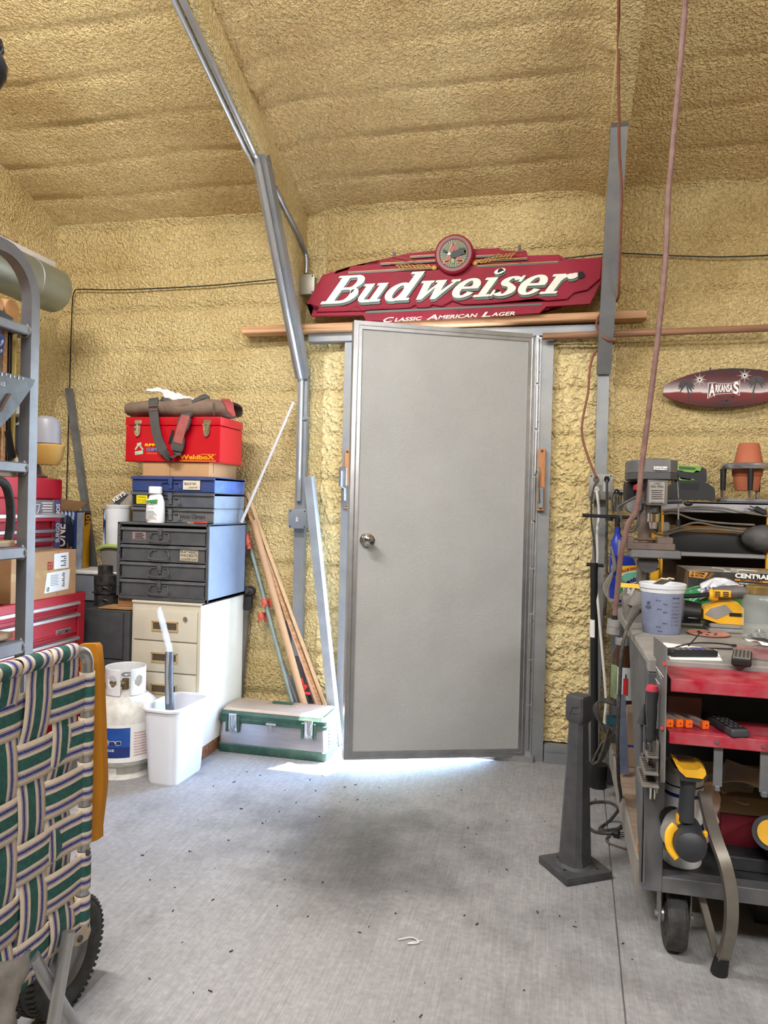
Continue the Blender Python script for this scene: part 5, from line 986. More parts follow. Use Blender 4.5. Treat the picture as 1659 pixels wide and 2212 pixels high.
tag(obj('wood_block', B().bx(-1.88, -1.845, 2.19, 2.272, 1.565, 1.60, .002), wr), 'slotted brown wood block wedged under the rafter square', 'block')
qd = thing('screw_gun', 'tan and black screw gun hanging on the rack above the plank', 'power tool', PX(35, 945, -1.88)); xq = -1.875
obj('housing', B().prism([PX(u, v, xq) for u, v in ((2, 915), (18, 892), (34, 878), (50, 880), (57, 905), (38, 925), (36, 960), (42, 990), (52, 1003), (48, 1008), (28, 1000), (12, 985), (8, 950))], (-.06, 0, 0)), TAN, qd); obj('side_plate', B().prism([PX(u, v, xq+.008) for u, v in ((40, 918), (56, 918), (56, 1000), (50, 996), (37, 972), (35, 935))], (-.008, 0, 0)), mat('plate_grey', '5d6066', .5), qd)
o = PX(49.5, 988, xq+.011); text('QUIKDRIVE', o, PX(50.5, 935, xq+.011)-o, PX(46, 988, xq+.011)-o, INK, qd); obj('motor', B().cyl(PX(0, 930, xq-.02), PX(12, 990, xq-.02), .035, n=16), BLACK, qd); obj('nose', B().cyl(PX(40, 901, xq+.0), PX(58, 900, xq+.0), .006, n=10).cyl(PX(32, 906, xq), PX(42, 902, xq), .014, n=12), ALU, qd)
ar = B(); ar.tube(smooth([PX(-8, 1034, -1.93), PX(12, 1048, -1.93), PX(22, 1085, -1.93), PX(23, 1130, -1.93), PX(18, 1168, -1.93)], 4), .016, 10); tag(obj('hose', ar, RUBBER), 'fat black rubber hose curving inside the rack above the lower plank', 'hose')
tag(obj('panel', B().bx(-1.97, -1.955, 1.9, 2.18, .76, 1.0), BLACK), 'black panel standing on the lowest plank of the rack', 'panel'); 
# small black lantern hung from the roof at the left edge
tlm = thing('hanging_lantern', 'black metal lantern hanging from the roof at the upper left edge', 'lamp', PX(-22, 140, -1.55)); lc = PX(-26, 140, -1.55)
obj('body', B().lathe([(0, -.07), (.028, -.066), (.046, -.03), (.05, .0), (.04, .025), (.03, .03), (.04, .045), (.036, .07), (.01, .085), (0, .085)], lc, 24), mat('black_gloss', '23242c', .2, .3, .1), tlm); obj('hook_wire', B().tube([lc+V((0, 0, .08)), V((lc.x, lc.y, roofz(lc.y)))], .003, 6), IRON, tlm)
# ---------------------------------------------------------------- folded lawn chair and hand truck in the left foreground
WEB = [mat('web_cream', 'bcae9e', .9, 0, .06, 60, .25, 400), mat('web_green', '23514c', .9, 0, .22, 90, .35, 500, stretch=(1, 1, 1)), mat('web_navy', '3a3f7c', .9, 0, .45, 240, .25, 500)]
BANDS = ((0, .13, 0), (.13, .145, 2), (.16, .245, 2), (.26, .275, 2), (.275, .36, 0), (.36, .64, 1), (.64, .725, 0), (.725, .74, 2), (.755, .84, 2), (.855, .87, 2), (.87, 1, 0))
XCH = -.995; tch = thing('lawn_chair', 'folded aluminium lawn chair with green, navy and cream woven webbing', 'chair', (XCH, 1.18, 0))
def webstrip(fn, n, name='strap', thick=.0016):
    """fn(t, s): point along t with s across; real bands of colour across the width"""
    b = B(); edges = sorted({0, 1} | {x for a, c, _ in BANDS for x in (a, c)}); rows = []
    for i in range(n+1): rows.append([b.bm.verts.new(fn(i/n, e)) for e in edges])
    for i in range(n):
        for j in range(len(edges)-1):
            f = b.bm.faces.new((rows[i][j], rows[i+1][j], rows[i+1][j+1], rows[i][j+1])); mid = (edges[j]+edges[j+1])/2
            f.material_index = next((k for a, c, k in BANDS if a <= mid <= c), 0)
    return obj(name, b, WEB, tch, sharp=180, solid=thick)
YT, ZB, ZTp = 1.440, .262, .888; TR = .0128
Zc = [.795-k*.0985 for k in range(6)]; Yc = [1.363-k*.0865 for k in range(6)]; HW = .0425
def over(i, j): return 1 if (i+j) % 2 == 0 else -1
def bump_(p, cs, amp, sgn):
    v = 0
    for k, c in enumerate(cs): v += sgn(k)*math.exp(-((p-c)/.042)**4)
    return v*amp
for j, z in enumerate(Zc):          # level straps wrap the right tube
    sag = .010 if j < 5 else 0
    def fn(t, s, z=z, j=j):
        if t < .14:
            a = (t/.14)*PI*1.5-PI*.9; return V((XCH+(TR+.003)*math.cos(a), YT+(TR+.003)*math.sin(a), z+(s-.5)*HW*2*.98))
        u = (t-.14)/.86; y = YT-TR-.004-(YT-.90)*u; x = XCH+.006-.012*math.sin(PI*min(1, u*1.0))+bump_(y, Yc, .0038, lambda k: over(k, j))
        return V((x, y, z+(s-.5)*HW*2*(.96)))
    webstrip(fn, 70)
for i, y in enumerate(Yc):          # upright straps hang from the top bar
    def fn(t, s, y=y, i=i):
        z = ZTp-.004-(ZTp-ZB+.02)*t; x = XCH+.004-.010*math.sin(PI*t)+bump_(z, Zc, .0038, lambda k: -over(i, k))
        wob = .006*math.sin(t*9+i*1.7)
        yy = y+wob+(s-.5)*.078
        if t > .9: x -= .03*(t-.9)*10*.5
        return V((x, yy, z))
    webstrip(fn, 60)
# rolled webbing on the top bar
for i in range(5):
    yc = 1.345-i*.088
    def fn(t, s, yc=yc, i=i):
        a = t*2*PI*1.05-1.0; r = .0165+.0022*noise.noise(V((s*5, a, i))); return V((XCH+r*math.cos(a), yc+(s-.5)*.084+.006*math.sin(a+i), ZTp+.004+r*math.sin(a)))
    webstrip(fn, 20, 'rolled_strap')
fr = smooth([V((XCH, .80, ZTp)), V((XCH, 1.2, ZTp)), V((XCH, 1.38, ZTp)), V((XCH, 1.42, ZTp-.004)), V((XCH, 1.437, ZTp-.022)), V((XCH, YT, ZTp-.06)), V((XCH, YT, .6)), V((XCH, YT, ZB+.02)), V((XCH, YT-.002, ZB))], 4)
obj('frame_tube', B().tube(fr, TR, 14), ALU, tch)
obj('lower_bar', B().tube(smooth([V((XCH-.012, YT-.012, ZB+.02)), V((XCH-.02, YT-.06, ZB-.008)), V((XCH-.02, 1.25, ZB-.012)), V((XCH-.02, .82, ZB-.012))], 4), TR*.8, 12), ALU, tch)
pv = V((XCH+.012, YT-.035, ZB+.004)); obj('pivot_bracket', B().prism([pv+V((0, -.03, .014)), pv+V((0, .038, .018)), pv+V((0, .046, -.004)), pv+V((0, .036, -.018)), pv+V((0, .0, -.014)), pv+V((0, -.028, .002))], (.004, 0, 0)), mat('tan_bracket', 'a89a88', .5, .3, .1), tch); obj('rivet', B().cyl(pv+V((.003, .004, 0)), pv+V((.009, .004, 0)), .007, n=12), IRON, tch)
obj('rivet', B().cyl(V((XCH+TR-.002, YT-.004, .44)), V((XCH+TR+.004, YT-.006, .44)), .006, n=12), IRON, tch)
def legto(p, q): d = q-p; return p+d*((p.z-.012)/-d.z)
l1a, l1b = PX(148, 2012, XCH+.024), PX(116, 2205, XCH+.024); l2a, l2b = PX(70, 2066, XCH), PX(158, 2212, XCH)
obj('leg', B().tube([l1a, legto(l1a, l1b)], .0135, 14), ALU, tch); obj('leg', B().tube([l2a, legto(l2a, l2b)], .0135, 14), ALU, tch)
AM = mat('amber_plastic', 'a56b12', .4, 0, .12, 6, stretch=(1, 6, 1))
am = [(172, 1392), (205, 1391), (210, 1398), (214, 1440), (219, 1560), (223, 1690), (221, 1715), (212, 1790), (212, 1814), (194, 1821), (186, 1790)]
obj('armrest', B().prism([PY(u, v, 1.475) for u, v in am], (0, .02, 0)), AM, tch, 'amber brown wooden armrest board')
# hand truck
wc = V((-1.125, 1.545, .131)); tht = thing('hand_truck', 'hand truck with black pneumatic tyre standing behind the lawn chair', 'hand truck', (-1.2, 1.54, 0)); WR = rot(0, 90, 0)
TY = mat('tyre_rubber', '242526', .7, 0, .2, 20, .1, 90, dust=.25, dc='55524e')
def wheel(c, nm):
    w_ = obj(nm, B().lathe([(.078, -.024), (.09, -.032), (.112, -.034), (.124, -.028), (.129, -.016), (.131, 0), (.129, .016), (.124, .028), (.112, .034), (.09, .032), (.078, .024), (.078, -.024)], c, 48, WR), TY, tht)
    tr_ = B()
    for k in range(56):
        a = 2*PI*k/56; R_ = T(c) @ Euler((a, 0, 0)).to_matrix().to_4x4()
        for sx in (-.019, .019): 
            m_ = R_ @ T(sx, 0, .128) @ rot(0, 0, 18 if sx > 0 else -18); b0 = B(m_); g = bmesh.ops.create_cube(tr_.bm, size=1)['verts']
            for v in g: v.co = m_ @ V((v.co.x*.022, v.co.y*.008, v.co.z*.009))
            b0.bm.free()
    obj('tread', tr_, TY, w_, kind='stuff')
    obj('rim', B().lathe([(.08, -.02), (.08, .022), (.072, .026), (.066, .014), (.03, .010), (.024, .03), (0, .03), (0, -.02), (.08, -.02)], c, 40, WR), mat('rim_grey', '77777a', .4, .5, .12, 12, dust=.2), w_)
    obj('valve', B().cyl(c+V((.02, .03, .05)), c+V((.03, .035, .055)), .004, n=8), BLACK, w_)
wheel(wc, 'wheel'); wheel(wc+V((-.40, 0, 0)), 'wheel')
HT = mat('truck_steel', '55585c', .45, .5, .15, 9)
obj('axle', B().cyl(wc+V((-.42, 0, 0)), wc+V((.02, 0, 0)), .010, n=12), HT, tht)
for x in (-1.42, -1.23): obj('upright', B().tube([(x, 1.50, .06), (x, 1.50, .80)], .013, 10), HT, tht)
obj('cross_bar', B().tube([(-1.42, 1.50, .79), (-1.23, 1.50, .79)], .012, 10).tube([(-1.42, 1.50, .4), (-1.23, 1.50, .4)], .012, 10), HT, tht); obj('nose_plate', B().bx(-1.46, -1.19, 1.36, 1.51, .006, .014), HT, tht); obj('axle_bracket', B().bx(-1.44, -1.41, 1.49, 1.56, .06, .16).bx(-1.24, -1.21, 1.49, 1.56, .06, .16), HT, tht)
# folded grey canvas at the bottom left corner
cv = B()
def cvf(i, j):
    p = PX(-60+118*i-22*j, 2125-75*i+210*j*(1-.1*i), -.955+.03*j); f = .012*math.sin(i*9+j*3)+.014*noise.noise(V((i*5, j*4, 2))); return V((p.x+f, p.y, max(.004, p.z)))
cv.grid(cvf, 22, 18); tag(obj('canvas_cover', cv, mat('grey_canvas', '6f6a64', .8, 0, .3, 9, .2, 60), sharp=60, solid=.008), 'folded grey canvas cover lying under the lawn chair', 'cover')
# ---------------------------------------------------------------- right side: rolling work bench
BX, BY, BZ = .256, 2.12, .82
FRM = mat('bench_steel', '5b5d62', .5, .25, .14, 7, .06, 140, dust=.3, dc='86817a'); TOPM = mat('dusty_bench_top', '85827e', .7, 0, .14, 6, .08, 60, dust=.4, dc='a39e96'); DECK = mat('deck_black', '2a2c30', .55, .2, .3, 12, dust=.3, dc='4c4a48')
tbn = thing('work_bench', 'grey welded steel rolling work bench with dusty top on the right', 'work bench', (.7, 2.6, 0))
obj('top', B().bx(BX, 1.5, BY, 3.52, BZ-.036, BZ, .003), TOPM, tbn)
obj('front_leg', B().bx(BX, BX+.051, BY, BY+.05, .190, BZ-.037, .002), FRM, tbn)
obj('gusset_plate', B().prism([PX(1358, 1372, BX), PX(1396, 1430, BX), PX(1389, 1908, BX), PX(1382, 1900, BX)], (.004, 0, 0)), FRM, tbn)
obj('front_rail', B().bx(BX+.05, 1.5, BY, BY+.05, .190, .233, .002), FRM, tbn); obj('back_leg', B().bx(BX, BX+.05, 3.44, 3.49, .0, BZ-.037, .002), FRM, tbn); obj('back_leg', B().bx(1.42, 1.47, 3.44, 3.49, .0, BZ-.037, .002), FRM, tbn); obj('front_leg', B().bx(1.42, 1.47, BY, BY+.05, .19, BZ-.037), FRM, tbn)
obj('dark_backing', B().bx(.37, 1.42, 2.75, 2.76, .19, BZ-.037), mat('shade_panel', '17171a', .7, 0, .2, 6), tbn); obj('deck', B().bx(BX+.052, 1.42, BY+.05, 2.75, .216, .227), DECK, tbn)  # dark sheet added for the shade and clutter under the bench
b = B(); b.prism([(BX+.006, 2.20, .165), (BX+.05, 2.20, .165), (BX+.05, 3.44, .165), (BX+.006, 3.44, .165)], (0, 0, .0)) if False else b.bx(BX+.012, 1.4, 2.35, 3.43, .178, .190); obj('lower_shelf', b, wood_mat('dusty_plywood', 'a08b78', '8a7664', (1, 12, 1)), tbn)
obj('shelf_edge', B().bx(BX+.004, BX+.012, 2.30, 3.43, .10, .192), mat('edge_grey', '9a948c', .7, 0, .1, 9), tbn); obj('shelf_block', B().box((.29, 2.36, .205), (.05, .03, .03)), PINE, tbn)
def caster(x, y):
    c = obj('caster_fork', B().bx(x-.042, x-.036, y-.03, y+.03, .07, .188, .004).bx(x+.036, x+.042, y-.03, y+.03, .07, .188, .004).bx(x-.045, x+.045, y-.045, y+.045, .178, .19), ALUP, tbn)
    w_ = obj('wheel', B().lathe([(0, -.028), (.05, -.028), (.055, -.024), (.072, -.026), (.084, -.026), (.090, -.018), (.090, .018), (.084, .026), (.055, .024), (.05, .028), (0, .028)], (x, y, .091), 40, rot(0, 90, 0)), RUBBER, c)
    obj('hub', B().cyl((x-.036, y, .091), (x+.036, y, .091), .022, n=16).cyl((x-.05, y, .091), (x+.05, y, .091), .009, n=8), ALU, w_)
caster(.352, 2.205); caster(1.40, 2.205)
# red shelf unit hung on the front
REDT = mat('red_tray', 'a3172f', .4, .05, .14, 9, .05, 200, dust=.35, dc='a8878a'); TX0, TX1, TY0 = .290, 1.35, 1.958
ttr = thing('red_shelf_unit', 'red two tier steel shelf unit with grey end plate hung on the bench front', 'shelf', (.8, 2.03, .6))
ZT1, ZT2 = .806, .672
obj('upper_shelf', B().bx(TX0, TX1, TY0, BY-.002, ZT1-.004, ZT1).bx(TX0, TX1, TY0-.002, TY0+.004, ZT1-.033, ZT1, .002), REDT, ttr); obj('lower_shelf', B().bx(TX0, TX1, TY0+.004, BY-.002, ZT2-.004, ZT2).bx(TX0, TX1, TY0+.002, TY0+.008, ZT2-.030, ZT2, .002), REDT, ttr)
XP = .276
pp = [(1412, 1375), (1439, 1398), (1434, 1690), (1424, 1690), (1411, 1500)]
obj('end_plate', B().prism([PX(u, v, XP) for u, v in pp], (.003, 0, 0)), mat('end_plate_grey', '6f6f70', .5, .3, .12, 8, dust=.25), ttr)
for u, v in ((1435, 1434), (1430, 1573)): obj('bolt', B().cyl(PX(u, v, XP-.004), PX(u, v, XP+.004), .0045, n=8), RI, ttr)
o = PX(1420, 1449, XP-.0012); text('husky', o, PX(1430, 1471, XP-.0012)-o, PX(1420, 1440, XP-.0012)-o, PAPER, ttr, shear=.2)
for a_, c_ in (((1417, 1440), (1433, 1462)), ((1416, 1466), (1424, 1478))): obj('logo_line', B().tube([PX(*a_, XP-.001), PX(*c_, XP-.001)], .0009, 4), PAPER, ttr)
for u, v in ((1549, 1603), (1650, 1613)): obj('screw', B().cyl(PY(u, v, TY0-.002), PY(u, v, TY0+.004), .0045, n=10), IRON, ttr)
for u0, u1, v1 in ((1539, 1559, 1697), (1639, 1662, 1710)):
    a, c = PY(u0, v1, 1.98), PY(u1, v1, 1.98); s_ = obj('hanger_bar', B().bx(a.x, c.x, 1.975, 1.980, a.z, ZT2-.004, .001), STEELP, ttr); obj('hook_lip', B().bx(a.x+.004, c.x-.006, 1.968, 1.985, a.z-.010, a.z+.004, .002), STEELP, s_)
# tool holder rack between leg and end plate, with tools
tth = thing('tool_rack', 'grey slotted steel tool holder hanging beside the bench leg', 'tool rack', (.27, 2.06, .5)); HOLD = mat('holder_grey', '77736e', .6, .2, .15, 12, dust=.35)
for v, l in ((1622, 0), (1655, 1), (1678, 2)):
    z = PY(1412, v, 2.05).z; t_ = obj('holder_shelf', B().bx(.244-.006*l, .272, 1.99-.01*l, 2.112, z-.0025, z+.0025, .001).bx(.244-.006*l, .247-.006*l, 1.99, 2.112, z-.012, z), HOLD, tth)
    sl_ = B()
    for k in range(8): sl_.bx(.248-.006*l, .266, 2.0+k*.013, 2.005+k*.013, z+.0024, z+.003)
    obj('slots', sl_, BLACK, t_, kind='stuff')
obj('back_bar', B().bx(.268, .273, 2.0, 2.11, .50, .63), HOLD, tth)
tsd = thing('screwdriver', 'black screwdriver with red cap standing in the tool holder', 'screwdriver', PY(1408, 1600, 2.04))
sA, sB_ = PY(1409, 1479, 2.03), PY(1405, 1640, 2.03); dR = (sA-sB_).to_track_quat('Z', 'Y').to_matrix().to_4x4(); L_ = (sA-sB_).length
obj('grip', B().lathe([(0, L_*.26), (.011, L_*.26), (.013, L_*.30), (.0115, L_*.42), (.0145, L_*.62), (.0135, L_*.74), (.0165, L_*.88), (.0165, L_*.92), (0, L_*.92)], sB_, 18, dR), mat('grip_black', '303032', .55, 0, .15, 20), tsd); obj('cap', B().lathe([(.0163, L_*.905), (.0163, L_*.94), (.014, L_*.985), (.006, L_), (0, L_)], sB_, 18, dR), mat('cap_red', 'b8384a', .45, 0, .08), tsd); obj('shaft', B().cyl(sB_, sB_+(sA-sB_)*.27, .0035, n=8), IRON, tsd)
b = B(); a, c = PY(1392, 1521, 2.06), PY(1386, 1563, 2.06); n = 12
for k in range(n): b.cyl(a+(c-a)*(k/n), a+(c-a)*((k+1)/n), .0025+.0105*k/n, n=12)
b.cyl(c, PY(1385, 1625, 2.06), .004, n=8); tag(obj('step_drill_bit', b, IRON), 'dark stepped cone drill bit standing left of the red capped screwdriver', 'drill bit')
for k, (u0, v0, u1, v1, r, lab) in enumerate(((1394, 1570, 1396, 1640, .003, 'thin black hex key standing behind the step drill bit'), (1418, 1575, 1432, 1618, .005, 'black plier handle slanting in the holder beside the end plate'), (1399, 1640, 1403, 1662, .0035, 'short dark pin through the lower holder slot'))):
    tag(obj(('hex_key', 'pliers', 'pin')[k], B().tube([PY(u0, v0, 2.045), PY(u1, v1, 2.045)], r, 8), IRON), lab, ('hex key', 'pliers', 'pin')[k])
tcp = thing('binder_clip', 'small steel clip hanging on the bench leg', 'clip', PY(1412, 1730, 2.11)); 
for u in (1406, 1415): obj('clip_bar', B().bx(PY(u-2.4, 1700, 2.11).x, PY(u+2.4, 1700, 2.11).x, 2.108, 2.118, PY(u, 1728, 2.11).z, PY(u, 1688, 2.11).z, .002), CHROME, tcp)
obj('clip_wire', B().tube([PY(1401, 1693, 2.108), PY(1410, 1681, 2.108), PY(1420, 1692, 2.108)], .0012, 6).tube([PY(1410, 1681, 2.108), PY(1410, 1674, 2.108)], .0012, 6), CHROME, tcp)
# on the red shelves
def remote(name, lab, c, d, yaw, tilt, m, grp=None, face=None, rows=6, cols_=4, bm_='grey'):
    R_ = T(c) @ rot(0, 0, yaw) @ rot(tilt, 0, 0); t = thing(name, lab, 'remote control', c, grp)
    obj('body', B(R_).box((0, 0, d[2]/2), d, None, d[2]*.42, 3), m, t)
    if face: obj('face_plate', B(R_).box((0, .0, d[2]), (d[0]*.86, d[1]*.92, .0015), None, .0006), face, t)
    keys = {'grey': mat('key_grey', '6c6c70', .6), 'white': mat('key_pale', 'bdbdc0', .6), 'purple': mat('key_purple', '5a4aa0', .5), 'dark': mat('key_dark', '39393c', .6)}
    for i in range(rows):
        for j_ in range(cols_):
            x = (j_-(cols_-1)/2)*d[0]*.8/cols_; y = (i-(rows-1)/2)*d[1]*.78/rows; k = 'purple' if bm_ == 'purple' and i in (3, 4) and j_ in (1, 2) else ('grey' if bm_ == 'purple' else bm_)
            obj('key', B(R_).box((x, y, d[2]+.0012), (d[0]*.48/cols_, d[1]*.40/rows, .003), None, .001), keys[k], t)
    return t
remote('remote_control', 'glossy black remote control with purple buttons on the white paper', V((.378, 2.20, .8225)), (.042, .135, .018), -72, 0, BLACK, face=mat('gloss_face', '2b2b31', .2), rows=6, cols_=3, bm_='purple')
remote('remote_control', 'black remote control with silver upper face on the red top shelf', V((.500, 2.165, .8215)), (.048, .15, .02), -14, 0, BLACK, face=mat('dust_face', '77736a', .5), rows=6, cols_=4, bm_='dark')
remote('remote_control', 'dark grey remote control on the red lower shelf beside the orange tubes', V((.432, 2.035, ZT2+.001)), (.045, .165, .02), 16, 0, mat('dull_black', '36373a', .6, 0, .15, 20), face=BLACK, rows=6, cols_=3, bm_='dark')
CLR = mat('clear_tube', 'b9aca8', .15, 0, .1, 10, alpha=.45); ORP = mat('orange_cap', 'e4641d', .4, 0, .06)
for k, (u, v, yaw, ln, lab) in enumerate(((1446, 1570, 10, .10, 'leftmost orange capped clear tube against the grey end plate'), (1467, 1570, 22, .10, 'second orange capped clear tube from the grey end plate'), (1487, 1571, 22, .10, 'third orange capped clear tube, touching the second'), (1523, 1574, 24, .10, 'orange capped clear tube lying apart, nearest the dark remote'))):
    c = PZ(u, v+2, ZT2+.001); t = thing('bit_tube', lab, 'tube', c, 'orange capped tubes on the red shelf'); R_ = T(c+V((0, .006, .0105))) @ rot(0, 0, yaw)
    obj('cap', B(R_).box((0, 0, 0), (.019, .012, .020), None, .003, 2), ORP, t); obj('tube', B(R_).box((0, ln/2, -.001), (.016, ln-.012, .017), None, .002), CLR, t); obj('end_cap', B(R_).box((0, ln, 0), (.018, .010, .019), None, .003), ORP, t); obj('pin_hole', B(R_).box((.001, -.0062, 0), (.003, .0008, .003)), INK, t)
lb_box('box', 'small brown box standing at the back of the lower red shelf', 'box', (.345, 2.10, .704), (.085, .03, .060), mat('brown_carton', '6e5348', .8))
lb_box('box', 'flat white box hanging under the lower red shelf beside the leg', 'box', (.345, 2.06, .6545), (.07, .10, .022), PAPER)
# on the bench top
tpp = tag(obj('paper_sheet', B().prism([(.312, 2.13, .8205), (.45, 2.16, .8205), (.470, 2.34, .8205), (.330, 2.40, .8205)], (0, 0, .001)), PAPER), 'white sheet of paper lying on the bench under the purple button remote', 'paper')
zt1 = thing('zip_tie', 'loose black cable ties lying across the white paper', 'cable tie', (.42, 2.34, .822))
obj('strap', B().tube(smooth([V((.33, 2.25, .829)), V((.40, 2.33, .835)), V((.47, 2.36, .835)), V((.520, 2.36, .832))], 4), .0022, 6), BLACK, zt1); obj('head', B().box((.523, 2.36, .832), (.012, .007, .007), None, .001), BLACK, zt1); obj('strap', B().tube(smooth([V((.34, 2.27, .824)), V((.42, 2.31, .826)), V((.515, 2.34, .824))], 4), .0022, 6), BLACK, zt1); obj('strap', B().tube(smooth([V((.39, 2.32, .829)), V((.43, 2.40, .850)), V((.435, 2.42, .855))], 4), .002, 6).box((.436, 2.424, .857), (.009, .009, .006), None, .001), BLACK, zt1)
cu0 = V((.352, 2.61, BZ)); tcu = thing('mixing_cup', 'translucent mixing cup of grey paint with stick across its rim', 'cup', cu0)
CUPM = mat('grey_paint_cup', '7e86a0', .5, 0, .14, 12, dust=.2, dc='9aa0b4'); CUPW = mat('cup_rim', 'd3d7dc', .4, 0, .04)
obj('cup_body', B().lathe([(0, 0), (.057, 0), (.060, .004), (.068, .138), (0, .138)], cu0, 36), CUPM, tcu)
obj('rim', B().lathe([(.067, .134), (.0695, .136), (.071, .148), (.0745, .150), (.0755, .163), (.072, .165), (.069, .163), (.066, .137), (.067, .134)], cu0, 36), CUPW, tcu)
def ctext(s_, a0, z0, w_, h_, par=tcu):
    o = text(s_, (0, 0, 0), (1, 0, 0), (0, 1, 0), INK, par, th=0, bold=.01)
    for v in o.data.vertices:
        c_ = v.co+ORG[par]; z = z0+h_*c_.y; r = .0602+.008*(z/.138)+.0009; a = math.radians(a0)+w_*c_.x/r; v.co = cu0+V((r*math.cos(a), r*math.sin(a), z))-ORG[par]
for s_, a0, z0, w_, h_ in (('GET', 218, .096, .016, .010), ('BUCKET', 214, .082, .022, .010), ('32 oz', 246, .110, .016, .005), ('24 oz', 250, .082, .014, .005), ('16 oz', 248, .024, .014, .005), ('8 oz', 254, .010, .012, .005), ('RATIOS', 292, .118, .026, .006), ('750 ml', 266, .098, .014, .005), ('500 ml', 266, .072, .014, .005), ('250 ml', 266, .036, .014, .005)): ctext(s_, a0, z0, w_, h_)
for k in range(7): ctext('1 : %d  %d  %d' % (k % 4+1, k+3, 9-k), 292, .030+k*.012, .026, .006)
obj('stir_stick', B().box(cu0+V((-.012, -.03, .170)), (.024, .085, .004), rot(-20, 6, 12)).box(cu0+V((.006, -.02, .172)), (.02, .07, .004), rot(-22, 10, 24)), mat('paint_stick', 'd3c3a0', .7, 0, .1, 20), tcu)
dsc = B(); dsc.lathe([(0, .001), (.060, .003), (.066, .006), (.066, .004), (.06, .0), (0, 0)], (.500, 2.615, BZ+.001), 40)
td2 = tag(obj('sanding_disc', dsc, mat('sanding_pink', 'b77f6c', .9, 0, .12, 60, .3, 600)), 'pinkish sanding disc lying on the bench right of the mixing cup', 'sanding disc')
hs = B(); [hs.cyl((.500+.026*math.cos(a), 2.615+.026*math.sin(a), BZ+.003), (.500+.026*math.cos(a), 2.615+.026*math.sin(a), BZ+.0046), .005, n=10) for a in (.3, 1.3, 2.4, 3.4, 4.4, 5.4)]; obj('dust_holes', hs, INK, td2, kind='stuff')
# orbital sander with its dust tube
so = V((.565, 2.72, BZ)); tos = thing('orbital_sander', 'yellow and grey orbital sander lying on the bench beside the glass jar', 'sander', so); GRYP = mat('tool_grey', '8e8d8c', .5, 0, .12, 10, dust=.2)
obj('pad', B().bx(so.x-.055, so.x+.055, so.y-.05, so.y+.05, BZ+.001, BZ+.014, .003).bx(so.x-.05, so.x+.05, so.y-.045, so.y+.045, BZ+.014, BZ+.03, .004), GRYP, tos)
obj('body', B().prism([(so.x-.07, so.y-.045, BZ+.045), (so.x-.02, so.y-.045, BZ+.03), (so.x+.055, so.y-.045, BZ+.03), (so.x+.055, so.y-.045, BZ+.085), (so.x+.035, so.y-.045, BZ+.105), (so.x-.012, so.y-.045, BZ+.10), (so.x-.07, so.y-.045, BZ+.075)], (0, .09, 0)), YEL, tos)
obj('side_band', B().prism([(so.x-.066, so.y-.047, BZ+.060), (so.x-.03, so.y-.047, BZ+.045), (so.x+.02, so.y-.047, BZ+.072), (so.x-.004, so.y-.047, BZ+.096), (so.x-.05, so.y-.047, BZ+.080)], (0, .003, 0)), GRYP, tos); obj('vent', B().bx(so.x+.01, so.x+.05, so.y-.048, so.y-.044, BZ+.058, BZ+.069), BLACK, tos)
obj('dust_tube', B().cyl((so.x-.072, so.y-.01, BZ+.058), (so.x-.125, so.y+.0, BZ+.060), .034, .040, n=22), BLACK, tos); obj('dust_bag', B().cyl((so.x-.125, so.y, BZ+.060), (so.x-.25, so.y+.02, BZ+.066), .041, .046, n=22), mat('dusty_black', '4a4b4c', .7, 0, .25, 12, dust=.4), tos)
fl_ = B(); [fl_.box((so.x-.10, so.y-.036+.002*k, BZ+.044+.009*k), (.035, .006, .003)) for k in range(5)]; obj('grip_ribs', fl_, GRYP, tos, kind='stuff')
# glass jar
jc = V((.640, 2.68, BZ)) if False else V((.648, 2.58, BZ)); tjr = thing('glass_jar', 'clear glass jar with gold ring on the bench at the right edge', 'jar', jc)
GLASS = mat('jar_glass', 'dfe8e4', .04, 0, 0, alpha=.10, spec=.8)
obj('glass', B().lathe([(0, .004), (.048, .004), (.054, .012), (.054, .12), (.048, .138), (.040, .143), (.040, .168), (.042, .168), (.0425, .143), (.051, .139), (.058, .122), (.058, .01), (.052, 0), (0, 0)], jc, 36), GLASS, tjr); obj('ring', B().lathe([(.043, .148), (.0455, .148), (.0455, .170), (.043, .173), (.038, .173), (.038, .171), (.043, .169), (.043, .148)], jc, 36), mat('gold_ring', 'c9b178', .25, .9, .06), tjr)
ch = B(); [ch.box(jc+V((random.uniform(-.035, .035), random.uniform(-.035, .035), .012+.012*random.random())), (.014, .009, .004), rot(random.random()*90, random.random()*90, random.random()*180)) for k in range(26)]; obj('hardware', ch, ALUP, tjr, kind='stuff')
# yellow rotary tool resting on the green glove pack
gp = thing('glove_pack', 'crinkled green and white plastic pack behind the yellow sander', 'pack', (.53, 2.90, BZ)); GRP = mat('pack_green', '2f8a4e', .25, 0, .3, 9, .4, 30)
def pack(u0, u1, v0, v1, Y, am):
    b = B(); b.grid(lambda i, j: PY(u0+(u1-u0)*i, v0+(v1-v0)*j-14*math.sin(PI*i), Y)+V((0, .02*noise.noise(V((i*4, j*4, u0)))+.006*noise.noise(V((i*14, j*12, 3)))-.02*math.sin(PI*j), 0)), 20, 14); return b
obj('bag', pack(1470, 1600, 1276, 1352, 2.86, 1), GRP, gp, sharp=25, solid=.004); 
wb = pack(1512, 1596, 1262, 1296, 2.82, 1); obj('header_card', wb, mat('header_white', 'd4d6dc', .4, 0, .12, 30), gp, sharp=25, solid=.003)
o = PY(1525, 1322, 2.79); text('NEW', o+V((0, -.0, -.005)), (.05, -.004, -.004), (.004, 0, .024), PAPER, gp, bold=.05); o = PY(1538, 1300, 2.79); text('TS', o, (.030, 0, -.002), (.003, 0, .016), PAPER, gp, bold=.04)
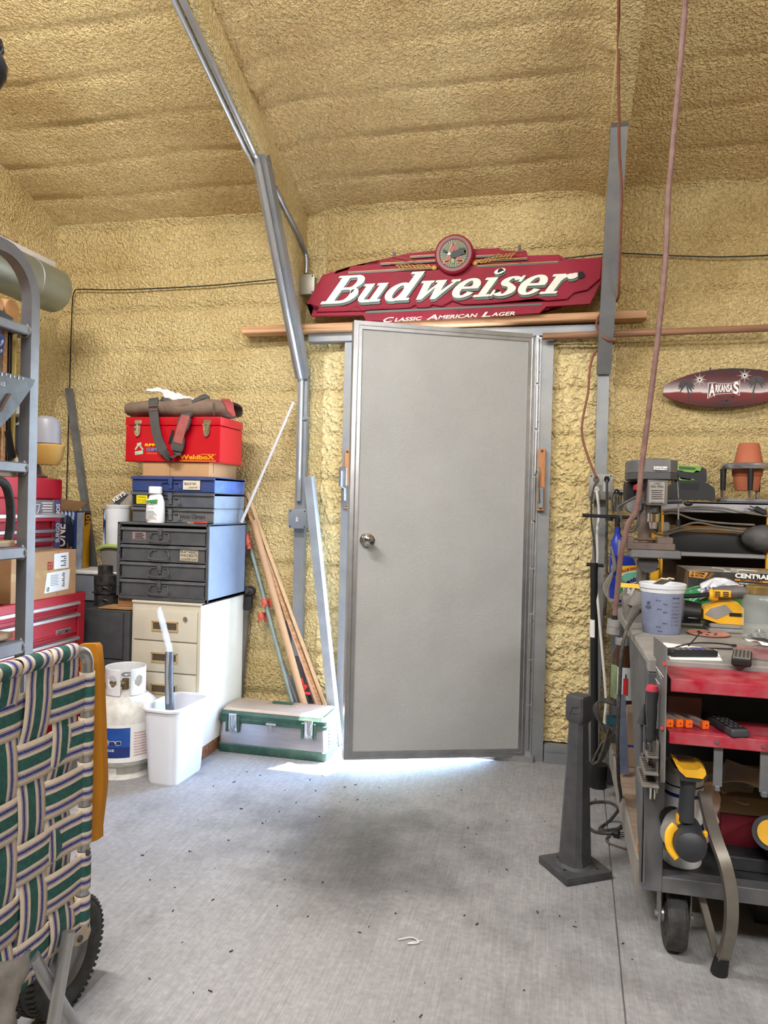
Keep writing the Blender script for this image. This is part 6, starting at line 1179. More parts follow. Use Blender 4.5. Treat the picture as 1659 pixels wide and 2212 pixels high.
for k in range(5): decal([PY(1522+k*8, 1268, 2.784), PY(1527+k*8, 1268, 2.784), PY(1529+k*8, 1284, 2.784), PY(1524+k*8, 1285, 2.784)], mat('violet_print', '5a5a94', .5), gp, 'print')
rtc = PY(1548, 1283, 2.70); tro = thing('rotary_tool', 'yellow and grey oscillating tool with black blade resting on the green pack', 'power tool', rtc)
obj('blade_arm', B().tube([PY(1468, 1288, 2.72), PY(1500, 1287, 2.72), PY(1532, 1284, 2.72)], .010, 10, flat=(.8, 1)), BLACK, tro); obj('collar', B().lathe([(0, 0), (.018, .002), (.021, .01), (.021, .026), (.019, .03), (0, .03)], PY(1530, 1284, 2.72), 20, rot(0, 90, 0)), YEL, tro)
obj('body', B().tube([PY(1540, 1283, 2.72), PY(1560, 1281, 2.72), PY(1592, 1279, 2.72), PY(1612, 1281, 2.72)], [.021, .024, .024, .018], 14), mat('grip_grey', '5c5c5f', .55, 0, .12, 12, dust=.2), tro); obj('vent_panel', B().bx(PY(1542, 1283, 2.69).x, PY(1580, 1283, 2.69).x, 2.690, 2.70, PY(1560, 1290, 2.69).z, PY(1560, 1275, 2.69).z, .004, 2), YEL, tro)
vv = B(); [vv.bx(PY(1544+k*18, 1283, 2.688).x, PY(1556+k*18, 1283, 2.688).x, 2.687, 2.691, PY(1560, 1288-4*j, 2.688).z, PY(1560, 1286.4-4*j, 2.688).z) for k in (0, 1) for j in range(3)]; obj('vents', vv, BLACK, tro, kind='stuff')

# plastic bag with a label at the right edge of the shelf
bgx = B(); bgx.grid(lambda i, j: V((.52+.24*i, 2.20+.22*j-.05*i, .826+.022*math.sin(PI*i)*math.sin(PI*j)+.008*noise.noise(V((i*7, j*7, 5))))), 20, 16); tbg = obj('plastic_bag', bgx, mat('bag_film', 'c07a82', .12, 0, .3, 14, alpha=.5), sharp=20); tag(tbg, 'clear plastic bag with paper label lying on the bench by the remote', 'bag')
lbg = B(); lbg.grid(lambda i, j: V((.575+.06*i-.02*j, 2.27+.11*j, .853+.006*math.sin(6*j)-.006*i)), 6, 8); obj('label', lbg, PAPER, tbg, solid=.001)
for k in range(5): decal([V((.578+.008*k, 2.29, .8565)), V((.583+.008*k, 2.29, .8565)), V((.570+.008*k, 2.35, .8595)), V((.565+.008*k, 2.35, .8595))], INK, tbg, 'bar_code')
# grey dusty grinder at the left of the bench
gv = thing('bench_vise', 'dusty grey small vise with black jaw on the bench left of the mixing cup', 'vise', (.31, 2.85, BZ)); VG = mat('dusty_vise', '7b7873', .7, .1, .18, 12, .1, 60, dust=.35)
obj('base', B().prism([(.262, 2.80, BZ), (.355, 2.80, BZ), (.345, 2.80, BZ+.055), (.285, 2.80, BZ+.060)], (0, .1, 0)), VG, gv); obj('body', B().cyl((.30, 2.86, BZ+.05), (.315, 2.86, BZ+.105), .035, .028, n=18), VG, gv); obj('jaw', B().box((.352, 2.80, BZ+.045), (.06, .06, .075), rot(0, 14, -20), .012, 2), mat('dusty_dark', '55534f', .7, 0, .2, 12, dust=.4), gv); obj('side', B().box((.268, 2.90, BZ+.045), (.03, .08, .09), rot(0, -8, 0), .012, 2), VG, gv)
# box behind
YB_ = 2.95; a, c_ = PY(1487, 1233, YB_), PY(1655, 1250, YB_); ze = a.z; XBt = a.x
tcb = thing('tool_carton', 'black machine carton with orange bands and dusty top at the back of the bench', 'box', (.7, 3.05, BZ)); KB = mat('carton_black', '1e1e20', .45, 0, .15, 9, dust=.12); KT = mat('carton_top_dusty', '8d877c', .6, 0, .14, 12, .05, 60)
obj('carton', B().bx(XBt, XBt+.62, YB_, 3.22, BZ, ze, .002), KB, tcb); obj('carton_top', B().bx(XBt, XBt+.62, YB_, 3.22, ze, ze+.0015), KT, tcb); obj('carton_end', B().bx(XBt-.0015, XBt, YB_+.002, 3.218, BZ, ze-.001), mat('end_tan', '6a5c48', .7, 0, .15, 20), tcb)
def cz(v, u=1570): return PY(u, v, YB_).z
def cxx(u): return PY(u, 1260, YB_).x
def cdec(us, m, nm='print'): return decal([V((cxx(u), YB_-.0006, PY(u, v, YB_).z)) for u, v in us], m, tcb, nm)
ORC = mat('carton_orange', 'c98a34', .5, 0, .06)
cdec([(1488, 1246), (1488, 1232.8), (1530, 1237), (1521, 1250)], ORC); cdec([(1525, 1250), (1537, 1237), (1538.5, 1237.2), (1526.5, 1250.2)], ORC); cdec([(1530, 1250.5), (1541, 1237.6), (1542, 1237.7), (1531, 1250.6)], ORC)
def ct_(s_, u0, v0, u1, v1, h, m, bold=.03): o = V((cxx(u0), YB_-.0022, PY(u0, v0, YB_).z)); e = V((cxx(u1), YB_-.0022, PY(u1, v1, YB_).z)); text(s_, o, e-o, (0, 0, h), m, tcb, bold=bold)
ct_('7 CFM', 1493, 1239.5, 1521, 1242, .0085, INK); ct_('@ 90 PSI', 1491, 1244.5, 1519, 1247.5, .0075, INK)
ct_('CENTRAL', 1587, 1248, 1664, 1253, .018, PAPER, .05); cdec([(1587, 1254), (1586, 1250.5), (1664, 1256), (1664, 1260)], ORC); ct_('MACHINERY', 1599, 1254.3, 1648, 1258, .006, INK)
cdec([(1554, 1262), (1562, 1255), (1594, 1258), (1585, 1266)], ORC); ct_('18 oz', 1563, 1263, 1588, 1265, .010, INK); ct_('PORTABLE ABRASIVE', 1596, 1261, 1640, 1265, .005, PAPER); ct_('BLASTER', 1593, 1265.5, 1606, 1266.5, .005, PAPER)
kt_ = B(); kt_.tube([V((XBt+x, YB_+y, ze+.002)) for x, y in ((.12, .20), (.15, .16), (.145, .08), (.13, .03), (.15, .02), (.165, .08), (.18, .03), (.19, .10), (.22, .12), (.26, .10), (.22, .14), (.18, .16))], .0012, 4); obj('gun_outline', kt_, PAPER, tcb)
decal([V((XBt+.24, YB_+.12, ze+.0018)), V((XBt+.32, YB_+.12, ze+.0018)), V((XBt+.33, YB_+.17, ze+.0018)), V((XBt+.26, YB_+.17, ze+.0018))], ORC, tcb, 'print'); text('18 oz', V((XBt+.27, YB_+.13, ze+.003)), (.04, 0, 0), (0, .03, 0), INK, tcb)
text('CENTRAL MACHINERY', V((XBt+.33, YB_+.14, ze+.0022)), (.20, 0, 0), (0, .03, 0), PAPER, tcb, bold=.03)
# ---------------------------------------------------------------- drill press
DG = mat('press_grey', '6a6a6c', .5, .2, .14, 8, dust=.25, dc='857e74'); PB = mat('press_brown', '62534e', .55, .2, .15, 9, dust=.2)
YD = 3.06
def d(u, v, y=YD): return PY(u, v, y)
tdp = thing('drill_press', 'grey bench drill press with label on its belt cover', 'drill press', V((.40, 3.12, BZ)))
obj('base', B().bx(.31, .47, 2.98, 3.24, BZ, BZ+.03, .006), DG, tdp); obj('column', B().cyl((d(1392, 1240).x, 3.12, BZ+.03), (d(1398, 1050).x, 3.12, 1.33), .023, n=24), mat('column_steel', '8b8580', .35, .7, .12, 9), tdp)
obj('column_sleeve', B().cyl(V((d(1396, 1178).x, 3.12, d(1396, 1178).z)), V((d(1396, 1108).x, 3.12, d(1396, 1108).z)), .026, n=24), PB, tdp)
cvp = [(1357, 1040), (1357, 1010), (1378, 1000), (1460, 996), (1461, 1030), (1440, 1037)]
xa_, xb_ = d(1357, 1015).x, d(1460, 1015).x; z0_, z1_, z2_ = d(1408, 1036).z, d(1408, 1022).z, d(1408, 996).z
oc = [(xa_+.0, 3.07), (xa_+.03, 3.0), (xb_-.03, 2.985), (xb_, 3.02), (xb_, 3.15), (xb_-.05, 3.26), (xa_+.03, 3.26), (xa_, 3.2)]
obj('belt_cover', B().prism([V((x, y, z1_+.001)) for x, y in oc], (0, 0, z2_-z1_)), DG, tdp); obj('cover_base', B().prism([V((x*1.0, y, z0_)) for x, y in oc], (0, 0, z1_-z0_)), mat('press_dark', '4f4f51', .5, .2, .12), tdp); obj('cover_dome', B().lathe([(0, .012), (.045, .010), (.055, .004), (.058, 0), (0, 0)], V((d(1415, 1000).x, 3.09, z2_)), 30), DG, tdp)
q = decal([V((d(1412, 1015, 2.985).x, 2.984, d(1412, 1015, 2.985).z)), V((d(1441, 1016, 2.985).x, 2.981, d(1441, 1016, 2.985).z)), V((d(1441, 1008, 2.985).x, 2.981, d(1441, 1008, 2.985).z)), V((d(1412, 1007.6, 2.985).x, 2.984, d(1412, 1007.6, 2.985).z))], PAPER, tdp, 'label')
o = V((d(1414, 1013.6, 2.98).x, 2.9800, d(1414, 1013.8, 2.98).z)); text('Drill Press', o, (.048, -.003, 0), (0, 0, .009), INK, q)
obj('head', B().bx(d(1394, 1090).x, d(1437, 1090).x, 3.0, 3.17, d(1416, 1092).z, d(1416, 1036).z, .006, 2), DG, tdp)
fp = obj('spec_plate', B().bx(d(1401, 1090, 2.996).x, d(1436, 1090, 2.996).x, 2.996, 3.001, d(1416, 1088, 2.996).z, d(1416, 1040, 2.996).z, .002), mat('plate_silver', 'a9a39b', .35, .6, .1, 20), tdp)
def ft_(s_, u0, u1, v, h): o = V((d(u0, v, 2.995).x, 2.9945, d(u0, v, 2.995).z)); text(s_, o, (d(u1, v, 2.995).x-o.x, 0, 0), (0, 0, h), INK, fp)
ft_('5-SPEED', 1412, 1428, 1046, .005); ft_('DRILL PRESS', 1406, 1433, 1053, .008); ft_('MADE IN CHINA', 1406, 1432, 1087, .006)
for k in range(5): decal([V((d(1407, 1060+k*4.4, 2.995).x, 2.9952, d(1407, 1060+k*4.4, 2.995).z)), V((d(1432-2*(k % 2), 1060+k*4.4, 2.995).x, 2.9952, d(1407, 1060+k*4.4, 2.995).z)), V((d(1432-2*(k % 2), 1060+k*4.4, 2.995).x, 2.9952, d(1407, 1058.6+k*4.4, 2.995).z)), V((d(1407, 1060+k*4.4, 2.995).x, 2.9952, d(1407, 1058.6+k*4.4, 2.995).z))], INK, fp, 'print_line')
cq = V((d(1411, 1120).x, 3.045, 0)); 
obj('quill', B().cyl((cq.x, cq.y, d(1411, 1108).z), (cq.x, cq.y, d(1411, 1092).z), .019, n=20), IRON, tdp); obj('chuck', B().lathe([(0, d(1411, 1142).z), (.014, d(1411, 1142).z), (.018, d(1411, 1128).z), (.024, d(1411, 1127).z), (.0245, d(1411, 1110).z), (.02, d(1411, 1107).z), (0, d(1411, 1107).z)], (cq.x, cq.y, 0), 26), CHROME, tdp)
obj('motor', B().bx(d(1356, 1075).x, d(1386, 1075).x, 3.13, 3.28, d(1370, 1080).z, d(1370, 1038).z, .01, 2), BLACK, tdp); obj('motor_end', B().cyl((d(1372, 1095).x, 3.09, d(1372, 1092).z), (d(1372, 1095).x, 3.22, d(1372, 1092).z), .030, n=20), DG, tdp); obj('switch', B().bx(d(1371, 1056).x, d(1380, 1056).x, 3.0, 3.14, d(1375, 1059).z, d(1375, 1046).z, .003), RI, tdp)
obj('feed_shaft', B().cyl(d(1385, 1086), d(1440, 1086), .010, n=12).cyl(d(1436, 1083), d(1472, 1082), .011, n=12), IRON, tdp); obj('feed_lever', B().tube([d(1462, 1028), d(1464, 1060), d(1466, 1085), d(1465, 1122)], .0035, 8), ALU, tdp); obj('lever_knob', B().cyl(d(1465, 1122), d(1465, 1138), .0085, n=12), BLACK, tdp); obj('lever_knob', B().cyl(d(1461, 1024), d(1463, 1040), .0075, n=12), BLACK, tdp); obj('feed_lever', B().tube([d(1468, 1083), d(1480, 1087)], .004, 8), PB, tdp); obj('lever_knob', B().ball(d(1487, 1088), (.017, .012, .010), 12), BLACK, tdp)
zt_ = d(1405, 1186).z; obj('table', B().bx(d(1357, 1196).x, d(1463, 1196).x, 2.96, 3.14, d(1405, 1203).z, zt_, .004), DG, tdp); obj('table_bracket', B().cyl((d(1397, 1215).x, 3.05, d(1397, 1214).z), (d(1397, 1215).x, 3.0, d(1397, 1214).z), .038, n=20), IRON, tdp); obj('lock_handle', B().tube([d(1408, 1212), d(1420, 1231)], .008, 8), BLACK, tdp)
tdv = thing('drill_vise', 'dusty brown drill vise with screw on the drill press table', 'vise', V((d(1400, 1186).x, 3.02, zt_)))
obj('bed', B().bx(d(1351, 1180).x, d(1451, 1180).x, 2.965, 3.05, zt_, zt_+.026, .003), PB, tdv); obj('fixed_jaw', B().bx(d(1413, 1170).x, d(1447, 1170).x, 2.97, 3.05, zt_+.024, zt_+.050, .003), PB, tdv); obj('slide_jaw', B().bx(d(1352, 1170).x, d(1366, 1170).x, 2.97, 3.05, zt_+.024, zt_+.048, .003), PB, tdv); obj('screw', B().cyl((d(1338, 1168).x, 3.0, zt_+.040), (d(1416, 1168).x, 3.0, zt_+.040), .006, n=10), mat('screw_brown', '6e5a48', .5, .5, .2, 60), tdv)
obj('handle', B().cyl(d(1339, 1166, 2.99), d(1337, 1201, 2.99), .0058, n=10), ALU, tdv)
# ---------------------------------------------------------------- back shelf unit with yellow uprights
YSF = 3.34; tsu = thing('back_shelf', 'silver edged shelf unit with yellow uprights along the right wall', 'shelf', (.9, 3.5, BZ)); SHV = mat('shelf_silver', 'a4a4aa', .35, .6, .1, 8, dust=.15)
def s(u, v, y=YSF): return PY(u, v, y)
x0 = s(1428, 1100).x; za, zb_ = s(1500, 1083).z, s(1500, 1107).z
obj('top_shelf', B().bx(x0, 1.6, YSF, 3.62, za-.012, za, .003).bx(x0, 1.6, YSF, YSF+.012, zb_, za, .003), SHV, tsu)
zc, zd_ = s(1500, 1192).z, s(1500, 1202).z; obj('mid_shelf', B().bx(s(1452, 1195).x, 1.6, YSF-.02, 3.60, zd_, zc, .003), SHV, tsu)
obj('dark_backing', B().bx(x0, 1.6, 3.595, 3.602, BZ+.0, za-.012), mat('dark_back', '3a2a1c', .8, 0, .2, 6), tsu); obj('inner_rail', B().bx(s(1450, 1180).x, 1.6, 3.40, 3.42, s(1500, 1192).z, s(1500, 1178).z), GRYP, tsu)  # dark sheet at the back, grey rail inside the gap
for (u0, v0, u1, v1) in ((1424, 1101, 1434, 1268), (1652, 1095, 1672, 1270)): a, c_ = s(u0, v1, YSF-.02), s(u1, v0, YSF-.02); obj('upright', B().bx(a.x, c_.x, YSF-.03, YSF-.012, BZ, c_.z, .002), YEL, tsu)
a, c_ = s(1404, 1265, YSF-.04), s(1424, 1205, YSF-.04); obj('lower_foot', B().bx(a.x, c_.x, YSF-.05, YSF-.03, BZ, c_.z, .002), YEL, tsu); obj('foot_link', B().bx(a.x, s(1432, 1165, YSF-.04).x, YSF-.046, YSF-.03, s(1420, 1166, YSF-.04).z, s(1420, 1150, YSF-.04).z, .002), YEL, tsu)
lb_box('storage_case', 'tan case in the dark behind the cords on the back shelf', 'case', V((s(1530, 1135, 3.5).x, 3.5, 1.105)), (.36, .12, .12), mat('tan_case', '8a5d1e', .6))
tbar = thing('trim_tool', 'long black tool with rounded dusty head lying on the middle shelf', 'power tool', (.8, 3.38, zc)); obj('bar', B().bx(s(1448, 1165, 3.33).x, s(1650, 1165, 3.33).x, 3.33, 3.40, zc, s(1550, 1152, 3.33).z, .006, 2), BLACK, tbar)
obj('head', B().ball(s(1655, 1163, 3.30), (.095, .05, .056), 20), mat('dusty_black_head', '3c3d40', .6, 0, .3, 8, dust=.45, dc='77726c'), tbar); obj('bar_clip', B().bx(s(1424, 1150, 3.34).x, s(1446, 1150, 3.34).x, 3.33, 3.38, zc, s(1440, 1128, 3.34).z, .006), mat('clip_grey', '8e8e94', .5), tbar)
CORD = mat('cord_black', '343434', .6, 0, .2, 20, dust=.25); CORDG = mat('cord_grey', '6a675f', .6, 0, .15, 20, dust=.25)
def cord(name, lab, pts, r, m, k=5, cat='cord'): o = obj(name, B().tube(smooth([V(p) for p in pts], k), r, 8), m); return tag(o, lab, cat)
YC_ = 3.31
cord('power_cable', 'grey cord drooping across the silver front of the top shelf', [s(1432, 1104, YC_), s(1470, 1098, YC_), s(1510, 1095, YC_), s(1560, 1098, YC_), s(1600, 1106, YC_), s(1670, 1116, YC_)], .0045, CORDG)
cord('power_cable', 'upper grey cord in the dark gap under the top shelf', [s(1432, 1110, YC_), s(1460, 1109, YC_), s(1500, 1122, YC_), s(1560, 1130, YC_), s(1630, 1134, YC_)], .0045, CORDG); cord('power_cable', 'middle grey cord looping above the long black tool', [s(1425, 1152, YC_), s(1440, 1149, YC_), s(1470, 1138, YC_), s(1505, 1129, YC_), s(1550, 1137, YC_), s(1610, 1144, YC_)], .0045, CORDG); cord('power_cable', 'lowest grey cord lying on the long black tool', [s(1411, 1147, YC_-.02), s(1420, 1153, YC_-.02), s(1440, 1154, YC_-.02), s(1475, 1145, YC_-.02), s(1530, 1143, YC_-.02), s(1605, 1149, YC_-.02)], .0045, CORDG)
tpl = thing('plug', 'grey three pin plug lying against the silver shelf front', 'plug', s(1640, 1105, YC_)); obj('body', B().box(s(1642, 1103, YC_), (.045, .02, .022), rot(0, 25, 0), .004), BLACK, tpl); obj('pins', B().box(s(1627, 1096, YC_), (.03, .002, .005), rot(0, 20, 0)).box(s(1624, 1101, YC_), (.03, .002, .005), rot(0, 20, 0)).cyl(s(1622, 1106, YC_), s(1634, 1107, YC_), .0025, n=8), CHROME, tpl)
# on the top shelf
tch2 = thing('battery_charger', 'black and green battery charger standing on the top shelf', 'charger', V((s(1500, 1075, 3.42).x, 3.45, za))); c0x, c1x = s(1450, 1060, 3.42).x, s(1546, 1060, 3.42).x; zz0 = za
BK2 = mat('charger_black', '1b1c1e', .5, 0, .1, 10); GNC = mat('charger_green', '6aa63c', .45, 0, .08)
def q3(u, v, y=3.42): return s(u, v, y)
obj('dock', B().prism([V((q3(u, v).x, 3.42, max(zz0, q3(u, v).z))) for u, v in ((1446, 1079), (1446, 1050), (1470, 1035), (1510, 1037), (1530, 1044), (1544, 1055), (1546, 1079))], (0, .14, 0)), BK2, tch2)
obj('battery', B().prism([V((q3(u, v).x, 3.44, q3(u, v).z)) for u, v in ((1458, 1046), (1458, 1012), (1465, 1004), (1520, 1008), (1528, 1014), (1529, 1040), (1520, 1044))], (0, .09, 0)), BK2, tch2)
obj('green_panel', B().prism([V((q3(u, v, 3.436).x, 3.436, q3(u, v, 3.436).z)) for u, v in ((1458, 1003), (1516, 1009), (1512, 1018), (1505, 1016), (1498, 1021), (1478, 1019), (1472, 1016), (1466, 1016), (1458, 1013))], (0, .003, 0)), GNC, tch2); obj('green_foot', B().prism([V((q3(u, v, 3.418).x, 3.418, q3(u, v, 3.418).z)) for u, v in ((1458, 1027), (1466, 1030), (1472, 1035), (1488, 1037), (1496, 1034), (1502, 1038), (1458, 1037))], (0, .003, 0)), GNC, tch2)
decal([V((q3(u, v, 3.434).x, 3.434, q3(u, v, 3.434).z)) for u, v in ((1467, 1013), (1502, 1014.5), (1502, 1010), (1467, 1007))], mat('dark_slot', '3b4a38', .4), tch2, 'display')
vs_ = B(); [vs_.bx(q3(1470+k*4.2, 1050).x, q3(1472+k*4.2, 1050).x, 3.417, 3.4205, q3(1490, 1057).z, q3(1490, 1043).z) for k in range(10)]; obj('vents', vs_, INK, tch2, kind='stuff')
tag(obj('cutting_mat', B().box(V((s(1620, 1076, 3.42).x, 3.44, za+.008)), (.22, .16, .014), rot(0, 0, 4), .004), mat('mat_grey', '84858c', .7, 0, .12, 12)), 'grey folded mat lying under the plant stand on the top shelf', 'mat')
tps = thing('plant_stand', 'round silver stand with tapered black legs on the top shelf', 'stand', V((s(1615, 1070, 3.43).x, 3.44, za+.014))); pcx, pcy = s(1618, 1006, 3.44).x, 3.44; zr = s(1610, 1006, 3.36).z
obj('ring', B().lathe([(.062, 0), (.110, 0), (.112, .004), (.112, .020), (.108, .024), (.062, .024), (.062, 0)], (pcx, pcy, zr-.012), 44), mat('stand_silver', 'b9bac0', .25, .85, .15, 14, stretch=(1, 1, 6)), tps)
for u, y in ((1562, 3.42), (1621, 3.345), (1637, 3.53)):
    x = s(u, 1040, y).x; l_ = obj('leg', B().cyl((x, y, zr-.012), (x, y, za+.05), .0125, .010, n=14), BLACK, tps); obj('leg_tip', B().cyl((x, y, za+.05), (x, y, za+.016), .010, .007, n=14), CHROME, l_)
TER = mat('terracotta', 'b5684a', .75, 0, .08, 9, .05, 120); px_ = s(1617, 985, 3.44).x
tag(obj('terracotta_pot', B().lathe([(0, .088), (.038, .088), (.041, .085), (.057, .004), (.056, 0), (0, 0)], (px_, pcy, zr+.0125), 32), TER), 'upside down terracotta pot standing on the silver stand', 'pot')
tag(obj('terracotta_pot', B().lathe([(0, .0), (.044, 0), (.046, .003), (.0555, .062), (.0595, .064), (.0615, .088), (.058, .089), (0, .08)], (px_-.003, pcy, zr-.103), 32), TER), 'terracotta pot hanging in the ring of the silver stand, under the other', 'pot')
# mint pack and blue bag at the left end
tme = thing('candy_pack', 'blue, white and green value pack of mints left of the drill press', 'pack', (.28, 3.2, BZ)); MB_ = mat('pack_blue', '2436a0', .35, 0, .12, 9)
YM = 3.22; obj('pouch', B().prism([PY(u, v, YM) for u, v in ((1317, 1292), (1318, 1205), (1330, 1200), (1366, 1203), (1380, 1232), (1380, 1292))], (0, .05, 0)), MB_, tme); decal([PY(u, v, YM-.002) for u, v in ((1342, 1290), (1338, 1255), (1332, 1224), (1380, 1222), (1380, 1258), (1360, 1262), (1362, 1290))], PAPER, tme, 'panel'); decal([PY(u, v, YM-.003) for u, v in ((1330, 1223), (1380, 1221), (1380, 1231), (1352, 1235), (1337, 1243))], mat('pack_yellow', 'e8c33a', .4), tme, 'banner')
decal([PY(u, v, YM-.003) for u, v in ((1338, 1248), (1352, 1238), (1380, 1234), (1380, 1244), (1356, 1252), (1342, 1262))], mat('mint_green', '6fc0a4', .4), tme, 'banner'); decal([PY(u, v, YM-.003) for u, v in ((1337, 1292), (1336, 1275), (1345, 1266), (1346, 1284))], mat('leaf_green2', '2f8a4a', .4), tme, 'banner')
def mt(s_, u0, v0, u1, v1, h, m): o = PY(u0, v0, YM-.0055); text(s_, o, PY(u1, v1, YM-.0055)-o, (0, 0, h), m, tme, bold=.04)
mt('VALUE PACK', 1337, 1238, 1380, 1228, .012, RI); mt('mentos', 1342, 1268, 1384, 1252, .022, mat('navy_ink', '15205a', .4))
tag(obj('blue_bottle', B().lathe([(0, 0), (.028, 0), (.03, .1), (.02, .14), (.012, .15), (.012, .18), (0, .18)], (PY(1333, 1200, 3.42).x, 3.42, BZ+.15), 18).lathe([(0, 0), (.03, 0), (.03, .15), (0, .15)], (PY(1333, 1200, 3.42).x, 3.42, BZ), 18), MB_), 'slim blue bottle standing behind the mint pack', 'bottle')
tag(obj('yellow_stick', B().strip([PY(1342, 1264, 2.9), PY(1370, 1266, 2.88), PY(1416, 1271, 2.84)], .008, .008, (0, .3, 1)), YEL), 'yellow plastic ruler stick lying behind the mixing cup', 'ruler')
# ---------------------------------------------------------------- under the bench
cp = V((.375, 2.245, .2275)); tca2 = thing('wipes_canister', 'white wipes canister with blue and yellow bands on the cart deck', 'canister', cp)
obj('body', B().lathe([(0, 0), (.050, 0), (.053, .006), (.053, .262), (0, .262)], cp, 36), WHITE, tca2); obj('lid', B().lathe([(.0, .29), (.048, .288), (.054, .275), (.054, .258), (0, .258)], cp, 36), mat('lid_clear', 'c9c6c0', .3, 0, .05), tca2)
NV = mat('band_navy', '1d2a78', .4, 0, .15, 30)
for z0, z1, m in ((.035, .045, mat('band_yellow', 'd3c02a', .4)), (.045, .120, NV), (.196, .206, NV), (.224, .228, NV)): obj('band', B().lathe([(.053, z0), (.0536, z0), (.0536, z1), (.053, z1), (.053, z0)], cp, 36), m, tca2)
td3 = thing('cordless_drill', 'yellow and black cordless drill hanging upside down under the red shelf', 'drill', PY(1478, 1750, 2.02)); YD2 = 2.02
def e(u, v, y=YD2): return PY(u, v, y)
BKD = mat('drill_black', '2f3136', .5, 0, .12, 12, .05, 160)
obj('battery_foot', B().prism([V((e(u, v).x, 1.985, e(u, v).z)) for u, v in ((1452, 1650), (1520, 1656), (1519, 1670), (1506, 1680), (1466, 1676))], (0, .075, 0)), BKD, td3)
obj('battery_rail', B().prism([V((e(u, v).x, 1.980, e(u, v).z)) for u, v in ((1453, 1638), (1462, 1642), (1470, 1651), (1500, 1652), (1508, 1647), (1517, 1651), (1519, 1662), (1512, 1671), (1476, 1667), (1462, 1654))], (0, .08, 0)), YEL, td3)
obj('grip', B().tube([e(1487, 1676), e(1486, 1700), e(1483, 1730), e(1481, 1772)], [.021, .0185, .019, .021], 14), BKD, td3)
mc = e(1480, 1812); obj('motor_housing', B().lathe([(0, .062), (.024, .060), (.037, .050), (.042, .03), (.043, -.06), (0, -.06)], mc+V((.006, .0, 0)), 28, rot(90, 0, 0)), BKD, td3)
rr = B(); [rr.box(mc+V((.006, -.052+abs(k-1.5)*.006, -.022+.015*k)), (.062-.01*abs(k-1.5), .012, .004)) for k in range(4)]; obj('cooling_ribs', rr, mat('rib_grey', '5c5f66', .5), td3, kind='stuff')
obj('gear_case', B().lathe([(0, -.06), (.036, -.06), (.040, -.02), (.042, .03), (.038, .04), (0, .04)], mc+V((-.012, .035, .006)), 24, rot(90, 0, -12)), GRYP, td3); obj('yellow_shell', B().tube(smooth([mc+V((-.028, -.02, .040)), mc+V((-.042, -.025, .02)), mc+V((-.040, -.03, -.012)), mc+V((-.022, -.035, -.034))], 4), .012, 8, flat=(1, .6)), YEL, td3); obj('mode_ring', B().cyl(mc+V((-.016, .08, .010)), mc+V((-.018, .10, .010)), .033, n=24), BLACK, td3); obj('chuck', B().cyl(mc+V((-.018, .10, .010)), mc+V((-.020, .13, .010)), .022, .017, n=18), BLACK, td3); obj('trigger', B().box(e(1466, 1768), (.014, .02, .03), None, .005), YEL, td3); obj('selector', B().box(mc+V((.045, -.01, .022)), (.012, .016, .018), None, .004), YEL, td3)
tag(obj('red_box', B().bx(.490, .95, 2.32, 2.60, .2275, .352, .003), mat('dark_red_box', '7a1a28', .6, 0, .12, 9)), 'dark red box on the cart deck under a brown cardboard lid', 'box')
tag(obj('cardboard_cover', B().bx(.482, .96, 2.31, 2.61, .352, .405, .003), mat('brown_cardboard', '7e6748', .8, 0, .12, 9)), 'brown cardboard lid sitting on the dark red box', 'box lid')
ppm = mat('shop_paper', 'b3a99c', .8, 0, .12, 14)
pb = B(); pb.grid(lambda i, j: V((.430+.045*i, 2.24+.05*i-.02*j, .45-.16*j+.01*math.sin(5*i)))+V((.018*noise.noise(V((i*4, j*4, 9))), .012*noise.noise(V((i*5, j*7, 2))), 0)), 12, 16); tag(obj('paper_bag', pb, mat('pinkish_paper', 'c4a89a', .8, 0, .2, 9), sharp=30, solid=.004), 'crumpled pinkish paper bag standing left of the dark red box', 'bag')
for k, (pts, lab) in enumerate((([(.47, 2.26, .462), (.60, 2.24, .455), (.66, 2.34, .49), (.52, 2.38, .50)], 'curled pale sandpaper sheet lying uppermost on the cardboard lid'), ([(.56, 2.28, .44), (.75, 2.24, .43), (.80, 2.36, .46), (.62, 2.40, .465)], 'pale paper sheet at the right on the cardboard lid'), ([(.45, 2.30, .430), (.56, 2.27, .425), (.60, 2.36, .44), (.48, 2.40, .45)], 'small pale paper sheet behind the hanger bar on the lid'))):
    b = B(); P_ = [V(p)+V((0, .03, -.02)) for p in pts]; b.grid(lambda i, j: (P_[0]*(1-i)+P_[1]*i)*(1-j)+(P_[3]*(1-i)+P_[2]*i)*j+V((0, 0, .02*math.sin(3*i+k)*math.cos(2*j))), 10, 8); tag(obj('paper_sheet', b, ppm, sharp=60, solid=.0015), lab, 'paper')
mg = B(); 
for k in range(6): mg.box((.76+.004*k, 2.36, .41+.0055*k), (.26, .2, .004), rot(0, 4, 3*k))
tag(obj('magazine_stack', mg, PAPER, kind='stuff'), 'stack of thin papers on the right of the cardboard lid', 'papers')
ra = thing('drill_chuck_tool', 'round yellow ended tool on the cart at the right edge', 'power tool', PY(1662, 1800, 2.2)); obj('ring', B().cyl(PY(1664, 1800, 2.18), PY(1664, 1800, 2.30), .045, n=26), BKD, ra); obj('yellow_face', B().cyl(PY(1666, 1800, 2.176), PY(1666, 1800, 2.182), .034, n=26), YEL, ra); obj('rest', B().bx(.60, .68, 2.19, 2.29, .2275, PY(1664, 1800, 2.18).z-.03), BKD, ra)
lb_box('case', 'low black case lying in front of the dark red box on the deck', 'case', (.72, 2.265, .247), (.46, .08, .038), DECK)
